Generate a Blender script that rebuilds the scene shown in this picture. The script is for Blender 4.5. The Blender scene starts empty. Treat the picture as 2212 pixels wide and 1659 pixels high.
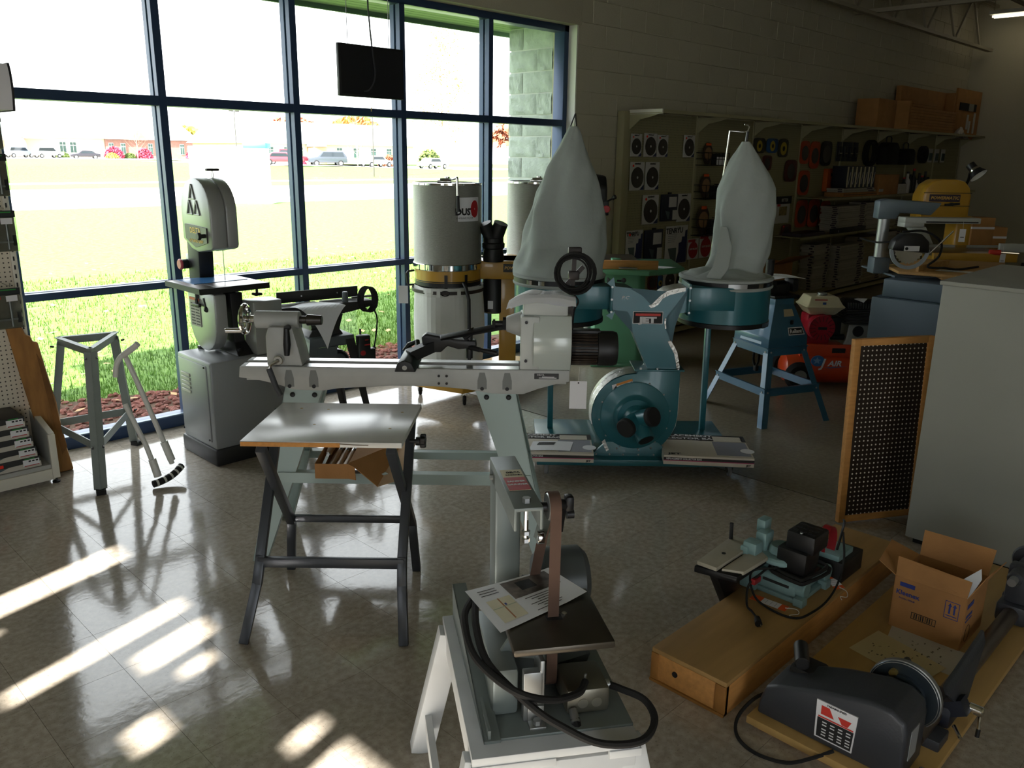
import bpy, bmesh, math, random
from mathutils import Vector, Matrix, Euler
random.seed(7)
C = bpy.context.scene.collection
PI = math.pi
R = math.radians
S = bpy.context.scene

# ------------------------------------------------------------------ camera
cam_d = bpy.data.cameras.new('camera')
cam = bpy.data.objects.new('camera', cam_d)
C.objects.link(cam)
YAW, PIT, ROLL = 0.7932, 0.2673, 0.0136
fw = Vector((math.sin(YAW)*math.cos(PIT), math.cos(YAW)*math.cos(PIT), -math.sin(PIT)))
rt = Vector((math.cos(YAW), -math.sin(YAW), 0))
up = rt.cross(fw)
rr = math.cos(ROLL)*rt + math.sin(ROLL)*up
uu = -math.sin(ROLL)*rt + math.cos(ROLL)*up
mx = Matrix((rr, uu, -fw)).transposed().to_4x4()
mx.translation = Vector((-0.591, -4.052, 1.808))
cam.matrix_world = mx
cam_d.sensor_width = 36.0
cam_d.lens = 36.0*1796.5/2212.0
cam_d.clip_end = 600
S.camera = cam

# ------------------------------------------------------------------ light
w = bpy.data.worlds.new('sky'); S.world = w; w.use_nodes = True
nt = w.node_tree
bg = nt.nodes['Background']
bg.inputs[0].default_value = (0.93, 0.965, 1.0, 1)
bg.inputs[1].default_value = 3.2
SUN_AZ, SUN_EL = R(180+16.5), R(27)
sun_d = bpy.data.lights.new('sun', 'SUN'); sun_d.energy = 24.0; sun_d.angle = R(0.55)
sun_d.color = (1.0, 0.95, 0.87)
sun = bpy.data.objects.new('sun', sun_d); C.objects.link(sun)
sd = Vector((math.cos(SUN_AZ)*math.cos(SUN_EL), math.sin(SUN_AZ)*math.cos(SUN_EL), math.sin(SUN_EL)))
sun.rotation_euler = sd.to_track_quat('Z', 'Y').to_euler()
sun.location = (-10, -4, 8)
vs = S.view_settings
vs.view_transform = 'Standard'; vs.look = 'None'; vs.exposure = 0.7; vs.gamma = 1.0; vs.use_curve_mapping = False

# ------------------------------------------------------------------ materials
def lin(h):
    h = h.lstrip('#')
    o = []
    for i in (0, 2, 4):
        c = int(h[i:i+2], 16)/255
        o.append(c/12.92 if c <= 0.04045 else ((c+0.055)/1.055)**2.4)
    return o
_m = {}
def M(name, col='808080', rough=0.5, metal=0.0, var=0.0, vs_=8.0, bump=0.0, bs=60.0, coat=0.0, spec=0.5, stretch=None, alpha=1.0, objvar=0.0):
    if name in _m: return _m[name]
    m = bpy.data.materials.new(name); m.use_nodes = True
    t = m.node_tree; b = t.nodes['Principled BSDF']
    c = lin(col)
    b.inputs['Base Color'].default_value = (*c, 1)
    b.inputs['Roughness'].default_value = rough
    b.inputs['Metallic'].default_value = metal
    b.inputs['Specular IOR Level'].default_value = spec
    if coat:
        b.inputs['Coat Weight'].default_value = coat
        b.inputs['Coat Roughness'].default_value = 0.08
    tc = mp = None
    if var or bump:
        tc = t.nodes.new('ShaderNodeTexCoord')
        mp = t.nodes.new('ShaderNodeMapping')
        t.links.new(tc.outputs['Object'], mp.inputs[0])
        if stretch: mp.inputs['Scale'].default_value = stretch
    src = None
    if var:
        n = t.nodes.new('ShaderNodeTexNoise'); n.inputs['Scale'].default_value = vs_; n.inputs['Detail'].default_value = 6
        t.links.new(mp.outputs[0], n.inputs['Vector'])
        r = t.nodes.new('ShaderNodeValToRGB')
        r.color_ramp.elements[0].position = 0.3; r.color_ramp.elements[1].position = 0.7
        r.color_ramp.elements[0].color = (*[max(0, x*(1-var)) for x in c], 1)
        r.color_ramp.elements[1].color = (*[min(1, x*(1+var*0.7)) for x in c], 1)
        t.links.new(n.outputs[0], r.inputs[0]); src = r.outputs[0]
    if objvar:
        oi = t.nodes.new('ShaderNodeObjectInfo')
        hs = t.nodes.new('ShaderNodeHueSaturation')
        mr = t.nodes.new('ShaderNodeMapRange')
        mr.inputs[3].default_value = 1-objvar; mr.inputs[4].default_value = 1+objvar
        t.links.new(oi.outputs['Random'], mr.inputs[0]); t.links.new(mr.outputs[0], hs.inputs['Value'])
        if src is None: hs.inputs['Color'].default_value = (*c, 1)
        else: t.links.new(src, hs.inputs['Color'])
        src = hs.outputs[0]
    if src is not None: t.links.new(src, b.inputs['Base Color'])
    if bump:
        n2 = t.nodes.new('ShaderNodeTexNoise'); n2.inputs['Scale'].default_value = bs; n2.inputs['Detail'].default_value = 4
        t.links.new(mp.outputs[0], n2.inputs['Vector'])
        bp = t.nodes.new('ShaderNodeBump'); bp.inputs['Strength'].default_value = bump; bp.inputs['Distance'].default_value = 0.01
        t.links.new(n2.outputs[0], bp.inputs['Height']); t.links.new(bp.outputs[0], b.inputs['Normal'])
    _m[name] = m
    return m
def emit(name, col, strength):
    m = bpy.data.materials.new(name); m.use_nodes = True
    t = m.node_tree; t.nodes.remove(t.nodes['Principled BSDF'])
    e = t.nodes.new('ShaderNodeEmission'); e.inputs[0].default_value = (*lin(col), 1); e.inputs[1].default_value = strength
    t.links.new(e.outputs[0], t.nodes['Material Output'].inputs[0])
    return m
def glass(name, tint=(1, 1, 1), refl=1.0, rough=0.0, ior=1.5):
    m = bpy.data.materials.new(name); m.use_nodes = True
    t = m.node_tree; t.nodes.remove(t.nodes['Principled BSDF'])
    tr = t.nodes.new('ShaderNodeBsdfTransparent'); tr.inputs[0].default_value = (*tint, 1)
    gl = t.nodes.new('ShaderNodeBsdfGlossy'); gl.inputs['Roughness'].default_value = rough
    fr = t.nodes.new('ShaderNodeFresnel'); fr.inputs[0].default_value = ior
    mu = t.nodes.new('ShaderNodeMath'); mu.operation = 'MULTIPLY'; mu.inputs[1].default_value = refl
    mi = t.nodes.new('ShaderNodeMixShader')
    ge = t.nodes.new('ShaderNodeNewGeometry'); mr = t.nodes.new('ShaderNodeMapRange')   # same reflectance on both faces
    mr.inputs[3].default_value = ior; mr.inputs[4].default_value = 1/ior
    t.links.new(ge.outputs['Backfacing'], mr.inputs[0]); t.links.new(mr.outputs[0], fr.inputs[0])
    t.links.new(fr.outputs[0], mu.inputs[0]); t.links.new(mu.outputs[0], mi.inputs[0])
    t.links.new(tr.outputs[0], mi.inputs[1]); t.links.new(gl.outputs[0], mi.inputs[2])
    t.links.new(mi.outputs[0], t.nodes['Material Output'].inputs[0])
    return m

# ------------------------------------------------------------------ mesh builder
class B:
    def __init__(s): s.bm = bmesh.new()
    def _add(s, bm2, mat=None):
        if mat is not None: bmesh.ops.transform(bm2, matrix=mat, verts=bm2.verts)
        me = bpy.data.meshes.new('tmp'); bm2.to_mesh(me); bm2.free()
        s.bm.from_mesh(me); bpy.data.meshes.remove(me)
        return s
    def faces(s, vv, ff, bev=0, seg=2, mat=None):
        b2 = bmesh.new()
        vs2 = [b2.verts.new(v) for v in vv]
        for f in ff:
            try: b2.faces.new([vs2[i] for i in f])
            except ValueError: pass
        if bev:
            bmesh.ops.recalc_face_normals(b2, faces=b2.faces)
            bmesh.ops.bevel(b2, geom=list(b2.edges), offset=bev, segments=seg, affect='EDGES', profile=0.5, clamp_overlap=True)
        return s._add(b2, mat)
    def box(s, x0, x1, y0, y1, z0, z1, bev=0, mat=None, seg=2):
        vv = [(x, y, z) for x in (x0, x1) for y in (y0, y1) for z in (z0, z1)]
        ff = [(0, 1, 3, 2), (4, 6, 7, 5), (0, 4, 5, 1), (2, 3, 7, 6), (0, 2, 6, 4), (1, 5, 7, 3)]
        return s.faces(vv, ff, bev, seg, mat)
    def cb(s, c, d, bev=0, rot=None, seg=2):          # box by centre, size, euler
        m = Matrix.Translation(c)
        if rot: m = m @ Euler(rot).to_matrix().to_4x4()
        return s.box(-d[0]/2, d[0]/2, -d[1]/2, d[1]/2, -d[2]/2, d[2]/2, bev, m, seg)
    def prism(s, poly, a0, a1, ax='y', bev=0, mat=None, seg=2):
        n = len(poly)
        def P(p, a): return {'x': (a, p[0], p[1]), 'y': (p[0], a, p[1]), 'z': (p[0], p[1], a)}[ax]
        vv = [P(p, a0) for p in poly]+[P(p, a1) for p in poly]
        ff = [tuple(range(n)), tuple(range(2*n-1, n-1, -1))]+[(i, (i+1) % n, n+(i+1) % n, n+i) for i in range(n)]
        return s.faces(vv, ff, bev, seg, mat)
    def loft(s, rings, closed=True, cap=True, mat=None, bev=0):
        n = len(rings[0]); vv = [v for r in rings for v in r]; ff = []
        for k in range(len(rings)-1):
            for i in range(n if closed else n-1):
                j = (i+1) % n
                ff.append((k*n+i, k*n+j, (k+1)*n+j, (k+1)*n+i))
        if cap and closed:
            ff.append(tuple(range(n-1, -1, -1))); ff.append(tuple(range((len(rings)-1)*n, len(rings)*n)))
        return s.faces(vv, ff, bev, 2, mat)
    def lathe(s, prof, n=24, c=(0, 0, 0), ax=(0, 0, 1), cap=True, arc=None):
        q = Vector(ax).normalized().to_track_quat('Z', 'Y').to_matrix().to_4x4()
        m = Matrix.Translation(c) @ q
        rings = []
        for r, z in prof:
            r = max(r, 1e-4)
            rings.append([(r*math.cos(2*PI*i/n), r*math.sin(2*PI*i/n), z) for i in range(n)])
        return s.loft(rings, True, cap, m)
    def cyl(s, p0, p1, r, r2=None, n=16, bev=0):
        p0 = Vector(p0); p1 = Vector(p1); d = p1-p0; L = d.length
        r2 = r if r2 is None else r2
        if bev: pr = [(r-bev, 0), (r, bev), (r2, L-bev), (r2-bev, L)]
        else: pr = [(r, 0), (r2, L)]
        return s.lathe(pr, n, p0, d)
    def ball(s, c, r, n=12, sc=(1, 1, 1)):
        b2 = bmesh.new(); bmesh.ops.create_uvsphere(b2, u_segments=n, v_segments=max(6, n//2), radius=r)
        return s._add(b2, Matrix.Translation(c) @ Matrix.Diagonal((*sc, 1)))
    def tube(s, pts, r, n=8, closed=False, smooth=0):
        pts = [Vector(p) for p in pts]
        if smooth:
            out = []
            N = len(pts)
            rng = N if closed else N-1
            for i in range(rng):
                p0 = pts[i-1] if (i > 0 or closed) else pts[0]*2-pts[1]
                p1 = pts[i]; p2 = pts[(i+1) % N]
                p3 = pts[(i+2) % N] if (i+2 < N or closed) else pts[-1]*2-pts[-2]
                for k in range(smooth):
                    t = k/smooth
                    out.append(0.5*((2*p1)+(p2-p0)*t+(2*p0-5*p1+4*p2-p3)*t*t+(3*p1-p0-3*p2+p3)*t**3))
            if not closed: out.append(pts[-1])
            pts = out
        N = len(pts)
        rs = r if isinstance(r, (list, tuple)) else [r]*N
        if len(rs) != N: rs = [rs[0]+(rs[-1]-rs[0])*i/(N-1) for i in range(N)]
        rings = []; nrm = None
        for i in range(N):
            if closed: t = pts[(i+1) % N]-pts[i-1]
            else: t = pts[min(i+1, N-1)]-pts[max(i-1, 0)]
            if t.length < 1e-9: t = Vector((0, 0, 1))
            t.normalize()
            if nrm is None:
                nrm = t.orthogonal().normalized()
            nrm = (nrm-t*nrm.dot(t))
            if nrm.length < 1e-6: nrm = t.orthogonal()
            nrm.normalize(); bn = t.cross(nrm)
            rings.append([pts[i]+rs[i]*(math.cos(2*PI*k/n)*nrm+math.sin(2*PI*k/n)*bn) for k in range(n)])
        if closed: rings.append(rings[0])
        return s.loft(rings, True, not closed)
    def bar(s, p0, p1, w, h, upv=(0, 0, 1), bev=0, ext=0):
        p0 = Vector(p0); p1 = Vector(p1); t = (p1-p0).normalized()
        p0 = p0-t*ext; p1 = p1+t*ext
        u = Vector(upv); u = (u-t*u.dot(t)).normalized(); v = t.cross(u)
        rg = []
        for p in (p0, p1):
            rg.append([p+v*a*w/2+u*b_*h/2 for a, b_ in ((-1, -1), (1, -1), (1, 1), (-1, 1))])
        return s.loft(rg, True, True, None, bev)
    def sheet(s, fn, nu, nv, thick=0.0):
        vv = []; ff = []
        for j in range(nv+1):
            for i in range(nu+1): vv.append(Vector(fn(i/nu, j/nv)))
        W_ = nu+1
        for j in range(nv):
            for i in range(nu): ff.append((j*W_+i, j*W_+i+1, (j+1)*W_+i+1, (j+1)*W_+i))
        if thick:
            b2 = bmesh.new(); vs2 = [b2.verts.new(v) for v in vv]
            for f in ff: b2.faces.new([vs2[i] for i in f])
            bmesh.ops.recalc_face_normals(b2, faces=b2.faces)
            bmesh.ops.solidify(b2, geom=list(b2.faces), thickness=thick)
            return s._add(b2)
        return s.faces(vv, ff)
    def out(s, name, mat, parent=None, sharp=38, fix=True, loc=None, rot=None):
        if fix and len(s.bm.faces) < 60000: bmesh.ops.recalc_face_normals(s.bm, faces=s.bm.faces)
        me = bpy.data.meshes.new(name); s.bm.to_mesh(me); s.bm.free()
        me.materials.append(mat)
        if sharp:
            me.shade_smooth(); me.set_sharp_from_angle(angle=R(sharp))
        o = bpy.data.objects.new(name, me); C.objects.link(o)
        if parent: o.parent = parent
        if parent is not None and loc is None and parent.name in OFF: o.location = OFF[parent.name]
        if loc: o.location = loc
        if rot: o.rotation_euler = rot
        return o

OFF = {}
def tag(o, label=None, cat=None, group=None, kind=None):
    if label: o['label'] = label
    if cat: o['category'] = cat
    if group: o['group'] = group
    if kind: o['kind'] = kind
    return o
def thing(name, label, cat, loc=(0, 0, 0), rz=0.0, group=None):
    o = bpy.data.objects.new(name, None); o.empty_display_size = 0.05; C.objects.link(o)
    o.location = loc; o.rotation_euler = (0, 0, rz)
    return tag(o, label, cat, group)
def wthing(name, label, cat, loc, group=None):        # children are then given in world coordinates
    t = thing(name, label, cat, loc, 0, group); OFF[t.name] = -Vector(loc); return t
VIEW = -0.7932
def lthing(name, label, cat, l0, d0, group=None, z0=0.0):   # a thing turned 45 degrees to the walls, children in room-diagonal coordinates
    x = -.591+l0*math.cos(VIEW)-d0*math.sin(VIEW); y = -4.052+l0*math.sin(VIEW)+d0*math.cos(VIEW)
    t = thing(name, label, cat, (x, y, z0), VIEW, group); OFF[t.name] = Vector((-l0, -d0, -z0)); return t
def struct(name, parent=None):
    o = bpy.data.objects.new(name, None); o.empty_display_size = 0.05; C.objects.link(o)
    o['kind'] = 'structure'
    if parent: o.parent = parent
    return o
def copyobj(o, parent=None, loc=None, rot=None, scale=None):
    c = o.copy(); C.objects.link(c)
    if parent: c.parent = parent
    if loc is not None: c.location = loc
    if rot is not None: c.rotation_euler = rot
    if scale is not None: c.scale = scale
    return c
def copytree(o, loc=None, rz=None, label=None, parent=None):
    c = o.copy(); C.objects.link(c)
    if parent: c.parent = parent
    if loc is not None: c.location = loc
    if rz is not None: c.rotation_euler = (0, 0, rz)
    if label: c['label'] = label
    for ch in o.children: copytree(ch, parent=c)
    return c
def txt(name, s, size, mat, parent, loc, rot, ext=0.0004, align='CENTER', bold=0.0, sx=1.0, shear=0.0):
    cu = bpy.data.curves.new(name, 'FONT'); cu.body = s; cu.size = size; cu.extrude = ext
    cu.align_x = align; cu.align_y = 'CENTER'; cu.offset = bold; cu.shear = shear; cu.resolution_u = 2
    cu.materials.append(mat)
    o = bpy.data.objects.new(name, cu); C.objects.link(o); o.parent = parent
    o.location = Vector(loc)+OFF.get(parent.name, Vector((0, 0, 0))); o.rotation_euler = rot; o.scale = (sx, 1, 1)
    return o
FACE_F = (R(90), 0, 0)            # text read from -y side
def face_x(sgn): return (R(90), 0, R(90)*sgn)

m_black = M('black_plastic', '17181a', .45); m_blackm = M('black_metal', '1b1c1f', .4, .3); m_rubber = M('rubber', '141414', .85)
m_steel = M('bright_steel', 'c8c8c6', .25, 1.0); m_cast = M('ground_cast_iron', '8d8b88', .3, .9, var=.1, vs_=30); m_chrome = M('chrome', 'e2e2e2', .08, 1.0)
m_paper = M('printer_paper', 'e4e6ea', .7); m_red = M('red_paint', 'a81d24', .45); m_ink = M('black_ink', '1a1a1c', .7); m_tagw = M('white_card', 'dcdcdf', .75)
m_card = M('cardboard', 'a97a49', .85, var=.12, vs_=7, bump=.1, bs=120); m_cardin = M('cardboard_inside', 'b98f60', .85, var=.06)
m_ply = M('plywood', 'b58d55', .6, var=.14, vs_=5, stretch=(1, 8, 8)); m_pine = M('pine', 'c08a4c', .6, var=.16, vs_=6, stretch=(1.5, 9, 9))
def pegmat(name, base, hole, s_, r_, axes='XZ', rough=.55):
    m = bpy.data.materials.new(name); m.use_nodes = True; t = m.node_tree; b = t.nodes['Principled BSDF']; L = t.links.new
    tc = t.nodes.new('ShaderNodeTexCoord'); sp = t.nodes.new('ShaderNodeSeparateXYZ'); L(tc.outputs['Object'], sp.inputs[0])
    sq = []
    for ax in axes:
        d = t.nodes.new('ShaderNodeMath'); d.operation = 'DIVIDE'; d.inputs[1].default_value = s_; L(sp.outputs[ax], d.inputs[0])
        f = t.nodes.new('ShaderNodeMath'); f.operation = 'FRACT'; L(d.outputs[0], f.inputs[0])
        u = t.nodes.new('ShaderNodeMath'); u.operation = 'SUBTRACT'; u.inputs[1].default_value = .5; L(f.outputs[0], u.inputs[0])
        p = t.nodes.new('ShaderNodeMath'); p.operation = 'POWER'; p.inputs[1].default_value = 2; L(u.outputs[0], p.inputs[0]); sq.append(p)
    a = t.nodes.new('ShaderNodeMath'); a.operation = 'ADD'; L(sq[0].outputs[0], a.inputs[0]); L(sq[1].outputs[0], a.inputs[1])
    c = t.nodes.new('ShaderNodeMath'); c.operation = 'LESS_THAN'; c.inputs[1].default_value = (r_/s_)**2; L(a.outputs[0], c.inputs[0])
    mi = t.nodes.new('ShaderNodeMixRGB'); mi.inputs[1].default_value = (*lin(base), 1); mi.inputs[2].default_value = (*lin(hole), 1)
    L(c.outputs[0], mi.inputs[0]); L(mi.outputs[0], b.inputs['Base Color']); b.inputs['Roughness'].default_value = rough
    return m
def ring(n, r, z=0, ph=0): return [(r*math.cos(2*PI*i/n+ph), r*math.sin(2*PI*i/n+ph), z) for i in range(n)]
def lines(parent, name, mat, rows, fr):                 # small printed lines: fr maps (u0,u1,v0,v1) to eight box limits
    b = B()
    for r_ in rows: b.box(*fr(*r_))
    return b.out(name, mat, parent, sharp=0)

def bendtxt(name, s, size, mat, parent, rad, cx, cy, zc, ang, bold=0.0, sx=1.0, lift=.0012, align='CENTER'):   # lettering wrapped on a vertical cylinder
    cu = bpy.data.curves.new(name, 'FONT'); cu.body = s; cu.size = size; cu.align_x = align; cu.align_y = 'CENTER'; cu.offset = bold; cu.resolution_u = 2
    o = bpy.data.objects.new(name, cu); C.objects.link(o); bpy.context.view_layer.update()
    me = bpy.data.meshes.new_from_object(o); bpy.data.objects.remove(o)
    for v in me.vertices:
        a = ang+v.co.x*sx/rad; v.co = (cx+(rad+lift)*math.cos(a), cy+(rad+lift)*math.sin(a), zc+v.co.y)
    me.materials.clear(); me.materials.append(mat)
    n = bpy.data.objects.new(name, me); C.objects.link(n); n.parent = parent
    if parent.name in OFF: n.location = OFF[parent.name]
    return n
def patch(b, rad, cx, cy, a0, a1, z0, z1, n=10, lift=.0008):
    b.sheet(lambda u, v: (cx+(rad+lift)*math.cos(a0+(a1-a0)*u), cy+(rad+lift)*math.sin(a0+(a1-a0)*u), z0+(z1-z0)*v), n, 1); return b
# ================================================================== SETTING
def tile_mat(name, c0, c1, rough, speck, wav):
    m = bpy.data.materials.new(name); m.use_nodes = True
    t = m.node_tree; b = t.nodes['Principled BSDF']
    L = t.links.new
    g = t.nodes.new('ShaderNodeNewGeometry')
    n = t.nodes.new('ShaderNodeTexNoise'); n.inputs['Scale'].default_value = 38; n.inputs['Detail'].default_value = 5
    L(g.outputs['Position'], n.inputs['Vector'])
    n2 = t.nodes.new('ShaderNodeTexNoise'); n2.inputs['Scale'].default_value = 170; n2.inputs['Detail'].default_value = 2
    L(g.outputs['Position'], n2.inputs['Vector'])
    r = t.nodes.new('ShaderNodeValToRGB'); r.color_ramp.elements[0].position = .35; r.color_ramp.elements[1].position = .68
    r.color_ramp.elements[0].color = (*lin(c0), 1); r.color_ramp.elements[1].color = (*lin(c1), 1)
    L(n.outputs[0], r.inputs[0])
    r2 = t.nodes.new('ShaderNodeValToRGB'); r2.color_ramp.elements[0].position = .30; r2.color_ramp.elements[1].position = .37
    r2.color_ramp.elements[0].color = (*[speck]*3, 1); r2.color_ramp.elements[1].color = (1, 1, 1, 1)
    L(n2.outputs[0], r2.inputs[0])
    mu = t.nodes.new('ShaderNodeMixRGB'); mu.blend_type = 'MULTIPLY'; mu.inputs[0].default_value = 1
    L(r.outputs[0], mu.inputs[1]); L(r2.outputs[0], mu.inputs[2])
    oi = t.nodes.new('ShaderNodeObjectInfo'); mr = t.nodes.new('ShaderNodeMapRange'); mr.inputs[3].default_value = .94; mr.inputs[4].default_value = 1.05
    hs = t.nodes.new('ShaderNodeHueSaturation'); L(oi.outputs['Random'], mr.inputs[0]); L(mr.outputs[0], hs.inputs['Value']); L(mu.outputs[0], hs.inputs['Color'])
    L(hs.outputs[0], b.inputs['Base Color'])
    b.inputs['Roughness'].default_value = rough
    n3 = t.nodes.new('ShaderNodeTexNoise'); n3.inputs['Scale'].default_value = 26; n3.inputs['Detail'].default_value = 3
    L(g.outputs['Position'], n3.inputs['Vector'])
    n4 = t.nodes.new('ShaderNodeTexNoise'); n4.inputs['Scale'].default_value = 3.5; n4.inputs['Detail'].default_value = 2
    L(g.outputs['Position'], n4.inputs['Vector'])
    ad = t.nodes.new('ShaderNodeMath'); ad.operation = 'MULTIPLY_ADD'; ad.inputs[1].default_value = 4.0; L(n4.outputs[0], ad.inputs[0]); L(n3.outputs[0], ad.inputs[2])
    bp = t.nodes.new('ShaderNodeBump'); bp.inputs['Strength'].default_value = wav; bp.inputs['Distance'].default_value = .002
    L(ad.outputs[0], bp.inputs['Height']); L(bp.outputs[0], b.inputs['Normal'])
    return m
m_tile = tile_mat('vinyl_tile', '988f82', 'b0a799', .10, .6, .16)
m_tile.node_tree.nodes['Principled BSDF'].inputs['Specular IOR Level'].default_value = .62
m_conc = tile_mat('sealed_concrete', '77705f', '8d8472', .3, .8, .6)
m_grout = M('tile_joint', '5b5348', .7)
m_block = M('painted_block', 'b5b09a', .75, bump=.25, bs=90, objvar=.02)
m_mort = M('painted_mortar', 'aaa58f', .85)
m_split = M('split_face_block', 'a9b2ad', .95, var=.12, vs_=14, bump=.6, bs=35, objvar=.05)
m_smort = M('exterior_mortar', 'c2c7c2', .95)
m_frame = M('blue_aluminium', '2c4060', .38, .25)
m_stop = M('glazing_stop', '6f8195', .4, .3)
m_glass = glass('window_glass', (.985, .995, .99), 1.0)
m_deck = M('painted_steel_deck', '8f8877', .6)
m_joist = M('painted_steel_joist', 'a19a86', .55)
m_white = M('white_paint', 'd8d8d0', .6)

T = 0.3048
floor = struct('floor')
B().box(-4.2, 12*T, -9.2, 1.5, -.3, -.004).out('subfloor', m_grout, floor)
tb = B(); tb.box(.0006, T-.0006, .0006, T-.0006, -.004, 0)
tile0 = tb.out('tile', m_tile, floor, sharp=0)
first = True
for i in range(-2, 12):
    for j in range(-5, 14):
        # what the camera can see of the tiled area (near corner to the window wall)
        cx, cy = i*T+.15, -j*T-.15
        l = (cx+.591)*.7015-(cy+4.052)*.7126; d = (cx+.591)*.7126+(cy+4.052)*.7015
        if d < 1.7 or abs(l) > .72*d+.35 or cy > 1.42: continue
        o = tile0 if first else copyobj(tile0, floor)
        o.location = (i*T, -j*T-T, 0); first = False
rest = B()
for i in range(-14, 12):
    for j in range(-5, 30):
        cx, cy = i*T+.15, -j*T-.15
        l = (cx+.591)*.7015-(cy+4.052)*.7126; d = (cx+.591)*.7126+(cy+4.052)*.7015
        seen = not (d < 1.7 or abs(l) > .72*d+.35 or cy > 1.42)
        if -2 <= i and j < 14 and seen: continue
        rest.box(i*T+.0006, i*T+T-.0006, -j*T-T+.0006, -j*T-.0006, -.004, 0)
tag(rest.out('tile_field', m_tile, floor, sharp=0, fix=False), kind='stuff')
B().box(12*T+.012, 16.6, -9.2, 1.5, -.3, 0).out('concrete_slab', m_conc, floor)
B().box(12*T-.001, 12*T+.013, -9.2, 1.4, -.05, -.003).out('floor_joint', M('dark_joint', '1d1a16', .8), floor)

# ---- block wall with the window opening
wb = struct('wall_back')
X0, WIN_R, WY = -2.06, 5.60, 1.36
B().box(-4.2, 16.6, 1.266, 1.56, 3.0, 4.75).out('upper_wall', m_mort, wb)
B().box(WIN_R, 16.6, 1.266, 1.56, 0, 3.0).out('wall_core', m_mort, wb)
B().box(-4.2, X0, 1.266, 1.56, 0, 3.0).out('wall_core', m_mort, wb)
B().box(X0-.1, WIN_R+.045, 1.258, 1.56, 2.965, 3.6, bev=.003).out('lintel', m_block, wb)
B().box(WIN_R-.012, WIN_R, 1.262, 1.45, 0, 2.966).out('jamb_liner', m_white, wb)
bb = B(); bb.box(.0025, .4039, 0, .012, .002, .198, bev=.004, seg=1)
blk0 = bb.out('block', m_block, wb, sharp=0); used = 0
rest = B()
for k in range(0, 23):
    off = 0.2 if k % 2 else 0
    x = WIN_R-off
    n = 0
    while x < 16.3:
        x0 = max(x, WIN_R); x1 = min(x+.4064, 16.3)
        if 10 <= k <= 20 and used < 300 and x0 == x and x1 > x+.4 and x < 15.9:
            o = blk0 if used == 0 else copyobj(blk0, wb)
            o.location = (x, 1.26, k*.2); used += 1
        elif not (x0 < WIN_R+.06 and k in (15, 16, 17)):
            rest.box(x0+.0025, x1-.0025, 1.26, 1.272, k*.2+.002, k*.2+.198)
        x += .4064
tag(rest.out('block_field', m_block, wb, sharp=0, fix=False), kind='stuff')
wr = struct('wall_right'); B().box(16.3, 16.6, -9.2, 1.26, 0, 4.75).out('wall_panel', m_block, wr)
wf = struct('wall_front')
B().box(-1.4, 16.6, -9.4, -9.2, 0, 4.75).out('wall_panel', m_block, wf); B().box(-4.2, 3.0, -9.4, -9.2, 3.0, 4.75).out('wall_panel', m_block, wf); B().box(-4.2, 3.0, -9.4, -9.2, 0, .1).out('wall_panel', m_block, wf)
for k in range(3): B().box(-4.1+1.4*k, -4.04+1.4*k, -9.36, -9.25, .1, 3.0).out('mullion', m_frame, wf)  # unseen front opening and mullions, added to bring in sky light
# unseen left wall; its bare slits are made up to throw the sun streaks
wl = struct('wall_left')
LX = -4.0
def sunz(x): return (x-LX)*math.tan(SUN_EL)/math.cos(R(16.5))
def suny(y, x): return y-(x-LX)*math.tan(R(16.5))
zt = sunz(.765)
# (y at x=0 lower, upper, x reached at the sill side, x reached at the head side)
opens = [(-.585, -.385, -.9, .765), (-.72, -.64, -1.2, .16), (-1.20, -1.06, -.05, .765), (-1.445, -1.275, .36, .765), (-1.60, -1.49, .45, .68),
         (-1.80, -1.62, .17, .40), (-2.235, -2.12, .52, .765), (-4.0, -2.285, -1.6, .765)]
ys = sorted(opens, key=lambda q: -q[1])
prev = 1.5; wlb = B()
for a, b_, xs, xe in ys:
    t = math.tan(R(16.5))
    ya = a+LX*t; yb = b_+LX*t
    wlb.box(LX-.12, LX, yb, prev, 0, 4.75)
    wlb.box(LX-.12, LX, ya, yb, sunz(xe), 4.75)
    wlb.box(LX-.12, LX, ya, yb, 0, max(.05, sunz(xs)))
    prev = ya
wlb.box(LX-.12, LX, -9.4, prev, 0, 4.75)
wlb.out('wall_panel', m_block, wl)
ce = struct('ceiling')
B().box(-4.2, 16.6, -9.4, 1.5, 4.75, 4.85).out('roof_deck', m_deck, ce)
db = B()
for k in range(60):
    y = -9.2+k*.18
    db.prism([(y, 4.75), (y+.04, 4.71), (y+.1, 4.71), (y+.14, 4.75)], -4, 16.4, 'x')
db.out('deck_rib', m_deck, ce)
# open web joists run along the wall
def joist(y, x0, x1, zb=3.66, zt_=4.36):
    j = struct('ceiling_joist')
    for dy in (-.025, .025):
        B().box(x0, x1, y+dy-.02, y+dy+.02, zb, zb+.045).out('bottom_chord', m_joist, j)
        B().box(x0, x1, y+dy-.02, y+dy+.02, zt_, zt_+.045).out('top_chord', m_joist, j)
    x = x0; k = 0
    while x < x1-.6:
        a, b_ = (zb+.02, zt_+.02) if k % 2 == 0 else (zt_+.02, zb+.02)
        B().bar((x, y, a), (x+.62, y, b_), .03, .03).out('web_member', m_joist, j)
        x += .62; k += 1
joist(.95, 5.7, 16.2); joist(-.75, 7.5, 16.2); joist(-2.4, 9.5, 16.2)
cb_ = struct('ceiling_beam')
B().bar((11.2, 1.2, 3.72), (11.2, -6, 3.72), .07, .05).out('bridging_bar', m_joist, cb_)
B().box(13.6, 13.9, -6, 1.2, 4.36, 4.7, bev=.01).out('girder', m_joist, cb_)

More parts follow.
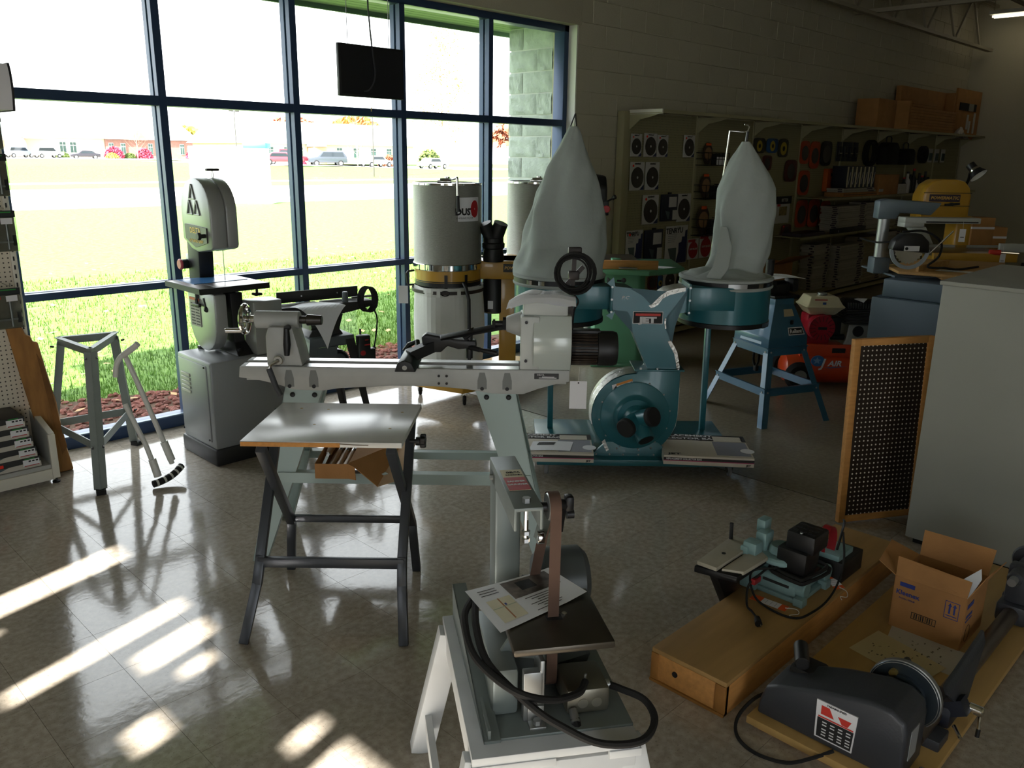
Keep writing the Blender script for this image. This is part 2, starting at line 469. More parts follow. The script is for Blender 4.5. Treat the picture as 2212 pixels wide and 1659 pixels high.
# ---- storefront window
win = struct('window_1')
mull = [-1.06, -.11, .838, 1.787, 2.739, 3.687, 4.628]
def mullion(xr, wd=.05):
    b = B()
    b.box(xr-wd, xr, WY, WY+.05, .07, 2.92, bev=.002, seg=1)
    b.box(xr-wd+.012, xr-.012, WY+.05, WY+.072, .07, 2.92)
    b.box(xr-wd, xr, WY+.072, WY+.125, .07, 2.92, bev=.002, seg=1)
    return b.out('mullion', m_frame, win)
for xr in mull:
    o = mullion(xr)
    B().box(xr-.05+.006, xr-.006, WY+.047, WY+.056, .07, 2.92).out('glazing_gasket', m_stop, o)
B().box(5.53, 5.598, WY, WY+.125, .0, 2.965, bev=.002).out('window_jamb', m_frame, win)
B().box(X0, X0+.06, WY, WY+.125, .0, 2.965, bev=.002).out('window_jamb', m_frame, win)
B().box(X0, 5.6, WY, WY+.125, 2.91, 2.965, bev=.002).out('window_head', m_frame, win)
B().box(X0, 5.6, WY-.01, WY+.125, 0, .075, bev=.003).out('window_sill', m_frame, win)
B().box(X0, 5.6, WY-.004, WY-.002+.03, .075, .083).out('sill_trim', m_stop, win)
xs_ = [X0+.06]+mull
for k, xa in enumerate(xs_):
    xb = (mull[k]-.05) if k < len(mull) else 5.53
    for za, zb in ((2.084, 2.142), (.942, .986)):
        b = B(); b.box(xa, xb, WY, WY+.05, za, zb, bev=.002, seg=1); b.box(xa, xb, WY+.05, WY+.072, za+.012, zb-.012)
        b.box(xa, xb, WY+.072, WY+.125, za, zb, bev=.002, seg=1); b.out('transom', m_frame, win)
    for za, zb in ((.07, .95), (.98, 2.09), (2.135, 2.92)):
        B().box(xa-.01, xb+.01, WY+.058, WY+.064, za, zb).out('pane', m_glass, win, sharp=0)

# ================================================================== OUTSIDE
def gh(x, y):
    s = min(1, max(0, (y-53)/9)); s = s*s*(3-2*s)
    return -.12+s*(.95-.42*min(1, max(0, (x-42)/15)))
def ground_mat(name, c0, c1, sc, bump=.5, rough=.95):
    m = bpy.data.materials.new(name); m.use_nodes = True; t = m.node_tree; b = t.nodes['Principled BSDF']; L = t.links.new
    g = t.nodes.new('ShaderNodeNewGeometry'); n = t.nodes.new('ShaderNodeTexNoise'); n.inputs['Scale'].default_value = sc; n.inputs['Detail'].default_value = 8; n.inputs['Roughness'].default_value = .7
    L(g.outputs['Position'], n.inputs['Vector'])
    r = t.nodes.new('ShaderNodeValToRGB'); r.color_ramp.elements[0].position = .35; r.color_ramp.elements[1].position = .65
    r.color_ramp.elements[0].color = (*lin(c0), 1); r.color_ramp.elements[1].color = (*lin(c1), 1)
    L(n.outputs[0], r.inputs[0]); L(r.outputs[0], b.inputs['Base Color']); b.inputs['Roughness'].default_value = rough
    b.inputs['Specular IOR Level'].default_value = .15
    bp = t.nodes.new('ShaderNodeBump'); bp.inputs['Strength'].default_value = bump; bp.inputs['Distance'].default_value = .03
    L(n.outputs[0], bp.inputs['Height']); L(bp.outputs[0], b.inputs['Normal'])
    return m
m_grass = ground_mat('lawn_grass', '56763a', '7d9a55', 9, .8)
m_road = ground_mat('road_concrete', 'b9b6b0', 'c9c6c0', 3, .1)
m_mulch = ground_mat('soil', '4a3a30', '6a5446', 14, .8)
def strip(name, y0, y1, mat, dz=0.0, x0=-60, x1=150, ny=2, nx=30):
    b = B()
    b.sheet(lambda u, v: (x0+(x1-x0)*u, y0+(y1-y0)*v, gh(x0+(x1-x0)*u, y0+(y1-y0)*v)+dz), nx, ny)
    o = b.out(name, mat, sharp=0); o['kind'] = 'structure'; return o
strip('ground', 1.5, 27, m_grass, -.001, ny=6)
strip('road', 27, 43, m_road, -.02)
strip('ground', 43, 50, m_grass)
strip('sidewalk', 50, 52.6, m_road, .005)
strip('ground', 52.6, 105, m_grass, ny=20)
strip('road', 105, 160, m_road, 0, ny=3)
strip('road', 60.5, 82, m_road, .02, x0=34, x1=70, ny=8)
# ornamental rock bed by the glass
def rb(x): return 2.72+.16*math.sin(x*1.9)-.1*max(0, x-3)*.6
b = B(); b.sheet(lambda u, v: (-3+9*u, 1.5+(rb(-3+9*u)-1.5)*v, -.105+.01*v), 30, 2)
o = b.out('ground', m_mulch, sharp=0); o['kind'] = 'structure'
m_rock = M('red_lava_rock', '7a4a40', .95, var=.35, vs_=9, bump=.5, bs=40)
vv, ff = [], []
ico = bmesh.new(); bmesh.ops.create_icosphere(ico, subdivisions=1, radius=1); iv = [v.co.copy() for v in ico.verts]; ifc = [[v.index for v in f.verts] for f in ico.faces]; ico.free()
rg = random.Random(3)
for k in range(2600):
    x = rg.uniform(-.2, 5.6); y = rg.uniform(1.52, rb(x)+rg.uniform(-.15, .1)); s_ = rg.uniform(.016, .034)
    base = len(vv); a = rg.uniform(0, 6.28)
    for v in iv:
        q = rg.uniform(.75, 1.2)*s_
        vv.append((x+q*(v.x*math.cos(a)-v.y*math.sin(a))*1.2, y+q*(v.x*math.sin(a)+v.y*math.cos(a)), -.1+q*v.z*.8+.006))
    ff += [[base+i for i in f] for f in ifc]
me = bpy.data.meshes.new('lava_rocks'); me.from_pydata(vv, [], ff); me.materials.append(m_rock)
o = bpy.data.objects.new('lava_rocks', me); C.objects.link(o)
tag(o, 'red brown lava rock bed along the outside of the glass', 'gravel', kind='stuff')
# grass blades on the near lawn
m_blade = M('grass_blade', '6c9040', .7, var=.3, vs_=3, spec=.2)
vv, ff = [], []
rg = random.Random(5)
for k in range(42000):
    u = rg.random(); y = 2.45+7.5*u*u; x = rg.uniform(-1+.35*(y-2.4), 5.2+.95*(y-2.4))
    if y < rb(x)-.02+rg.uniform(-.12, .05): continue
    h = rg.uniform(.03, .07); a = rg.uniform(0, 6.28); ww = .004+.0009*(y-2.4); tl = rg.uniform(.0, .035); ta = rg.uniform(0, 6.28)
    dx, dy = math.cos(a)*ww, math.sin(a)*ww; n = len(vv); z = gh(x, y)
    vv += [(x-dx, y-dy, z-.005), (x+dx, y+dy, z-.005), (x+tl*math.cos(ta), y+tl*math.sin(ta), z+h)]
    ff.append((n, n+1, n+2))
me = bpy.data.meshes.new('grass_blades'); me.from_pydata(vv, [], ff); me.materials.append(m_blade)
o = bpy.data.objects.new('grass_blades', me); C.objects.link(o)
tag(o, 'short green lawn grass growing beyond the rock bed', 'grass', kind='stuff')
m_leaf = M('dry_leaf', 'c9a070', .8, var=.5, vs_=.7)
vv, ff = [], []
for k in range(260):
    u = rg.random(); y = 2.3+9*u; x = rg.uniform(-1+.3*y, 5+.9*y); z = gh(x, y)+.045; s_ = rg.uniform(.03, .06)
    n = len(vv); a = rg.uniform(0, 6.28)
    for q in ((1, 0, 0), (.2, .6, .01), (-.9, 0, .015), (.2, -.6, .008)):
        vv.append((x+s_*(q[0]*math.cos(a)-q[1]*math.sin(a)), y+s_*(q[0]*math.sin(a)+q[1]*math.cos(a)), z+q[2]))
    ff.append((n, n+1, n+2, n+3))
me = bpy.data.meshes.new('fallen_leaves'); me.from_pydata(vv, [], ff); me.materials.append(m_leaf)
o = bpy.data.objects.new('fallen_leaves', me); C.objects.link(o)
tag(o, 'dry tan leaves scattered over the lawn', 'leaves', kind='stuff')
# outside return wall of split-face block at the right end of the glass, soffit above
pl = struct('wall_outside')
B().box(5.612, 6.2, 1.56, 2.13, -.3, 3.0).out('wall_core', m_smort, pl)
sb = B(); sb.sheet(lambda u, v: (-.006-.011*(rg.random()+rg.random()), u*.392, .004+v*.188), 9, 6)
spl = [sb.out('block', m_split, pl, sharp=25)]
for q in range(3):
    sb = B(); sb.sheet(lambda u, v: (-.004 if u in (0, 1) or v in (0, 1) else -.008-.016*rg.random(), u*.392, .004+v*.188), 10, 6)
    spl.append(sb.out('block', m_split, pl, sharp=25))
k2 = 0
for k in range(-1, 15):
    off = .2 if k % 2 else 0
    y = 1.56-off
    while y < 2.15:
        y0 = max(y, 1.56); y1 = min(y+.4, 2.15)
        o = spl[k2] if k2 < 4 else copyobj(spl[k2 % 4], pl)
        o.location = (5.612, y0+.004, k*.2); o.scale = (1, (y1-y0)/.4, 1); k2 += 1; y += .4
    # front ends of the return wall
so = struct('soffit_trim')
m_soff = M('green_lit_soffit', '7d8f74', .6)  # green light under the eave is put into the board colour
for k in range(8):
    B().box(-4, 6.2, 1.56+k*.095, 1.56+k*.095+.089, 3.0, 3.02, bev=.003, seg=1).out('soffit_board', m_soff, so)
B().box(-4, 6.3, 2.31, 2.34, 2.96, 3.3).out('fascia_board', M('green_fascia', '4f6b52', .6), so)
rf = struct('roof'); B().box(-4.6, 17, -10, 2.36, 4.9, 5.9).out('roof_slab', m_deck, rf)

# ---- far buildings, cars, sign, trees
m_cream = M('cream_stucco', 'd9c7b2', .9); m_brick = M('rose_brick', '9a7468', .9, var=.15, vs_=3); m_groof = M('green_metal_roof', 'a9b9b2', .6)
m_dwin = M('dark_window', '3c5550', .2); m_tbrown = M('tan_trim', 'b59a83', .9)
def gable_roof(bd, x0, x1, y0, y1, z0, z1, name='roof'):
    ym = (y0+y1)/2
    b = B(); b.loft([[(x0-.5, y0-.6, z0), (x0-.5, ym, z1), (x0-.5, y1+.6, z0)], [(x1+.5, y0-.6, z0), (x1+.5, ym, z1), (x1+.5, y1+.6, z0)]], True, True)
    return b.out(name, m_groof, bd, sharp=20)
def window(bd, x, y, z0, z1, wd=.9):
    f = B().box(x-wd/2, x+wd/2, y-.12, y+.05, z0, z1, bev=.03, seg=1).out('window', m_white, bd)
    for a, b_ in ((-.44, -.04), (.04, .44)):
        B().box(x+a*wd, x+b_*wd, y-.15, y-.1, z0+.08, z0+(z1-z0)*.66).out('pane', m_dwin, f)
        B().box(x+a*wd, x+b_*wd, y-.15, y-.1, z0+(z1-z0)*.72, z1-.08).out('pane', m_dwin, f)
bd = thing('office_building', 'long low cream and rose brick building beyond the road', 'building', (48, 130, .7))
B().box(-22, .3, 0, 16, 0, 2.8, bev=.03, seg=1).out('cream_wall', m_cream, bd)
B().box(.3, 14.2, -.3, 16, 0, 2.8, bev=.03, seg=1).out('brick_wall', m_brick, bd)
gable_roof(bd, -22, 14.2, -.3, 16, 2.8, 6.2)
B().prism([(3.6, 2.7), (5, 4.25), (6.3, 2.7)], -1.1, 4, 'y').out('gable', m_brick, bd)
B().box(-10.9, -7.2, -2.4, 1, 2.6, 3.9, bev=.1).out('entrance_canopy', m_groof, bd)
B().prism([(-12.4+1.5*math.cos(a*PI/12), 1.7+1.4*math.sin(a*PI/12)) for a in range(13)]+[(-13.9, .2), (-10.9, .2)], -2.2, .5, 'y').out('entrance_arch', m_tbrown, bd)
for x in (-5.6, -4.2, -15, -18): window(bd, x, 0, .7, 2.3)
for x in (1.05, 2.8, 6.9, 11.9): window(bd, x, -.3, .6, 2.25, .7)
bd2 = thing('clinic_building', 'long pale stucco building with small windows behind the parked cars', 'building', (46, 84, .6))
B().box(0, 24, 0, 12, 0, 2.3, bev=.03, seg=1).out('wall', m_cream, bd2)
gable_roof(bd2, 0, 24, 0, 12, 2.25, 4.9)
B().box(8.2, 9.9, -1.5, .3, 0, 2.1, bev=.05).out('porch', m_tbrown, bd2)
B().lathe([(1.2, 2.0), (1.1, 2.5), (.6, 3.0), (.05, 3.2)], 16, (9, -.8, 0)).out('porch_roof', m_groof, bd2)
for x in (1.2, 3.4, 5.5, 7.2, 12.6, 15, 17.6, 20): window(bd2, x, 0, .7, 1.95, .8)

def car(name, label, loc, rz, col, kind='suv'):
    t = thing(name, label, 'car', loc, rz, None); t.scale = (.78, .78, .78)
    mp_ = M('paint_'+name+col, col, .25, .2, coat=.5); tyre = M('tyre', '16171a', .8); gw = M('car_glass', '2a3138', .08)
    h = {'suv': (1.0, 1.68), 'car': (.82, 1.38), 'truck': (1.0, 1.75)}[kind]
    if kind == 'truck': prof = [(-2.5, .45), (2.5, .45), (2.55, .95), (1.3, 1.05), (.75, h[1]), (-.6, h[1]), (-.75, 1.05), (-2.5, 1.02)]
    elif kind == 'suv': prof = [(-2.2, .42), (2.2, .42), (2.25, .9), (1.25, 1.05), (.65, h[1]-.03), (-1.7, h[1]), (-2.15, 1.1)]
    else: prof = [(-2.2, .38), (2.2, .38), (2.25, .72), (1.1, .88), (.45, h[1]), (-.95, h[1]), (-1.6, .92), (-2.2, .86)]
    B().prism(prof, -.85, .85, 'y', bev=.07).out('car_body', mp_, t)
    zt_ = h[1]; zl = 1.08 if kind != 'car' else .92
    x0, x1 = {'suv': (-1.75, .95), 'car': (-1.2, .75), 'truck': (-.6, .95)}[kind]
    B().prism([(x0-.1, zl), (x1, zl), (x1-.38, zt_-.12), (x0+.1, zt_-.12)], -.87, .87, 'y').out('side_window', gw, t)
    b = B(); b.prism([(x1+.12, zl+.02), (x1+.16, zl+.04), (x1-.22, zt_-.08), (x1-.26, zt_-.1)], -.7, .7, 'y'); b.out('windscreen', gw, t)
    for x in (-1.4, 1.4):
        for y in (-.78, .78):
            wv = B().cyl((x, y-.1, .34), (x, y+.1, .34), .34, n=18, bev=.03).out('wheel', tyre, t)
            B().cyl((x, y-.112, .34), (x, y+.112, .34), .2, n=12).out('hub_cap', M('hub', 'b8babd', .3, .8), wv)
    return t
car('suv', 'white sport utility car parked left of the cream entrance', (34.8, 112, .84), R(12), 'd9dde2', 'suv')
car('suv', 'silver grey car half hidden behind the white one at far left', (32.2, 114, .84), R(14), '8e97a3', 'suv')
car('sports_car', 'black low sports car in front of the rose brick building', (39.2, 112, .74), R(165), '2a2730', 'car')
car('pickup_truck', 'red pickup truck parked left of the dark grey one', (39.6, 64.4, .8), R(-20), '8f2230', 'truck')
car('suv', 'dark grey sport utility car beside the red pickup truck', (42.9, 62.6, .72), R(160), '434a55', 'suv')
car('sedan', 'dark red sedan parked left of the red pickup truck', (37.4, 61, .82), R(-25), 'a33a48', 'car')
car('sedan', 'white sedan parked right of the lamp post', (48.6, 63, .62), R(5), 'd4d8de', 'car')
car('hatchback', 'white car parked beneath the tall orange tree', (56.5, 64, .45), R(8), 'c9ced6', 'car')
# monument sign on the near lawn
sg = thing('monument_sign', 'white monument sign with a blue cap on the lawn', 'sign', (15.6, 27.6, -.12), R(-45.4))
ms = M('white_masonry', 'e4e3de', .8)
B().box(-1.5, 1.5, -.3, .3, 0, 2.15, bev=.02).out('sign_body', ms, sg)
B().box(.65, 1.55, -.33, .33, 2.1, 2.3, bev=.02).out('sign_cap', M('bright_blue', '2f9fe0', .5), sg)
B().box(-1.7, 1.7, -.45, .45, 0, .25, bev=.02).out('sign_plinth', ms, sg)
# trees
m_bark = M('pale_bark', '9b8878', .9)
def tree(label, loc, H, spread, n1, leaf, nleaf, cl, seed, trunk=.09, up_=.75):
    t = thing('autumn_tree', label, 'tree', loc)
    g = random.Random(seed); b = B(); tips = []
    b.tube([(0, 0, 0), (.02*H*.3, 0, H*.3), (0, .01*H, H*.65), (0, 0, H)], [trunk*H/10, trunk*H/11, trunk*H/18, trunk*H/60], 6)
    for k in range(n1):
        z = H*(.16+.8*k/n1); a = k*2.4+g.uniform(-.4, .4); L = spread*(1-.75*(z/H-.16))*g.uniform(.7, 1.1)
        p0 = Vector((0, 0, z)); p1 = p0+Vector((math.cos(a)*L*.5, math.sin(a)*L*.5, L*up_*.55)); p2 = p0+Vector((math.cos(a)*L, math.sin(a)*L, L*up_*1.25))
        b.tube([p0, p1, p2], [.028*H/10, .02*H/10, .008*H/10], 4); tips += [p1, p2, (p1+p2)/2]
        for q in range(3):
            s_ = p0.lerp(p2, g.uniform(.3, .8)); e = s_+Vector((g.uniform(-1, 1), g.uniform(-1, 1), g.uniform(.2, 1.2)))*L*.35
            b.tube([s_, e], [.012*H/10, .005*H/10], 3); tips.append(e)
    b.out('branches', m_bark, t, fix=False)
    vv, ff = [], []
    for k in range(nleaf):
        p = g.choice(tips)+Vector((g.gauss(0, 1), g.gauss(0, 1), g.gauss(0, 1)))*cl
        s_ = g.uniform(.05, .13)*H/12; n = len(vv); d1 = Vector((g.gauss(0, 1), g.gauss(0, 1), g.gauss(0, 1))).normalized()*s_; d2 = d1.orthogonal().normalized()*s_*.7
        vv += [p-d1, p+d2, p+d1, p-d2]; ff.append((n, n+1, n+2, n+3))
    me = bpy.data.meshes.new('foliage'); me.from_pydata(vv, [], ff); me.materials.append(leaf)
    o = bpy.data.objects.new('foliage', me); C.objects.link(o); o.parent = t; o['kind'] = 'stuff'
ml1 = M('orange_leaf', 'b8853a', .8, var=.4, vs_=.5); ml2 = M('rust_leaf', 'a8694a', .8, var=.4, vs_=.5); ml3 = M('yellow_leaf', 'b5a83c', .8, var=.3, vs_=.4); ml4 = M('red_leaf', 'b0405a', .8, var=.3, vs_=.6)
tree('tall thin autumn tree with orange leaf tufts right of the screen', (54.3, 60, .35), 12.9, 3.6, 30, ml1, 2200, .35, 4)
tree('bare autumn tree with brown leaves low on the trunk', (46.5, 63, .6), 5.5, 1.5, 18, ml2, 500, .18, 9)
tree('small pale bare tree before the brick gable', (38, 92.5, .85), 3.6, 1.5, 16, ml2, 60, .2, 12, .14)
def bush(label, loc, r, mat, seed, h=1.0):
    g = random.Random(seed); t = thing('shrub', label, 'shrub', loc)
    b = B(); b.tube([(0, 0, 0), (0, 0, r*.6)], [.05, .03], 5); b.out('stem', m_bark, t)
    vv, ff = [], []
    for k in range(700):
        d = Vector((g.gauss(0, 1), g.gauss(0, 1), abs(g.gauss(0, 1)))).normalized()*r*g.uniform(.75, 1); d.z *= h
        s_ = r*.12; n = len(vv); d1 = Vector((g.gauss(0, 1), g.gauss(0, 1), g.gauss(0, 1))).normalized()*s_; d2 = d1.orthogonal().normalized()*s_
        vv += [d-d1, d+d2, d+d1, d-d2]; ff.append((n, n+1, n+2, n+3))
    me = bpy.data.meshes.new('foliage'); me.from_pydata(vv, [], ff); me.materials.append(mat)
    o = bpy.data.objects.new('foliage', me); C.objects.link(o); o.parent = t; o['kind'] = 'stuff'
bush('round red shrub left of the brick windows', (48.0, 126, .8), 1.35, ml4, 1, 1.2)
bush('red shrub under the brick gable', (52.4, 126, .8), 1.2, ml4, 2, 1.2)
bush('red shrub at the right end of the brick wall', (60.4, 126, .8), 1.5, ml4, 3, 1.3)
m_gb = M('green_shrub', '5c7034', .9, var=.3, vs_=.6); m_yb = M('yellow_shrub', 'a8a050', .9, var=.3, vs_=.6)
bush('low green shrub behind the white car', (40.2, 124, .8), 1.0, m_gb, 5, .8)
bush('low yellow shrub right of the black car', (46.2, 122, .8), .9, m_yb, 6, .8)
bush('low green shrub under the second brick window', (50.2, 126, .8), .9, m_gb, 7, .8)
bush('red shrub beside the lamp post', (49.2, 78, .55), .95, ml4, 8, 1.0)
bush('rust shrub behind the tall orange tree', (61.5, 78, .5), 1.3, ml2, 9, 1.0)
bush('green shrub right of the tall orange tree', (66, 76, .45), 1.5, m_gb, 10, 1.4)
bush('hazy yellow tree crown behind the monument sign', (78, 170, 2.5), 7, ml3, 11, .6)
bush('orange tree crown on the far hill left of the tall tree', (125, 175, 5), 8, ml1, 12, .7)
bush('rust tree crown on the far hill under the transom', (112, 182, 5), 7.5, ml2, 14, .7)
bush('rust tree crown on the far hill beside the outside wall', (168, 160, 4.5), 9, ml2, 13, .8)
lp = thing('lamp_post', 'thin dark lamp post in the far car park', 'lamp post', (42.2, 54.6, 0))
B().cyl((0, 0, 0), (0, 0, 5.0), .06, .04, 8).out('pole', M('dark_metal', '3a3836', .6), lp)
B().box(-.35, .35, -.1, .1, 5.0, 5.12, bev=.02).out('lamp_head', M('dark_metal'), lp)
lp = thing('lamp_post', 'twin headed light pole above the monument sign', 'lamp post', (34.4, 63, .7))
B().cyl((0, 0, 0), (0, 0, 4.4), .05, .04, 8).out('pole', M('dark_metal'), lp)
for s_ in (-1, 1): B().box(.08*s_, .45*s_, -.08, .08, 4.35, 4.45, bev=.02).out('lamp_head', M('dark_metal'), lp)
# ================================================================== LEFT: display gondola with its stock
m_peg = pegmat('perforated_panel', 'cfc6b4', '3a362f', .0254, .0042)
m_shelf = M('grey_shelf_paint', 'a9aaa4', .45); m_shelfw = M('ivory_shelf_paint', 'd6d2c4', .45)
g = wthing('gondola', 'ivory perforated display gondola with a low base, left of the window', 'shelving', (0, 1.15, 0))
B().box(-1.9, .735, 1.145, 1.16, .1, 2.2).out('back_panel', m_peg, g, sharp=0)
B().box(.735, .765, 1.13, 1.17, .02, 2.2, bev=.003).out('upright', m_shelfw, g)
s0 = B().box(.744, .752, 1.1285, 1.135, .0, .024).out('upright_slot', m_ink, g, sharp=0)
for k in range(42): (s0 if k == 0 else copyobj(s0, g)).location = OFF[g.name]+Vector((0, 0, .16+k*.048))
B().prism([(.86, .05), (.86, .105), (1.145, .11), (1.145, .05)], -1.9, .72, 'x').out('base_deck', m_shelf, g)
B().box(-1.9, .735, .845, .862, .018, .082, bev=.002).out('kick_plate', m_shelfw, g)
B().prism([(.835, .03), (.835, .285), (1.14, .36), (1.14, .03)], .715, .722, 'x').out('end_panel', m_shelf, g)
B().box(.712, .748, .828, .85, .03, .285, bev=.003).out('end_post', m_shelfw, g)
B().bar((.732, .84, .285), (.732, 1.14, .36), .03, .012).out('end_cap', m_shelfw, g)
B().lathe([(.02, 0), (.022, .008), (.008, .012), (.008, .03)], 12, (.73, .85, 0)).out('levelling_foot', m_black, g)
# header sign of the gondola
h = wthing('header_sign', 'white curved header sign with black top on the left gondola', 'sign', (.5, 1.13, 2.0))
B().prism([(.86, 2.0), (.845, 2.06), (.84, 2.12), (.845, 2.18), (.86, 2.22), (1.14, 2.22), (1.14, 2.0)], -.1, .772, 'x').out('sign_face', m_tagw, h)
B().prism([(.856, 1.995), (.84, 2.06), (.835, 2.12), (.84, 2.18), (.856, 2.225), (1.14, 2.225), (1.14, 1.995)], .772, .782, 'x').out('end_cap', m_black, h)
B().box(-.1, .76, .95, .97, 2.22, 2.375, bev=.003).out('top_panel', m_black, h)
B().box(.1, .72, .947, .951, 2.31, 2.322).out('green_stripe', M('green_print', '2c8a3a', .6), h)
tp = B(); tp.cyl((.66, .842, 2.16), (.66, .836, 2.16), .04, n=14); tp.cyl((.62, .842, 2.1), (.62, .836, 2.1), .035, n=14)
tp.out('tool_picture', M('grey_print', '4c5a5c', .7), h)
B().cyl((.66, .843, 2.06), (.66, .8375, 2.06), .05, n=16).out('lid_picture', M('mint_print', 'a7cfc4', .7), h)
# stacked boxes on the base
m_bxw = M('box_white', 'b9b4a8', .6); m_bxk = M('box_charcoal', '2b2c2d', .55); m_orr = M('orange_red_sticker', 'f0301c', .6); m_gp = M('green_print'); m_blk = m_ink
z = .108
names = ['bottom', 'second', 'third', 'fourth', 'top']
for k in range(5):
    x1 = .672-.012*k; y0 = .872+.004*k; hh = .058
    t = wthing('tool_box', 'charcoal and white carton, %s in the stack of five on the gondola base' % (names[k] if k in (0, 4) else names[k]+' up'), 'box', (x1-.25, y0+.12, z), 'flat cartons on the gondola base')
    B().box(x1-.5, x1, y0, y0+.25, z, z+hh, bev=.002).out('carton', m_bxk, t)
    w_ = B(); w_.prism([(x1-.5, z), (x1, z), (x1, z+.03), (x1-.16, z+.026), (x1-.2, z+.012), (x1-.24, z+.008), (x1-.29, z+.012), (x1-.33, z+.024), (x1-.5, z+.024)], y0-.0012, y0+.001, 'y')
    w_.out('white_band', m_bxw, t, sharp=0)
    B().prism([(x1-.16, z+.026), (x1-.2, z+.012), (x1-.24, z+.008), (x1-.29, z+.012), (x1-.33, z+.024)], y0-.0014, y0+.001, 'y').out('blade_picture', M('grey_print'), t, sharp=0)
    B().box(x1-.09, x1-.008, y0-.002, y0+.001, z+.012, z+.048).out('label', m_tagw, t, sharp=0)
    B().box(x1-.085, x1-.01, y0-.003, y0-.001, z+.012, z+.016).out('red_rule', m_red, t, sharp=0)
    lines(t, 'pictogram', m_ink, [(x1-.062+.018*q, x1-.05+.018*q) for q in range(3)], lambda a, b_: (a, b_, y0-.003, y0-.001, z+.035, z+.043))
    B().box(x1-.08, x1-.03, y0-.0015, y0, z+.05, z+.055).out('green_print', m_gp, t, sharp=0)
    if k in (0, 1, 3): B().box(x1-.215 if k != 3 else x1-.22, x1-.185 if k != 3 else x1-.19, y0-.003, y0, z+.03, z+.047).out('price_sticker', m_orr, t, sharp=0)
    z += hh+.0008
# hanging packs on pegs
m_blister = glass('clear_plastic', (.72, .74, .72), 1.0, .05); m_hdr = M('pack_header', '25292a', .5); m_slide = M('zinc', '9a9c9c', .35, .8)
def hangpack(label, x1, z0, z1, wd, yb=1.03, sticker=True, rods=True):
    t = wthing('hanging_pack', label, 'package', (x1-wd/2, yb, z0), 'blister packs on the left gondola')
    hz = z1-.035
    B().box(x1-wd, x1, yb-.012, yb-.009, hz, z1, bev=.001).out('header_card', m_hdr, t)
    B().box(x1-wd+.01, x1-.02, yb-.0135, yb-.012, z1-.012, z1-.006).out('green_print', m_gp, t, sharp=0)
    B().box(x1-wd, x1, yb-.02, yb, z0, hz, bev=.003).out('blister', m_blister, t)
    B().box(x1-wd+.004, x1-.004, yb+.001, yb+.003, z0, hz).out('backing_card', M('tan_card', 'a59f92', .8), t, sharp=0)
    if sticker: B().box(x1-.075, x1-.02, yb-.023, yb-.02, hz-.035, hz-.004).out('price_label', m_tagw, t, sharp=0)
    if rods:
        b = B()
        for q in (.28, .72): b.cyl((x1-wd*q, yb-.01, z0+.01), (x1-wd*q, yb-.01, hz-.02), .006, n=8)
        b.bar((x1-wd*.85, yb-.01, z0+.05), (x1-wd*.12, yb-.01, z0+.05), .01, .01); b.out('steel_rods', m_slide, t)
        b = B()
        for q in (.1, .88): b.box(x1-wd*q-.008, x1-wd*q+.008, yb-.018, yb-.006, z0+.03, z0+.085)
        b.out('end_clamp', m_black, t)
    b = B(); b.tube([(x1-.05, 1.145, z1+.012), (x1-.05, yb-.03, z1+.012), (x1-.05, yb-.035, z1+.03)], .003, 6); b.out('peg_hook', m_steel, t)
hangpack('clear pack with steel rods and a red dot, lowest on the left gondola', .727, .865, 1.085, .2)
B().box(.6, .625, 1.005, 1.007, 1.03, 1.046).out('price_sticker', m_orr, bpy.data.objects['hanging_pack'], sharp=0)
hangpack('clear pack with a white price label, second from the bottom on the left gondola', .755, 1.28, 1.495, .17)
hangpack('clear pack with black header, third from the bottom on the left gondola', .752, 1.57, 1.785, .15, sticker=False)
hangpack('dark edged pack just under the header sign of the left gondola', .752, 1.81, 1.98, .12, sticker=False, rods=False)
# plank
t = wthing('plank', 'rough live edged wooden plank leaning behind the gondola end', 'plank', (.8, 1.0, 0))
m_rough = M('rough_timber', '9a6c36', .8, var=.3, vs_=7, bump=.3, bs=25, stretch=(3, 3, .6))
prof = [(.0, 0), (.085, .0), (.078, .2), (.088, .4), (.08, .6), (.075, .76), (.052, .77), (.048, .80), (.026, .815), (.02, .855), (-.02, .885), (-.06, .88), (-.052, .6), (-.04, .3), (-.03, .1)]
mt = Matrix.Translation((.775, .985, 0)) @ Matrix.Rotation(R(-9), 4, 'X') @ Matrix.Rotation(R(-4), 4, 'Y') @ Matrix.Rotation(R(-18), 4, 'Z')
b = B(); b.prism(prof, 0, .045, 'y', bev=.004, mat=mt, seg=1); b.out('board', m_rough, t)
b = B(); b.prism([(.05, .1), (.085, .14), (.08, .6), (.056, .7)], -.012, .002, 'y', mat=mt); b.out('waney_edge', M('waney_timber', '7d5427', .85, var=.3, vs_=9), t)
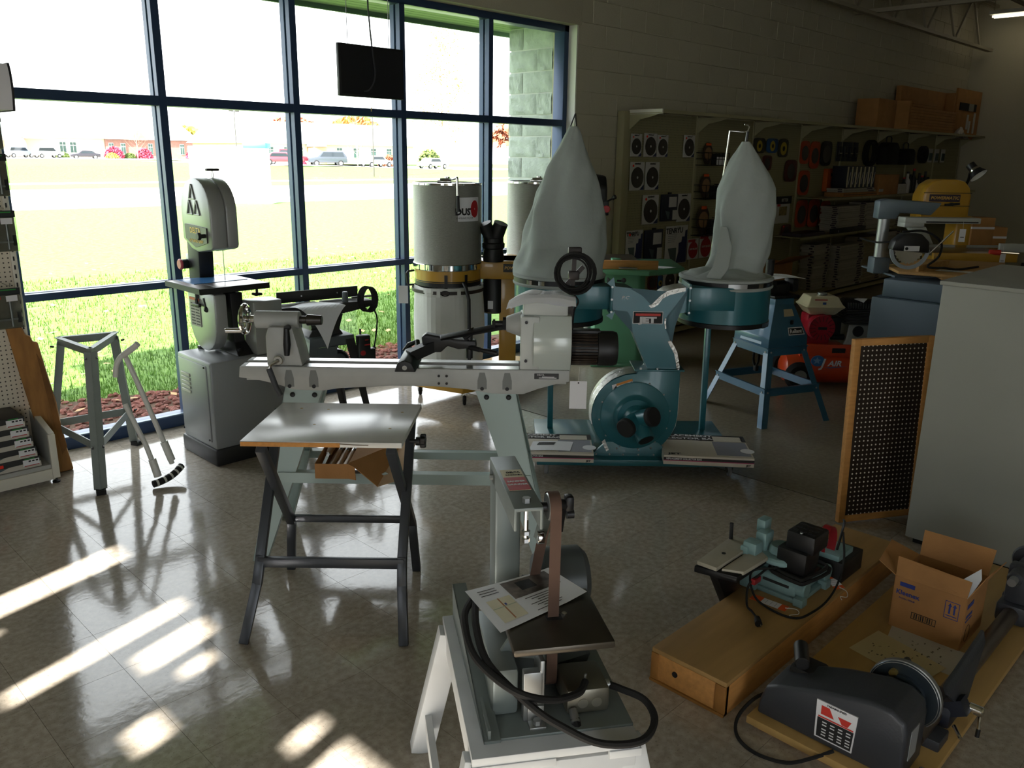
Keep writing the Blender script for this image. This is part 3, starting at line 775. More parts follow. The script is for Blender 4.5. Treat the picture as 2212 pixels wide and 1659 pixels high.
# three legged machine stand
m_stand = M('grey_green_paint', '8d9693', .5, .2, var=.08, vs_=5)
t = wthing('machine_stand', 'three legged grey steel machine stand with triangular top, by the window', 'stand', (.98, .8, 0))
top = [Vector((.905, .575, .77)), Vector((.872, .99, .77)), Vector((1.17, .925, .77))]
foot = [Vector((.846, .5, 0)), Vector((.80, 1.2, 0)), Vector((1.305, 1.17, 0))]
cen = Vector((.98, .83, 0))
for k in range(3):
    a, f = top[k], foot[k]; out = (a-cen); out.z = 0; out.normalize(); sd = Vector((-out.y, out.x, 0))
    b = B()
    for s_ in (-1, 1):
        w1 = (sd*s_*.8-out*.6).normalized()*.04; n1 = Vector((-w1.y, w1.x, 0)).normalized()*.003*s_
        f0 = f+Vector((0, 0, .02))
        b.loft([[f0, f0+w1, f0+w1-n1, f0-n1], [a, a+w1, a+w1-n1, a-n1]])
    lg = b.out('leg', m_stand, t)
    B().bar(f+Vector((0, 0, .025)), f+Vector((0, 0, 0)), .05, .05, out).out('rubber_foot', m_rubber, lg)
    b = B()
    for zz in (.74, .26):
        p = a.lerp(f, (.77-zz)/.77)
        for s_ in (-1, 1): b.cyl(p+sd*s_*.026+out*.004, p+sd*s_*.026+out*.022, .006, n=8)
    b.out('bolt', m_blackm, lg)
    a2, f2 = top[(k+1) % 3], foot[(k+1) % 3]
    B().bar(a, a2, .006, .042).out('top_rail', m_stand, t)
    B().bar(a+Vector((0, 0, .02)), a2+Vector((0, 0, .02)), .03, .005).out('top_flange', m_stand, t)
    B().bar(a.lerp(f, .67), a2.lerp(f2, .67), .006, .045).out('lower_rail', m_stand, t)
# tubular frame with striped foot leaning on the stand
t = lthing('roller_stand', 'white tube frame with a curved black and white striped foot, leaning on the stand', 'stand', -2.1, 4.42)
wt = M('white_tube', 'd2d2cc', .4)
P_ = lambda l, d, z: (l, d, z)
B().tube([(-2.10, 4.36, .745), (-2.02, 4.34, .80), (-2.005, 4.34, .815)], .017, 10).out('hook_tube', wt, t)
B().tube([(-2.145, 4.34, .63), (-2.13, 4.34, .70), (-2.10, 4.36, .745), (-2.09, 4.40, .68), (-1.96, 4.42, .25), (-1.925, 4.43, .10)], .014, 10, smooth=4).out('leg', wt, t)
B().tube([(-2.12, 4.36, .47), (-2.02, 4.34, .24), (-1.965, 4.33, .06)], .014, 10).out('leg', wt, t)
B().cyl((-1.992, 4.335, .16), (-1.967, 4.33, .06), .021, n=12).out('foot_socket', wt, t)
B().cyl((-1.955, 4.42, .235), (-1.925, 4.43, .12), .021, n=12).out('foot_socket', wt, t)
arc = [(-1.985+.10*q/10+.018*math.sin(PI*q/10), 4.30+.02*q/10*8, .0+.055+.05*(q/10)**1.5) for q in range(11)]
b = B(); b.tube([(p[0], p[1], max(.02, p[2]-.03)) for p in arc], .02, 10); b.out('foot_arc', m_rubber, t)
for q in range(1, 10, 2):
    p = Vector(arc[q]); n_ = Vector(arc[min(10, q+1)])-Vector(arc[q-1]); n_.normalize()
    c = Vector((p.x, p.y, max(.02, p.z-.03)))
    B().cyl(c-n_*.006, c+n_*.006, .0205, n=10).out('white_stripe', wt, t)

# ================================================================== BAND SAW on cabinet
m_gry = M('satin_silver_paint', '9fa2a0', .32, .35); m_gry2 = M('cabinet_grey', '8b8e90', .4, .3); m_cb = M('cast_black', '1c1d20', .5, .2)
t = wthing('band_saw', 'silver grey band saw on a cabinet stand before the window', 'band saw', (1.745, .667, 0))
B().box(1.487, 2.0, .44, .893, 0, .105, bev=.012).out('plinth', m_black, t)
B().box(1.497, 1.99, .45, .885, .1, .632, bev=.014).out('cabinet', m_gry2, t)
d = B().box(1.491, 1.499, .50, .862, .14, .605, bev=.003).out('door', m_gry2, t)
b = B()
for k in range(5): b.box(1.484, 1.493, .715, .83, .40+k*.026, .418+k*.026, bev=.003, seg=1)
b.out('louvre', M('louvre_light', 'b5b9a8', .5), d)
b = B(); b.cyl((1.492, .86, .15), (1.486, .86, .15), .006, n=8); b.cyl((1.492, .52, .15), (1.486, .52, .15), .006, n=8); b.cyl((1.492, .52, .595), (1.486, .52, .595), .006, n=8); b.out('screw', m_blackm, d)
def cover(yc, zc, hw, up_, x0, x1, nm):
    pts = []
    rb_ = hw
    if up_:
        pts = [(yc+hw*math.cos(PI*k/16), zc+hw*math.sin(PI*k/16)) for k in range(17)]
        pts += [(yc-hw, zc-.20), (yc-hw*.86, zc-.215), (yc-hw*.45, zc-.225), (yc, zc-.24), (yc+hw*.45, zc-.225), (yc+hw*.75, zc-.19), (yc+hw, zc-.175)]
    else:
        pts = [(yc-hw*math.cos(PI*k/16), zc-hw*math.sin(PI*k/16)) for k in range(17)] + [(yc+hw, zc+.2), (yc+hw*.55, zc+.2), (yc-hw, zc+.185)]
    return B().prism(pts, x0, x1, 'x', bev=.014).out(nm, m_gry, t)
uc = cover(.74, 1.475, .19, True, 1.62, 1.715, 'upper_wheel_cover')
cover(.74, 1.475, .188, True, 1.717, 1.79, 'upper_wheel_guard')
lc = cover(.765, .815, .178, False, 1.62, 1.70, 'lower_wheel_cover')
for (cy, cz) in ((.76, 1.565), (.80, 1.475), (.71, 1.475)):
    b = B()
    tri = [(cy, cz+.062), (cy-.034, cz-.02), (cy+.034, cz-.02)]
    for q in range(3): b.tube([(1.616, *tri[q]), (1.616, *tri[(q+1) % 3])], .0045, 6)
    b.out('raised_triangle', m_gry, uc)
m_plate = M('dark_name_plate', '34332f', .4); m_gold = M('gold_print', 'b08a3c', .4, .3)
pl_ = B().prism([(.875, 1.395), (.60, 1.385), (.60, 1.30), (.70, 1.275), (.75, 1.265), (.82, 1.29), (.87, 1.31)], 1.612, 1.621, 'x').out('name_plate', m_plate, uc)
txt('lettering', 'DELTA', .045, m_gold, uc, (1.611, .74, 1.362), face_x(-1), bold=.0012)
txt('lettering', '14" BAND SAW', .026, m_gold, uc, (1.611, .735, 1.302), face_x(-1), bold=.0004)
b = B(); b.cyl((1.62, .62, 1.34), (1.575, .62, 1.34), .012, n=10); b.cyl((1.585, .62, 1.34), (1.565, .62, 1.34), .022, n=12, bev=.004); b.out('latch_knob', m_black, uc)
B().cyl((1.775, .80, 1.66), (1.775, .80, 1.705), .007, n=8).out('tension_rod', m_steel, t)
B().box(1.735, 1.815, .785, .815, 1.70, 1.715, bev=.005).out('tension_handle', m_black, t)
B().prism([(.93, .96), (1.08, .96), (1.06, 1.5), (.90, 1.5)], 1.70, 1.80, 'x', bev=.012).out('column', m_cb, t)
B().prism([(.56, 1.02), (.93, .94), (1.06, .96), (1.06, 1.06), (.7, 1.0)], 1.71, 1.79, 'x', bev=.01).out('lower_arm', m_cb, t)
B().cyl((1.76, .645, 1.36), (1.76, .645, 1.545), .014, n=14).out('guide_post', m_steel, t)
B().box(1.735, 1.79, .61, .675, 1.345, 1.415, bev=.008).out('guide_bracket', m_cb, t)
k_ = B(); k_.cyl((1.76, .61, 1.375), (1.76, .575, 1.375), .008, n=8); k_.box(1.75, 1.77, .555, .58, 1.345, 1.405, bev=.008); k_.out('guide_knob', m_black, t)
gb = B(); gb.cyl((1.76, .645, 1.26), (1.76, .645, 1.345), .017, n=14); gb.cb((1.76, .68, 1.262), (.03, .07, .02), .003); gb.cyl((1.755, .61, 1.268), (1.755, .64, 1.268), .006, n=8); gb.out('upper_guide', m_steel, t)
B().box(1.7585, 1.7615, .71, .716, 1.06, 1.28).out('blade', m_slide, t)
B().box(1.745, 1.775, .69, .735, 1.252, 1.275, bev=.004).out('blade_guard', m_cb, t)
tb_ = B(); tb_.box(1.5, 1.935, .50, .955, 1.028, 1.055, bev=.004); tb_.out('table', M('table_iron', '6b6662', .28, .8), t)
b = B(); b.box(1.495, 1.502, .50, .955, 1.024, 1.056); b.box(1.5, 1.935, .497, .503, 1.022, 1.056); b.out('table_rail', m_cb, t)
B().box(1.6, 1.616, .5, .955, 1.0553, 1.0562).out('mitre_slot', m_cb, t)
b = B(); b.prism([(.60, 1.028), (.84, 1.028), (.80, .97), (.70, .90), (.64, .97)], 1.66, 1.78, 'x', bev=.01); b.cyl((1.62, .80, .99), (1.62, .80, .93), .016, n=10); b.out('trunnion', m_cb, t)
b = B(); b.cyl((1.6, .78, .955), (1.6, .78, .925), .008, n=8); b.cb((1.6, .78, .92), (.02, .09, .022), .008); b.cyl((1.62, .72, .965), (1.62, .7, .91), .008, n=8); b.ball((1.62, .695, .90), .018, 10); b.out('tilt_knob', m_black, t)
b = B(); b.cyl((1.86, .52, 1.02), (1.86, .52, .995), .008, n=8); b.cb((1.86, .52, .99), (.05, .05, .016), .006); b.out('rail_knob', m_black, t)
b = B(); b.loft([[(1.70, .50, .632), (1.86, .50, .632), (1.86, .83, .632), (1.70, .83, .632)], [(1.71, .53, .66), (1.84, .53, .66), (1.84, .8, .66), (1.71, .8, .66)], [(1.73, .59, .70), (1.80, .59, .70), (1.80, .73, .70), (1.73, .73, .70)], [(1.72, .585, 1.0), (1.80, .585, 1.0), (1.80, .74, 1.0), (1.72, .74, 1.0)]], bev=.006); b.out('pedestal', m_cb, t)
b = B(); b.cyl((1.64, .86, .632), (1.64, .86, .65), .02, n=8); b.cyl((1.84, .52, .66), (1.84, .52, .675), .012, n=6); b.cyl((1.72, .52, .66), (1.72, .52, .675), .012, n=6); b.out('mount_bolt', m_blackm, t)
B().box(1.80, 1.985, .455, .60, .632, .955, bev=.008).out('belt_guard', m_gry, t)
es = B(); es.box(1.70, 1.76, 1.055, 1.10, 1.10, 1.19, bev=.006); es.out('switch_box', m_gry, t)
b = B(); b.cyl((1.70, 1.08, 1.13), (1.66, 1.08, 1.13), .03, n=16); b.out('switch_collar', m_black, t)
B().cyl((1.665, 1.08, 1.13), (1.645, 1.08, 1.13), .034, n=18, bev=.006).out('stop_button', M('faded_red', 'b04a55', .4), t)
b = B(); b.box(1.615, 1.62, .775, .905, .78, .955); lb = b.out('warning_label', M('label_grey', '8f8d86', .6), lc, sharp=0)
B().box(1.613, 1.6155, .775, .905, .94, .955).out('red_rule', m_red, lc, sharp=0)
lines(lc, 'printed_line', m_ink, [(y0, zz) for y0 in (.785, .845) for zz in [.79+.018*q for q in range(8)]], lambda y0, zz: (1.613, 1.6152, y0, y0+.045, zz, zz+.006))
# blue mat on the saw table
t2 = wthing('blue_folder', 'thin blue folder lying on the band saw table', 'folder', (1.72, .8, 1.056))
B().sheet(lambda u, v: (1.56+.34*u, .70+.24*v, 1.058+.006*math.sin(PI*v)*u), 8, 6, .003).out('cover', M('blue_vinyl', '3f76ad', .25), t2)

# ================================================================== JOINTER
t = thing('jointer', 'black jointer on a dark grey sheet metal stand by the window', 'jointer', (2.46, .79, 0), R(-9))
m_stg = M('dark_grey_stand', '565d60', .5, .2); m_jb = M('jointer_black', '2b2a2a', .5, .1)
B().prism([(-.15, .56), (.17, .56), (.17, .625), (-.15, .625)], -.16, .2, 'y', bev=.004).out('stand_top', m_stg, t)
for sx, sy in ((-1, -1), (1, -1), (-1, 1), (1, 1)):
    b = B(); x0 = -.15 if sx < 0 else .17; y0 = -.16 if sy < 0 else .2
    fx = x0+sx*.10; fy = y0+sy*.05
    for ax in range(2):
        o_ = Vector((-sx*.03, 0, 0)) if ax == 0 else Vector((0, -sy*.03, 0))
        b.loft([[Vector((x0, y0, .6)), Vector((x0, y0, .6))+o_*2.2, Vector((x0, y0, .6))+o_*2.2+Vector((-sx*.002, -sy*.002, 0)), Vector((x0-sx*.002, y0-sy*.002, .6))],
                [Vector((fx, fy, 0)), Vector((fx, fy, 0))+o_*1.3, Vector((fx, fy, 0))+o_*1.3+Vector((-sx*.002, -sy*.002, 0)), Vector((fx-sx*.002, fy-sy*.002, 0))]])
    lg = b.out('leg', m_stg if sy < 0 and sx < 0 else m_jb, t)
    b = B()
    for q in (.12, .3, .45): b.cyl((x0+(fx-x0)*(1-q/.6)-sx*.03, y0+(fy-y0)*(1-q/.6)+sy*.002, q), (x0+(fx-x0)*(1-q/.6)-sx*.03, y0+(fy-y0)*(1-q/.6)+sy*.006, q), .007, n=8)
    b.out('bolt', m_steel, lg)
B().box(-.14, .04, -.163, -.158, .28, .56).out('front_panel', m_stg, t)
b = B(); b.cyl((.10, -.05, .42), (.10, .1, .42), .085, n=20, bev=.01); b.out('motor', m_black, t)
B().cyl((.10, -.055, .43), (.10, -.05, .43), .05, n=16).out('motor_end', m_stg, t)
b = B(); b.loft([[(-.13, -.1, .625), (.12, -.1, .625), (.12, .1, .625), (-.13, .1, .625)], [(-.1, -.085, .66), (.1, -.085, .66), (.1, .085, .66), (-.1, .085, .66)], [(-.1, -.085, .76), (.13, -.085, .76), (.13, .085, .76), (-.1, .085, .76)]], bev=.006); b.out('base_casting', m_jb, t)
B().prism([(-.40, .80), (-.40, .815), (-.36, .835), (0, .835), (0, .75), (-.1, .74), (-.25, .775)], -.085, .085, 'y', bev=.004).out('infeed_table', m_jb, t)
B().prism([(.03, .835), (.34, .835), (.38, .825), (.38, .80), (.2, .77), (.03, .75)], -.085, .085, 'y', bev=.004).out('outfeed_table', m_jb, t)
B().box(-.27, .32, .07, .085, .84, .915, bev=.004).out('fence', m_jb, t)
b = B()
for x in (-.1, .16): b.cyl((x, .07, .88), (x, .064, .88), .006, n=8)
b.out('fence_bolt', m_steel, t)
B().cyl((.16, -.06, .83), (.16, -.06, .905), .022, .018, 12, bev=.003).out('guard_knob', m_stg, t)
B().cyl((-.06, -.13, .70), (-.13, -.13, .70), .02, n=10).out('depth_knob', m_black, t)
b = B(); b.cyl((.22, -.03, .855), (.4, -.03, .855), .008, n=8); b.out('fence_rod', m_steel, t)
sb_ = B(); sb_.box(.18, .27, -.21, -.15, .40, .62, bev=.012); sb_.box(.25, .31, -.2, -.15, .38, .52, bev=.008); s1 = sb_.out('switch_box', m_black, t)
B().cyl((.205, -.212, .50), (.205, -.218, .50), .018, n=14).out('stop_button', m_red, s1)
b = B(); b.box(.22, .26, -.2125, -.2105, .55, .558); b.box(.225, .25, -.2125, -.2105, .585, .592); b.out('red_print', m_red, s1, sharp=0)
B().bar((.22, -.14, .3), (.235, -.12, .65), .012, .012).out('switch_arm', m_black, t)
b = B()
for k in range(5): b.tube([(.29+.055*math.cos(a)+.004*k, -.10-.012*k, .85+.085*math.sin(a)) for a in [2*PI*q/20+.3*k for q in range(20)]], .0055, 6, closed=True)
b.tube([(.33, -.12, .80), (.36, -.13, .72), (.35, -.13, .60), (.33, -.13, .50)], .0055, 6, smooth=5)
cd = b.out('power_cord', m_rubber, t)
B().cyl((.333, -.13, .515), (.322, -.13, .46), .013, n=8).out('plug', m_rubber, cd)
t2 = thing('paper_sheet', 'white printed sheet drooping over the jointer table', 'paper', (2.40, .70, .84), R(-9))
def shp(u, v):
    a = R(38); x = -.02+.25*(u-.5)*math.cos(a)-.28*(v-.5)*math.sin(a); y = -.03+.25*(u-.5)*math.sin(a)+.28*(v-.5)*math.cos(a)
    z = .0 if y > -.02 else -.0-1.7*(y+.02)**2*4
    return (x, y if y > -.02 else -.02+(y+.02)*.8, z+.001)
B().sheet(shp, 14, 14).out('sheet', m_paper, t2, sharp=0)
# ================================================================== WOOD LATHE (turned 45 degrees to the walls)
m_lg = M('lathe_grey', 'b4b8b4', .45, .05, var=.04, vs_=6); m_lc = M('lathe_casting', 'a9aba8', .5, .1, var=.06, vs_=12); m_lgd = M('lathe_leg_paint', '9fb0ac', .45)
L = lthing('wood_lathe', 'pale grey wood lathe on splayed legs with a black motor at the right end', 'lathe', -.5, 3.7)
bedp = [(-1.225, .882), (-1.232, .83), (-1.16, .822), (-1.06, .80), (-.99, .776), (-.86, .772), (-.78, .785), (-.55, .80), (-.35, .80), (-.2, .788), (-.1, .77), (.05, .768), (.12, .795), (.2, .818), (.258, .83), (.258, .882)]
b = B(); b.prism(bedp, 3.62, 3.695, 'y', bev=.004); b.prism(bedp, 3.735, 3.80, 'y', bev=.004); b.box(-1.22, .25, 3.69, 3.74, .80, .83); b.out('bed', m_lc, L)
B().box(-1.2, .03, 3.627, 3.69, .8821, .8828).out('bed_way', M('polished_way', 'c3c3c0', .18, .9), L)
B().box(-1.2, .03, 3.742, 3.795, .8821, .8828).out('bed_way', m_steel, L)
B().box(-1.21, .03, 3.696, 3.734, .83, .865).out('bed_slot', m_ink, L)
for l in (-1.005, -.895, -.135, -.022):
    b = B(); b.prism([(l-.021, .79), (l-.021, .83), (l-.012, .868), (l+.012, .868), (l+.021, .83), (l+.021, .79)], 3.6195, 3.625, 'y')
    po = b.out('bolt_pocket', M('pocket_shade', '777a78', .7), L); B().cyl((l, 3.623, .793), (l, 3.617, .793), .009, n=8).out('bolt', m_blackm, po)
b = B()
for l, z in ((-.33, .85), (-.295, .85), (-.33, .815), (-.295, .815)): b.cyl((l, 3.622, z), (l, 3.617, z), .006, n=10)
b.out('set_screw', m_blackm, L)
def lathe_leg(sl, sd):
    # sl -1 left / 1 right ; sd -1 front / 1 rear ; sheet metal leg with a flange
    cx = -.945 if sl < 0 else -.075
    if sl < 0: tl, tr, bl, br = -1.03, -.86, -1.178, -1.118
    else: tl, tr, bl, br = -.165, .015, .125, .185
    td = 3.635 if sd < 0 else 3.785; bd = 3.464 if sd < 0 else 3.955
    b = B()
    b.loft([[(tl, td, .785), (tr, td, .785), (tr, td-sd*.003, .785), (tl, td-sd*.003, .785)], [(bl, bd, 0), (br, bd, 0), (br, bd-sd*.003, 0), (bl, bd-sd*.003, 0)]])
    o1 = (tl, bl) if sl < 0 else (tr, br); i1 = (tr, br) if sl < 0 else (tl, bl)
    for (a, c), wd in ((o1, .035), (i1, .05)):
        b.loft([[(a, td, .785), (a, td-sd*-wd if False else td+wd*(-sd), .785), (a-.003*sl, td+wd*(-sd), .785), (a-.003*sl, td, .785)], [(c, bd, 0), (c, bd+wd*(-sd), 0), (c-.003*sl, bd+wd*(-sd), 0), (c-.003*sl, bd, 0)]])
    lg = b.out('leg', m_lgd, L)
    if sd < 0:
        for q in (-.045, .055): 
            l = (tl+tr)/2+q+.005*sl
            B().lathe([(.012, 0), (.011, .005), (.006, .008)], 12, (l, td-.012, .752), (0, -1, .2)).out('bolt', m_blackm, lg)
for sl in (-1, 1):
    for sd in (-1, 1): lathe_leg(sl, sd)
for dd, z, l0, l1 in ((3.545, .36, -1.06, .09), (3.875, .36, -1.06, .09)):
    b = B(); b.box(l0, l1, dd-.003, dd, z-.005, z+.045); b.box(l0, l1, dd, dd+.04 if dd < 3.7 else dd-.04, z+.042, z+.045)
    s_ = b.out('stretcher', m_lgd, L)
for l in (-1.04, .07):
    B().box(l-.02, l+.02, 3.545, 3.875, .395, .40).out('cross_brace', m_lgd, L)
# tailstock
ts = B(); ts.prism([(-1.105, .883), (-1.105, 1.02), (-1.09, 1.06), (-.985, 1.06), (-.96, .96), (-.945, .883)], 3.635, 3.785, 'y', bev=.006); ts.cyl((-1.165, 3.71, 1.08), (-.965, 3.71, 1.08), .04, n=20, bev=.004); ts.box(-1.1, -.985, 3.675, 3.745, 1.0, 1.075, bev=.005); tso = ts.out('tailstock', m_lc, L)
q_ = B(); q_.cyl((-.965, 3.71, 1.08), (-.93, 3.71, 1.08), .018, n=14); q_.cyl((-.935, 3.71, 1.08), (-.865, 3.71, 1.08), .026, .022, 14, .003); q_.out('quill', M('dark_steel', '4a4744', .35, .8), tso)
hw = B(); hw.cyl((-1.225, 3.71, 1.08), (-1.165, 3.71, 1.08), .018, n=14)
hw.tube([(-1.215, 3.71+.062*math.cos(a), 1.08+.062*math.sin(a)) for a in [2*PI*q/28 for q in range(28)]], .011, 8, closed=True)
for q in range(3): hw.bar((-1.21, 3.71, 1.08), (-1.215, 3.71+.06*math.cos(2.1*q+.4), 1.08+.06*math.sin(2.1*q+.4)), .02, .008, (1, 0, 0))
hwo = hw.out('handwheel', m_chrome, tso); B().cyl((-1.215, 3.665, 1.037), (-1.29, 3.655, 1.037), .012, n=12, bev=.003).out('crank_handle', m_chrome, hwo)
lk = B(); lk.cyl((-1.0, 3.635, 1.06), (-1.0, 3.61, 1.06), .014, n=10); lk.tube([(-1.0, 3.605, 1.06), (-1.0, 3.60, .99), (-1.003, 3.598, .94)], [.012, .017, .012], 10); lk.out('lock_lever', m_black, tso)
lk = B(); lk.cyl((-1.045, 3.635, .915), (-1.045, 3.60, .915), .022, n=14, bev=.003); lk.tube([(-1.045, 3.60, .915), (-1.075, 3.58, .90), (-1.08, 3.575, .87)], .009, 8); lk.out('clamp_shaft', m_steel, tso)
B().tube([(-1.08, 3.575, .885), (-1.05, 3.565, .80), (-1.03, 3.56, .765)], .013, 10).out('clamp_handle', M('dark_rubber', '3b3e42', .6), tso)
# headstock
hs = B(); hs.box(.035, .12, 3.62, 3.80, .883, 1.125, bev=.006); hs.box(.115, .262, 3.632, 3.79, .885, 1.125, bev=.01); hso = hs.out('headstock', m_lg, L)
cv = B(); cv.loft([[(x, 3.635-.045*math.sin(PI*q/14), .872+.255*q/14) for q in range(15)]+[(x, 3.78, 1.127), (x, 3.78, .872)] for x in (.092, .262)], bev=.004); cv.out('belt_cover', M('glossy_grey', 'bcc4be', .22, .05, coat=.4), hso)
B().box(.045, .245, 3.64, 3.79, 1.125, 1.205, bev=.008).out('upper_housing', m_lg, hso)
B().cyl((.04, 3.71, 1.075), (-.03, 3.71, 1.075), .058, .036, 20, .004).out('spindle_cone', m_lc, hso)
sp = B(); sp.cyl((-.03, 3.71, 1.075), (-.045, 3.71, 1.075), .03, n=8); sp.cyl((-.045, 3.71, 1.075), (-.095, 3.71, 1.075), .014, n=12); sp.cyl((-.08, 3.71, 1.075), (-.09, 3.71, 1.075), .02, n=8); sp.out('spindle', m_blackm, hso)
b = B()
for z in (.925, 1.10): b.cyl((.06, 3.622, z), (.06, 3.612, z), .007, n=8)
b.out('cap_screw', m_blackm, hso)
pb = B().box(.10, .21, 3.6165, 3.62, .842, .868, bev=.002).out('name_plate', m_black, L, sharp=0)
txt('lettering', 'DELTA', .011, m_tagw, pb, (.128, 3.6158, .861), FACE_F)
lines(pb, 'printed_line', m_tagw, [(.135, .19, .851), (.12, .2, .846)], lambda a, c, z: (a, c, 3.6155, 3.6163, z, z+.003))
# motor: cooling fins are each a rib
mo = B(); mo.lathe([(.0, 0), (.062, .0), (.066, .01), (.066, .2), (.06, .215), (.0, .218)], 28, (.262, 3.72, .965), (1, 0, 0)); mot = mo.out('motor', m_black, L)
m_fin = M('worn_fin', '3c3128', .5, .3, var=.5, vs_=25)
f0 = B().box(.268, .385, -.0022, .0022, .064, .078, bev=.001, seg=1).out('fin', m_fin, mot)
for k in range(30):
    o = f0 if k == 0 else copyobj(f0, mot)
    o.matrix_local = Matrix.Translation((0, 3.72, .965)) @ Matrix.Rotation(2*PI*k/30, 4, 'X')
b = B(); b.lathe([(.079, 0), (.08, .01), (.08, .07), (.074, .088), (.05, .092), (.0, .092)], 28, (.388, 3.72, .965), (1, 0, 0)); b.out('fan_cover', m_black, mot)
B().box(.27, .40, 3.70, 3.76, 1.03, 1.05, bev=.004).out('terminal_box', m_black, mot)
# lever post with coiled cable
b = B(); b.bar((.255, 3.70, 1.10), (.262, 3.70, 1.22), .028, .01, (0, 1, 0)); b.bar((.262, 3.70, 1.2), (.27, 3.70, 1.40), .02, .01, (0, 1, 0)); b.cb((.27, 3.70, 1.40), (.06, .035, .05), .006); b.cb((.268, 3.70, 1.30), (.05, .03, .04), .006); b.bar((.23, 3.70, 1.25), (.31, 3.70, 1.34), .02, .01, (0, 1, 0)); b.out('speed_lever', M('worn_black', '2a2420', .5, .3, var=.4, vs_=20), L)
b = B(); rg2 = random.Random(2)
for k in range(11):
    r_ = .082+rg2.uniform(-.017, .008); dx, dz = rg2.uniform(-.006, .006), rg2.uniform(-.006, .006); ph = rg2.uniform(0, 6); dy = rg2.uniform(-.02, .02)
    b.tube([(.268+dx+r_*math.cos(a), 3.665+dy+.012*math.sin(a*2+ph), 1.315+dz+r_*1.02*math.sin(a)) for a in [2*PI*q/26 for q in range(26)]], .0042, 5, closed=True)
b.tube([(.25, 3.66, 1.24), (.29, 3.68, 1.19), (.275, 3.7, 1.14), (.27, 3.72, 1.05)], .0045, 6, smooth=5)
b.out('power_cord', m_rubber, L)
# tool rest
b = B(); b.prism([(-.52, .884), (-.505, .925), (-.475, .938), (-.445, .925), (-.425, .884)], 3.545, 3.82, 'y', bev=.005)
bj = b.out('banjo', m_black, L); B().cyl((-.473, 3.546, .905), (-.473, 3.54, .905), .011, n=12).out('banjo_bolt', m_steel, bj)
b = B(); b.prism([(-.41, .93), (-.42, 1.0), (-.40, 1.015), (-.26, .99), (-.17, .985), (-.165, .955), (-.25, .945), (-.3, .96), (-.33, .93)], 3.74, 3.80, 'y', bev=.006); b.bar((-.47, 3.70, .92), (-.36, 3.77, .96), .05, .05); b.out('rest_arm', m_black, L)
b = B(); b.cyl((-.2, 3.765, .90), (-.2, 3.765, 1.02), .016, n=14); b.out('rest_post', m_black, L)
b = B(); b.loft([[(-.33, 3.71, 1.0), (-.33, 3.735, .985), (-.335, 3.745, 1.012)], [(-.03, 3.70, 1.068), (-.03, 3.725, 1.045), (-.035, 3.735, 1.08)]], bev=.003); b.bar((-.22, 3.75, 1.0), (-.18, 3.73, 1.04), .03, .025); b.out('tool_rest', m_black, L)
lv = B(); lv.cyl((-.2, 3.75, .955), (-.15, 3.72, .95), .012, n=10); lv.tube([(-.15, 3.72, .95), (-.1, 3.70, .945), (-.07, 3.69, .94)], [.009, .013, .01], 10); lv.out('rest_lever', m_black, L)
lv = B(); lv.cyl((-.44, 3.79, .93), (-.45, 3.84, .96), .012, n=10); lv.tube([(-.45, 3.84, .96), (-.49, 3.85, .94), (-.515, 3.85, .91)], [.009, .013, .01], 10); lv.out('banjo_lever', m_black, L)
# papers on the headstock, tag on the motor
t = lthing('paper_sheets', 'stapled white printout draped over the top of the lathe headstock', 'paper', .14, 3.7, z0=1.205)
for k in range(3):
    def f(u, v, k=k):
        x = .02+.235*u+.01*k; y = 3.60+.20*v-.008*k
        z = 1.207+.0015*k+.02*math.sin(PI*min(1, u*1.1))*(1-.5*v)-.05*max(0, .25-u)**1*(1.2) - .16*max(0, .2-v)
        return (x-.05*(1-v)*(1-u), y, z+.004*math.sin(7*u+k))
    o = B().sheet(f, 14, 8).out('sheet', m_paper, t, sharp=0)
b = B()
for k in range(7):
    for q in range(3 if k > 2 else 2):
        u0, v0 = .25+.2*q+.03*(k % 2), .2+.1*k
        b.sheet(lambda u, v: Vector(f(u0+u*.14, v0+v*.03))+Vector((0, 0, .0012)), 3, 1)
b.out('printed_text', m_ink, t, sharp=0)
t = lthing('price_tag', 'blank white card tag hanging on a thread from the lathe motor', 'tag', .33, 3.63, z0=.70)
B().box(.262, .34, 3.635, 3.637, .70, .83, bev=.0006).out('card', m_tagw, t, sharp=0)
b = B(); b.tube([(.301, 3.636, .82), (.303, 3.645, .86), (.305, 3.66, .89)], .0009, 4); b.out('string', m_white, t)
B().cyl((.301, 3.6345, .822), (.301, 3.6342, .822), .004, n=10).out('eyelet', m_blackm, t)

# ================================================================== FOLDING TABLE
t = lthing('folding_table', 'small folding table with worn white laminate top and dark steel legs', 'table', -.67, 3.0)
m_leg = M('gunmetal_paint', '3b3f45', .35, .4); m_lam = M('white_laminate', 'c2c2bd', .22, var=.07, vs_=9); m_chip = M('chipboard', 'b07a3c', .8, var=.15, vs_=60)
Z0, Z1 = .835, .815
def tz(d): return Z0+(Z1-Z0)*(d-2.75)/.54
b = B(); b.loft([[(-.95, 2.75, tz(2.75)-.02), (-.383, 2.75, tz(2.75)-.02), (-.383, 2.75, tz(2.75)), (-.95, 2.75, tz(2.75))], [(-.945, 3.29, tz(3.29)-.02), (-.372, 3.29, tz(3.29)-.02), (-.372, 3.29, tz(3.29)), (-.945, 3.29, tz(3.29))]], bev=.0015)
tp = b.out('table_top', m_lam, t)
B().box(-.948, -.60, 2.7475, 2.7505, .8165, .832).out('bare_edge', m_chip, tp, sharp=0)
b = B()
for l, d in ((-.845, 3.2), (-.735, 3.19), (-.435, 3.16), (-.45, 2.93), (-.74, 2.97)): b.cyl((l, d, tz(d)+.0003), (l, d, tz(d)-.004), .006, n=10)
b.out('worn_hole', M('exposed_board', '8a7340', .9), tp)
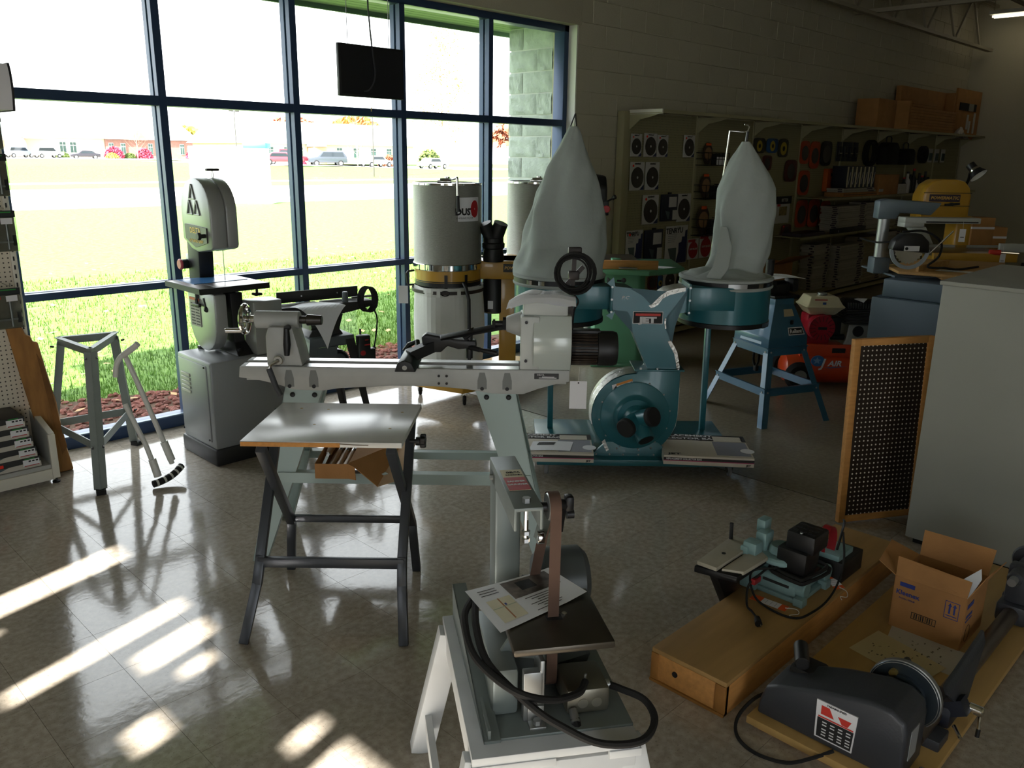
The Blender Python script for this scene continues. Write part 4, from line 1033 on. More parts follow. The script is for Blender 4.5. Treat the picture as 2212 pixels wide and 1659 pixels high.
b = B(); b.tube([(-.60, 2.749, .829), (-.55, 2.748, .826), (-.50, 2.749, .825)], .0015, 5); b.out('split', M('dark_crack', '5b4a35', .9), tp)
def path(parent, name, pts, wd=.036, hd=.03, mat=m_leg):
    b = B()
    for k in range(len(pts)-1): b.bar(pts[k], pts[k+1], wd, hd, (0, 1, .3), bev=.003, ext=.008 if 0 < k else 0)
    return b.out(name, mat, parent)
for lf_, lb_, lt in ((-1.012, -.957, -.95), (-.40, -.413, -.408)):
    path(t, 'leg', [(lf_, 2.80, 0), (lf_+(lb_-lf_)*.85, 2.87, .22), (lb_, 2.905, .31), (lt, 3.25, .79)])
for lf_, lb_, lt in ((-.984, -.958, -.893), (-.419, -.43, -.428)):
    path(t, 'leg', [(lf_, 3.40, 0), (lb_, 3.355, .25), (lt, 2.80, .785)])
B().box(-.965, -.405, 2.885, 2.905, .275, .315, bev=.002).out('crossbar', m_leg, t)
B().box(-.965, -.425, 3.325, 3.343, .262, .292, bev=.002).out('crossbar', m_leg, t)
b = B(); b.box(-.94, -.40, 3.22, 3.26, .77, .795); b.box(-.9, -.43, 2.82, 2.85, .795, .813); b.out('under_rail', m_leg, t)
kn = B(); kn.cyl((-.40, 3.10, .72), (-.365, 3.10, .72), .009, n=10); kn.cyl((-.375, 3.10, .72), (-.36, 3.10, .72), .017, n=10)
for q in range(5): kn.cb((-.347, 3.10+.02*math.cos(q*1.257), .72+.02*math.sin(q*1.257)), (.022, .018, .018), .005)
kn.cyl((-.36, 3.1, .72), (-.336, 3.1, .72), .022, n=12, bev=.004); kn.out('clamp_knob', m_black, t)

# ================================================================== CARTON OF TURNING TOOLS on the lathe stretchers
m_ash = M('ash_handle', 'b08a60', .4, var=.1, vs_=12, stretch=(1, 1, 1))
t = lthing('tool_carton', 'long open cardboard carton holding turning tools on the lathe stretchers', 'box', -.76, 3.66, z0=.405)
def panel(pts, name, par, th=.003, mat=m_card):
    b = B(); a = [Vector(p) for p in pts]; n = (a[1]-a[0]).cross(a[3]-a[0]).normalized()*th
    b.loft([a, [p+n for p in a]]); return b.out(name, mat, par, sharp=0)
x0, x1, d0, d1, z0, z1 = -.875, -.725, 3.48, 3.93, .405, .475
panel([(x0, d0, z0), (x1, d0, z0), (x1, d0, z1), (x0, d0, z1)], 'end_wall', t)
panel([(x0, d1, z0), (x1, d1, z0), (x1, d1, z1), (x0, d1, z1)], 'end_wall', t)
panel([(x0, d0, z0), (x0, d1, z0), (x0, d1, z1+.02), (x0, d0, z1)], 'side_wall', t)
panel([(x1, d0, z0), (x1, d1, z0), (x1, d1, z1), (x1, d0, z1)], 'side_wall', t)
panel([(x0, d0, z0), (x1, d0, z0), (x1, d1, z0), (x0, d1, z0)], 'bottom', t)
panel([(x1, d0+.01, z1), (x1+.13, d0-.02, z0-.03), (x1+.20, d1-.1, z0+.06), (x1, d1, z1)], 'lid_flap', t)
panel([(x1+.13, d0-.02, z0-.03), (x1+.22, d0+.01, z0-.01), (x1+.27, d1-.16, z0+.07), (x1+.20, d1-.1, z0+.06)], 'tuck_flap', t, mat=M('carton_inside', 'b89a78', .85))
panel([(x1, d0, z0), (x1+.035, d0-.015, z0+.0), (x1+.03, d0-.01, z1-.01), (x1, d0, z1)], 'side_flap', t)
chis = [(-.845, 3.52, .455, -.835, 3.93, .52, 'turning gouge with its steel blade towards the front of the carton'), (-.825, 3.50, .425, -.80, 3.93, .47, 'turning chisel with dark ash handle, left of the plain handles'),
        (-.79, 3.50, .425, -.775, 3.93, .465, 'turning chisel with ash handle, middle of the three handles'), (-.757, 3.50, .425, -.745, 3.93, .46, 'turning chisel with ash handle beside the carton lid')]
for k, (a, c, e, a2, c2, e2, lab) in enumerate(chis):
    q = lthing('turning_chisel', lab, 'chisel', a, c, 'turning tools in the carton', z0=e-.012)
    p, r_ = Vector((a, c, e)), Vector((a2, c2, e2)); dv = (r_-p).normalized()
    if k == 0:
        B().bar(p, p+dv*.09, .014, .005).out('blade', m_steel, q)
        B().lathe([(.011, 0), (.013, .02), (.016, .06), (.018, .15), (.014, .26)], 14, p+dv*.09, dv).out('handle', M('dark_ash', '8a6440', .4), q)
        B().cyl(p+dv*.085, p+dv*.10, .0115, n=12).out('ferrule', m_steel, q)
    else:
        B().lathe([(.005, 0), (.014, .004), (.0165, .015), (.0175, .06), (.014, .12), (.015, .17), (.011, .22)], 14, p, dv).out('handle', m_ash, q)
        B().cyl(p+dv*.22, p+dv*.25, .0105, n=12).out('ferrule', m_steel, q)
        B().bar(p+dv*.25, p+dv*.42, .016, .006).out('blade', m_slide, q)
q = lthing('face_plate', 'round dark face plate lying on the tools under the table edge', 'face plate', -.79, 3.84, z0=.50)
B().lathe([(.0, 0), (.07, 0), (.072, .006), (.07, .014), (.03, .016), (.03, .03), (.0, .03)], 24, (-.785, 3.85, .51), (.15, -.25, 1)).out('disc', m_cb, q)
B().lathe([(.058, 0), (.066, 0), (.066, .002), (.058, .002)], 24, (-.785, 3.85, .527), (.15, -.25, 1)).out('bright_rim', m_steel, q)

# ================================================================== TWIN CANISTER DUST COLLECTOR (yellow)
m_yel = M('mustard_paint', 'b58a2e', .35, coat=.3); m_mesh = M('pleated_filter', '9a9b94', .4, .55, bump=.5, bs=70, stretch=(1, 1, 14), var=.12, vs_=40); m_bagw = M('white_bag_cloth', 'd4d6d2', .8, bump=.12, bs=18)
t = lthing('dust_collector', 'mustard yellow dust collector with two grey filter canisters and a white bag', 'dust collector', -.25, 6.35)
def canister(cl, cd, bag):
    c = B(); c.lathe([(.0, 1.615), (.24, 1.615), (.247, 1.61), (.247, 1.05), (.0, 1.05)], 48, (cl, cd, 0)); co = c.out('filter_canister', m_mesh, t, sharp=30)
    B().lathe([(.235, 1.606), (.25, 1.606), (.25, 1.62), (.235, 1.622)], 40, (cl, cd, 0), cap=False).out('top_rim', m_chrome, co)
    B().lathe([(.252, 1.01), (.256, 1.015), (.256, 1.052), (.252, 1.056), (.24, 1.056), (.24, 1.01)], 40, (cl, cd, 0)).out('clamp_band', m_chrome, co)
    r_ = B(); r_.lathe([(.0, 1.02), (.242, 1.02), (.242, .925), (.0, .925)], 40, (cl, cd, 0)); ro = r_.out('drum', m_yel, t, sharp=30)
    B().lathe([(.243, .925), (.243, .895), (.0, .895)], 40, (cl, cd, 0)).out('black_ring', m_black, ro)
    B().lathe([(.2425, .928), (.2435, .929), (.2435, .934), (.2425, .935)], 40, (cl, cd, 0), cap=False).out('black_line', m_black, ro)
    hd = B(); hd.tube([(cl-.05, cd, 1.64), (cl+.05, cd-.05, 1.645), (cl+.085, cd-.24, 1.66), (cl+.09, cd-.262, 1.63), (cl+.092, cd-.265, 1.53)], .009, 8, smooth=4); hd.cyl((cl, cd, 1.61), (cl, cd, 1.66), .018, n=10); hd.box(cl-.07, cl+.03, cd-.03, cd+.01, 1.615, 1.635, bev=.004); ho = hd.out('cleaning_crank', m_steel, co)
    B().tube([(cl+.092, cd-.265, 1.54), (cl+.094, cd-.267, 1.43)], [.012, .013], 10).out('crank_grip', m_black, ho)
    if bag:
        def bf(u, v):
            a = 2*PI*u; r2 = .25+.012*math.sin(3*a+1)*(v)+.006*math.sin(7*a+4*v)-.01*math.sin(PI*v)*0+.012*math.sin(PI*v)
            if v > .93: r2 += .006
            return (cl+r2*math.cos(a), cd+r2*math.sin(a), .26+.63*v+.01*math.sin(4*a)*(1-v))
        b = B(); b.sheet(bf, 48, 20); bo = b.out('collection_bag', m_bagw, t, sharp=0)
        B().lathe([(.0, .265), (.24, .262)], 30, (cl, cd, 0), cap=False).out('bag_bottom', m_bagw, bo)
        st = B(); st.lathe([(.267, .845), (.269, .847), (.269, .868), (.267, .87)], 40, (cl, cd, 0), cap=False); so_ = st.out('strap', M('brown_black_strap', '2d2522', .5), bo)
        bk = B(); bk.tube([(cl+.03*math.cos(a)-.0, cd-.272, .857+.017*math.sin(a)) for a in [2*PI*q/16 for q in range(16)]], .004, 6, closed=True); bk.out('buckle', m_blackm, so_)
        for a in (-2.1, -1.75, -1.2): 
            lp_ = B(); patch(lp_, .2705, cl, cd, a-.05, a+.05, .83, .885, 3); lp_.out('belt_loop', m_bagw, bo)
        hn = B(); hn.tube([(cl-.245, cd-.03, .99), (cl-.29, cd-.05, .985), (cl-.3, cd-.05, .97), (cl-.295, cd-.05, .90), (cl-.285, cd-.05, .885), (cl-.25, cd-.03, .885)], .008, 8); hn.out('drum_handle', m_black, ro)
        for a in (-1.55, -.95):
            sn = B(); patch(sn, .248, cl, cd, a-.045, a+.045, .87, .985, 2, .003); sn.out('snap_clip', m_blackm, ro)
        hp = B(); hp.tube([(cl+.13, cd-.245, .93), (cl+.15, cd-.28, .90), (cl+.17, cd-.29, .82), (cl+.175, cd-.29, .25)], .013, 10); hp.out('lever_rod', m_black, t)
        B().box(cl-.36, cl-.29, cd-.07, cd-.068, .75, .88, bev=.0008).out('hang_tag', m_tagw, t, sharp=0)
    return co
c1_ = canister(-.485, 6.15, True); c2_ = canister(.19, 6.72, False)
lb = B(); patch(lb, .248, -.485, 6.15, -1.20, -.42, 1.36, 1.525, 10); lbo = lb.out('filter_label', m_tagw, c1_, sharp=0)
bendtxt('lettering', 'DUST', .062, m_ink, lbo, .249, -.485, 6.15, 1.425, -.96, bold=.003)
bendtxt('lettering', 'V-WEAVE FILTER', .019, m_ink, lbo, .249, -.485, 6.15, 1.383, -.97, sx=1.0)
b = B(); b.sheet(lambda u, v: (-.485+.2505*math.cos(-.62+.16*(v*.9+.1)*math.cos(2*PI*u)), 6.15+.2505*math.sin(-.62+.16*(v*.9+.1)*math.cos(2*PI*u)), 1.445+.06*(v*.9+.1)*math.sin(2*PI*u)), 20, 3); b.out('red_print', m_red, lbo, sharp=0)
b = B(); b.prism([(-.26, .93), (.06, .93), (.06, 1.065), (-.26, 1.065)], 6.12, 6.5, 'y', bev=.012); b.lathe([(.0, .93), (.22, .93), (.22, 1.065), (.0, 1.065)], 30, (-.03, 6.38, 0)); bl = b.out('blower_housing', m_yel, t)
pl = B().box(-.075, .085, 6.112, 6.119, .985, 1.045, bev=.002).out('name_plate', m_black, bl, sharp=0); txt('lettering', 'POWERMATIC', .03, M('yellow_print', 'c9a050', .5), pl, (.03, 6.1115, 1.015), FACE_F, bold=.0008, shear=.15)
B().box(-.105, .025, 6.2, 6.36, .13, .935, bev=.01).out('column', m_yel, t)
b = B(); b.cyl((-.15, 6.26, .66), (-.15, 6.26, .93), .085, n=20, bev=.01); mt_ = b.out('motor', m_black, t); B().box(-.19, -.15, 6.17, 6.176, .7, .76).out('rating_label', m_tagw, mt_, sharp=0)
b = B(); b.lathe([(.075, 1.06), (.078, 1.1), (.07, 1.15), (.082, 1.16), (.084, 1.19), (.074, 1.2), (.074, 1.23), (.0, 1.23)], 24, (-.15, 6.15, 0))
b.cyl((-.16, 6.15, 1.21), (-.215, 6.12, 1.335), .05, n=18); b.cyl((-.14, 6.15, 1.21), (-.095, 6.12, 1.34), .052, n=18); b.out('hose_inlet', m_black, t)
b = B(); b.prism([(-.82, 6.17), (-.365, 5.93), (-.08, 6.16), (.45, 6.9), (-.1, 7.0)], .10, .15, 'z', bev=.006); b.out('base', m_yel, t)
for l, d in ((-.715, 6.25), (-.355, 5.99), (.35, 6.85)):
    w_ = B(); w_.cyl((l-.012, d, .037), (l+.012, d, .037), .037, n=18, bev=.006); wo = w_.out('caster', m_rubber, t)
    f_ = B(); f_.prism([(d-.03, .105), (d+.03, .105), (d+.012, .03), (d-.01, .03)], l-.019, l-.016, 'x'); f_.prism([(d-.03, .105), (d+.03, .105), (d+.012, .03), (d-.01, .03)], l+.016, l+.019, 'x'); f_.box(l-.019, l+.019, d-.03, d+.03, .097, .103); f_.out('fork', m_steel, wo)
# hanging monitor
t = wthing('monitor', 'black flat monitor hung by thin rods before the window', 'monitor', (3.1, 1.02, 2.19))
B().box(2.82, 3.372, .985, 1.015, 2.19, 2.53, bev=.006).out('screen_case', m_black, t)
B().box(2.835, 3.357, .982, .986, 2.205, 2.515).out('screen', M('dark_screen', '1c1e24', .3), t, sharp=0)
b = B(); b.box(2.9, 3.29, 1.015, 1.05, 2.25, 2.47, bev=.01); b.out('rear_housing', m_black, t)
for x in (2.92, 3.27): B().tube([(x, 1.02, 2.53), (x, 1.02, 4.72)], .0025, 5).out('hanging_wire', m_slide, t)
b = B(); b.tube([(3.06, .96, 4.7), (3.055, .96, 3.0), (3.07, .97, 2.7), (3.10, .975, 2.45), (3.115, .978, 2.36), (3.10, .98, 2.29), (3.06, .982, 2.24), (3.02, .985, 2.23)], .006, 6, smooth=4); b.out('cable', M('grey_cable', '34363a', .5), t)
b = B(); b.tube([(3.09, 1.0, 2.19), (3.09, 1.0, 2.12)], .0015, 4); b.cyl((3.09, 1.0, 2.10), (3.09, 1.0, 2.125), .004, n=6); b.out('pull_chain', M('brass', 'b09858', .4, .8), t)
# ================================================================== TEAL TWIN BAG DUST COLLECTOR
m_teal = M('teal_enamel', '23626c', .35, .1, coat=.25, var=.1, vs_=4); m_bagg = M('grey_felt_bag', '98a09c', .95, bump=.35, bs=22, var=.08, vs_=3); m_tape = M('foil_tape', 'c9c9c4', .3, .8, bump=.6, bs=60)
m_gal = M('galvanised', 'a5a8a8', .4, .8)
t = lthing('bag_dust_collector', 'teal dust collector with two limp grey cloth bags on a wheeled base', 'dust collector', .73, 4.9)
B().box(.15, 1.345, 4.55, 5.32, .075, .112, bev=.004).out('base', m_teal, t)
for l, d in ((.21, 4.62), (1.29, 4.62), (.21, 5.25), (1.29, 5.25)):
    w_ = B(); w_.cyl((l-.012, d-.01, .032), (l+.012, d-.01, .032), .032, n=18, bev=.006); wo = w_.out('caster', M('grey_tyre', '77787a', .6), t)
    f_ = B()
    for s_ in (-1, 1): f_.prism([(d-.03, .074), (d+.03, .074), (d+.005, .025), (d-.018, .025)], l+s_*.017-.0015, l+s_*.017+.0015, 'x')
    f_.box(l-.02, l+.02, d-.035, d+.035, .068, .074); f_.out('fork', m_chrome, wo)
    B().cyl((l-.013, d-.01, .032), (l+.013, d-.01, .032), .016, n=12).out('hub', m_chrome, wo)
ho = [(.715+.25*math.cos(a), .365+.25*math.sin(a)) for a in [R(90+15*k) for k in range(0, 19)]]   # round from the top over the left to the right
ho = [q for q in ho if not (q[0] > .715 and q[1] > .37)]+[(.965, .38), (.965, .64), (.73, .64)]
b = B(); b.prism(ho, 4.62, 4.80, 'y', bev=.004); hob = b.out('blower_housing', m_teal, t)
b = B(); b.prism([(.44, .112), (.99, .112), (.93, .135), (.86, .2), (.56, .2), (.49, .135)], 4.618, 4.64, 'y', bev=.003); b.box(.5, .93, 4.62, 4.8, .112, .13); b.out('foot_bracket', m_teal, t)
b = B(); b.lathe([(.20, 0), (.202, .008), (.195, .012), (.13, .014), (.12, .02), (.105, .045), (.0, .045)], 40, (.715, 4.62, .365), (0, -1, 0)); b.out('inlet_plate', m_teal, hob)
r0 = B().lathe([(.006, 0), (.006, .003), (.002, .006)], 8, (0, 0, 0), (0, -1, 0)).out('rivet', m_gal, hob, loc=(0, 0, 0)); n = 0
for k in range(12):
    a = R(30*k+8); o = r0 if n == 0 else copyobj(r0, hob)
    o.location = (.715+.205*math.cos(a), 4.62, .365+.205*math.sin(a)); n += 1
for l, z in ((.5, .122), (.58, .122), (.66, .122), (.75, .122), (.84, .122), (.93, .122), (.62, .16), (.82, .165), (.75, .15)):
    o = copyobj(r0, hob); o.location = (l, 4.618, z)
b = B(); b.cyl((.72, 4.575, .36), (.72, 4.54, .36), .08, .06, 24)
for (l0, z0), cap in (((.645, .335), True), ((.795, .405), True), ((.765, .265), False)):
    v = Vector((l0-.72, -.06, z0-.36)); p = Vector((.72, 4.56, .36)); e = p+v*1.0+Vector((0, -.035, 0))
    b.cyl(p, e, .05, .052, 20)
bo = b.out('three_way_inlet', m_teal, hob)
for (l0, z0) in ((.645, .335), (.795, .405)):
    v = Vector((l0-.72, -.06, z0-.36)); e = Vector((.72, 4.56, .36))+v+Vector((0, -.035, 0)); dv = (e-Vector((.72, 4.56, .36))).normalized()
    B().cyl(e-dv*.025, e+dv*.012, .056, n=20, bev=.006).out('black_cap', m_rubber, bo)
v = Vector((.045, -.095, -.095)); e = Vector((.72, 4.56, .36))+v
B().cyl(e+v.normalized()*.0, e+v.normalized()*.002, .044, n=18).out('pipe_mouth', M('pipe_dark', '0d1416', .9), bo)
lab = B(); lab.faces([(.575, 4.616, .545), (.69, 4.616, .585), (.70, 4.616, .545), (.585, 4.616, .50)], [(0, 1, 2, 3)]); lo_ = lab.out('warning_label', m_tagw, hob, sharp=0)
lab = B(); lab.faces([(.60, 4.6155, .553), (.69, 4.6155, .585), (.693, 4.6155, .572), (.603, 4.6155, .54)], [(0, 1, 2, 3)]); lab.out('orange_band', M('orange_print', 'c98530', .6), lo_, sharp=0)
lab = B(); lab.prism([(.582, .515), (.60, .545), (.605, .53), (.598, .50)], 4.6150, 4.6158, 'y'); lab.out('pictogram', m_ink, lo_, sharp=0)
# neck
npoly = [(.779, .64), (.724, .753), (.682, .848), (.666, .945), (.645, .972), (.558, .98), (.558, 1.114), (.645, 1.106), (.724, 1.064), (.783, 1.005), (.806, 1.035), (.866, 1.088), (.984, 1.11), (.984, .972), (.908, .961), (.862, .935), (.866, .879), (.896, .808), (.938, .737), (.957, .64)]
vv = [(p[0], 4.635, p[1]) for p in npoly]+[(p[0], 4.80, p[1]) for p in npoly]
b2 = bmesh.new(); vs2 = [b2.verts.new(v) for v in vv]; nn = len(npoly)
f1 = b2.faces.new(vs2[:nn]); f2 = b2.faces.new(vs2[nn:][::-1])
for i in range(nn): b2.faces.new((vs2[i], vs2[(i+1) % nn], vs2[nn+(i+1) % nn], vs2[nn+i]))
bmesh.ops.triangulate(b2, faces=[f1, f2]); b = B(); b._add(b2); nk = b.out('y_duct', m_teal, t, sharp=30)
b = B(); b.box(.70, .985, 4.605, 4.83, .632, .642, bev=.002); b.out('flange', m_teal, t)
for l in (.735, .83, .95): B().cyl((l, 4.61, .642), (l, 4.61, .652), .007, n=6).out('flange_bolt', m_gal, nk)
for s_, l in ((-1, .55), (1, .985)):
    b = B(); b.box(l-.006, l+.006, 4.60, 4.83, .955, 1.135, bev=.002)
    if s_ < 0: b.prism([(l-.03, 1.135), (l+.006, 1.17), (l+.02, 1.10)], 4.598, 4.604, 'y'); b.prism([(l-.03, .955), (l+.006, .93), (l+.02, .98)], 4.598, 4.604, 'y')
    fo = b.out('duct_flange', m_teal, t)
    for z in (.975, 1.045, 1.115): B().cyl((l, 4.602, z), (l, 4.594, z), .007, n=6).out('flange_bolt', m_gal, fo)
b = B(); b.cyl((.575, 4.60, 1.15), (.60, 4.59, 1.15), .006, n=6); b.ball((.61, 4.585, 1.155), .014, 8); b.out('wing_knob', m_black, t)
for x0_, x1_ in ((.27, .55), (.985, 1.25)):
    B().box(x0_, x1_, 4.645, 4.79, .98, 1.11, bev=.003).out('tangent_duct', m_teal, t)
# plate with the big letters
pl = B().box(.677, .848, 4.6335, 4.636, .902, .974, bev=.002).out('badge', m_tagw, nk, sharp=0)
B().box(.681, .844, 4.6322, 4.634, .906, .970).out('badge_field', m_ink, pl, sharp=0)
B().box(.692, .834, 4.6312, 4.633, .948, .962).out('red_bar', M('bright_red_print', 'c8372c', .5), pl, sharp=0)
txt('lettering', 'JET', .044, m_tagw, pl, (.763, 4.6312, .924), FACE_F, bold=.003, sx=1.55)
txt('lettering', 'P.C', .026, m_tagw, nk, (.628, 4.6335, 1.05), FACE_F, bold=.0006, shear=.3, sx=1.1)
# foil tape along edges
def tapeline(pts, w_, name='tape'):
    b = B(); rgt = random.Random(len(pts)); 
    rings = []
    for (l, z), (nl, nz) in pts:
        j = rgt.uniform(-.006, .006)
        rings.append([(l+nl*.004, 4.80, z+nz*.004), (l+nl*.005, 4.66+j, z+nz*.005), (l+nl*.004, 4.632, z+nz*.004), (l-nl*(w_+j), 4.6315, z-nz*(w_+j))])
    b.loft(rings, False, False); return b.out(name, m_tape, t, sharp=25)
tapeline([((.765, 1.005), (-.5, .6)), ((.783, 1.012), (-.7, .7)), ((.80, 1.03), (-.7, .7)), ((.83, 1.062), (-.6, .8)), ((.866, 1.088), (-.4, .9)), ((.92, 1.102), (-.2, 1)), ((.965, 1.108), (0, 1))], .022)
tapeline([((.957, .645), (1, 0)), ((.95, .69), (1, .1)), ((.938, .737), (.9, .3)), ((.92, .772), (.85, .5)), ((.896, .808), (.9, .4))], .012)
tapeline([((.866, .875), (1, .1)), ((.862, .92), (1, .1)), ((.862, .935), (1, 0))], .006)
tapeline([((.965, .53), (1, 0)), ((.965, .45), (1, 0)), ((.965, .38), (1, 0)), ((.957, .30), (.97, -.2)), ((.93, .24), (.85, -.5)), ((.89, .187), (.7, -.7)), ((.85, .155), (.6, -.8))], .012)
b = B(); b.loft([[(.715+(.252+e)*math.cos(a), d, .365+(.252+e)*math.sin(a)) for d, e in ((4.625, 0), (4.64, .004), (4.70, .003), (4.71, .007), (4.72, .003), (4.79, 0))] for a in [R(75+7*k) for k in range(18)]], False, False); b.out('bright_band', m_tape, t)
B().prism([(.53, .2), (.548, .215), (.575, .15), (.56, .14)], 4.6165, 4.619, 'y').out('tape', m_tape, t, sharp=0)
# drums
for k, cl in enumerate((.27, 1.255)):
    cd = 4.915
    dr = B(); dr.lathe([(.258, .875), (.263, .88), (.263, 1.105), (.258, 1.11), (.250, 1.11), (.250, .875)], 48, (cl, cd, 0)); do = dr.out('drum', m_teal, t, sharp=30)
    B().lathe([(.0, .885), (.25, .885)], 30, (cl, cd, 0), cap=False).out('drum_bottom', M('dark_plastic_sheet', '1c2a2e', .4), do)
    B().lathe([(.264, .868), (.268, .87), (.268, .893), (.264, .896)], 48, (cl, cd, 0), cap=False).out('lower_band', m_blackm, do)
    rim = B(); rim.lathe([(.266, 1.085), (.272, 1.09), (.274, 1.098), (.27, 1.104), (.266, 1.105)], 48, (cl, cd, 0)); rim.lathe([(.264, 1.128), (.273, 1.134), (.274, 1.145), (.262, 1.152), (.25, 1.15)], 48, (cl, cd, 0)); rim.out('bag_hem', m_bagg, do)
    bd_ = B(); bd_.lathe([(.267, 1.103), (.269, 1.104), (.269, 1.130), (.267, 1.131)], 48, (cl, cd, 0), cap=False); bdo = bd_.out('clamp_band', m_blackm, do)
    for a in ((-1.0, -.75) if k else (-2.3, -2.0)):
        la = B(); patch(la, .2705, cl, cd, a-.07, a+.07, 1.105, 1.129, 3, .001); la.out('band_latch', m_chrome, bdo)
    if k:
        la = B(); patch(la, .2695, cl, cd, -1.75, -1.35, 1.104, 1.13, 6, .001); la.out('band_joint', m_gal, bdo)
        la = B(); patch(la, .2695, cl, cd, -.85, -.5, .868, .895, 4, .002); la.out('lower_latch', m_chrome, do)
        la = B(); patch(la, .263, cl, cd, -1.72, -1.6, .988, 1.005, 3, .001); la.out('sticker', m_tagw, do, sharp=0)
    B().bar((cl-.02, cd+.22, .112), (cl-.03, cd+.22, .88), .035, .035, (0, 1, 0), bev=.003).out('drum_leg', m_teal, t)
def bag(rings, cl, cd, seed, name):
    rr_ = random.Random(seed); NU = 72; b = B(); out = []
    # interpolate rings smoothly
    rs = []
    for k in range(len(rings)-1):
        for q in range(5):
            f = q/5; f = f*f*(3-2*f); rs.append([rings[k][i]+(rings[k+1][i]-rings[k][i])*f for i in range(6)])
    rs.append(list(rings[-1]))
    for (z, l, hw, hd, fold, rotf) in rs:
        row = []
        for i in range(NU):
            a = 2*PI*i/NU
            k1 = 1-fold*(max(0, math.cos(a+PI/2+rotf))**6)*.9-fold*.8*(max(0, math.cos(a+PI/2+rotf+1.15))**10)-fold*.5*(max(0, math.cos(a-1.0+rotf))**6)
            k1 += .025*math.sin(5*a+z*9+seed)+.02*math.sin(9*a-z*17)+.015*math.sin(3*a+z*31)
            zz = z+.012*math.sin(4*a+seed)*min(1, hw/.15)*(1 if 1.16 < z < 1.85 else 0)
            row.append((l+hw*k1*math.cos(a), cd+hd*k1*math.sin(a), zz))
        out.append(row)
    b.loft(out, True, True)
    return b.out(name, m_bagg, t, sharp=60)
bag([(1.145, .27, .262, .262, .0, 0), (1.20, .272, .262, .25, .03, 0), (1.32, .285, .258, .20, .22, .2), (1.5, .29, .235, .17, .32, .3), (1.62, .295, .20, .15, .35, .35), (1.74, .305, .15, .12, .32, .4), (1.86, .318, .085, .07, .25, .4), (1.95, .328, .04, .03, .1, .4), (1.975, .33, .025, .02, .0, .4)], .27, 4.915, 1, 'cloth_bag')
bag([(1.135, 1.255, .258, .258, .0, 0), (1.150, 1.25, .235, .235, .05, 0), (1.165, 1.26, .21, .19, .12, .1), (1.185, 1.30, .175, .12, .28, .15), (1.26, 1.325, .172, .10, .34, .2), (1.38, 1.33, .176, .115, .36, .25), (1.52, 1.325, .183, .125, .32, .3), (1.64, 1.325, .172, .12, .26, .3), (1.72, 1.322, .135, .10, .22, .3), (1.80, 1.315, .09, .07, .16, .3), (1.88, 1.31, .04, .03, .1, .3), (1.905, 1.308, .022, .018, .0, .3)], 1.255, 4.915, 2, 'cloth_bag')
# loose strip folded down at the front of the right bag and slumped cloth in the drum
b = B(); b.loft([[(1.165, 4.77, 1.45), (1.20, 4.755, 1.44), (1.21, 4.77, 1.43)], [(1.15, 4.75, 1.32), (1.235, 4.735, 1.33), (1.24, 4.76, 1.32)], [(1.125, 4.73, 1.22), (1.22, 4.715, 1.21), (1.22, 4.75, 1.2)], [(1.085, 4.715, 1.155), (1.175, 4.70, 1.15), (1.18, 4.74, 1.15)]], True, True, bev=.008); b.out('bag_fold', m_bagg, t, sharp=60)
b = B(); b.sheet(lambda u, v: (1.255+.245*v*math.cos(2*PI*u), 4.915+.245*v*math.sin(2*PI*u), 1.15+.028*(1-v)+.018*math.sin(2*PI*u*3+2)*v*(1-v)*4+.02*math.sin(5*2*PI*u+1)*(1-v)*v*3), 60, 10); b.out('slumped_cloth', m_bagg, t, sharp=60)
b = B(); b.tube([(1.195, 5.13, 1.1), (1.205, 4.93, 1.80), (1.21, 4.91, 1.962), (1.29, 4.91, 1.957), (1.312, 4.91, 1.962), (1.318, 4.91, 1.985), (1.31, 4.91, 1.995), (1.29, 4.91, 1.997)], .0045, 6); b.out('bag_hanger', m_steel, t)
b = B(); b.tube([(1.308, 4.91, 1.905), (1.312, 4.91, 1.958)], .008, 6); b.out('bag_strap', m_black, t)
b = B(); b.tube([(.305, 4.91, 1.96), (.33, 4.91, 2.03), (.335, 4.91, 2.045)], .004, 6); b.tube([(.345, 4.91, 1.965), (.335, 4.91, 2.03)], .004, 6); b.out('bag_strap', m_black, t)
b = B(); b.tube([(.335, 5.14, 1.1), (.36, 5.02, 1.8), (.337, 4.92, 2.045)], .0045, 6, smooth=5); b.out('bag_hanger', m_steel, t)
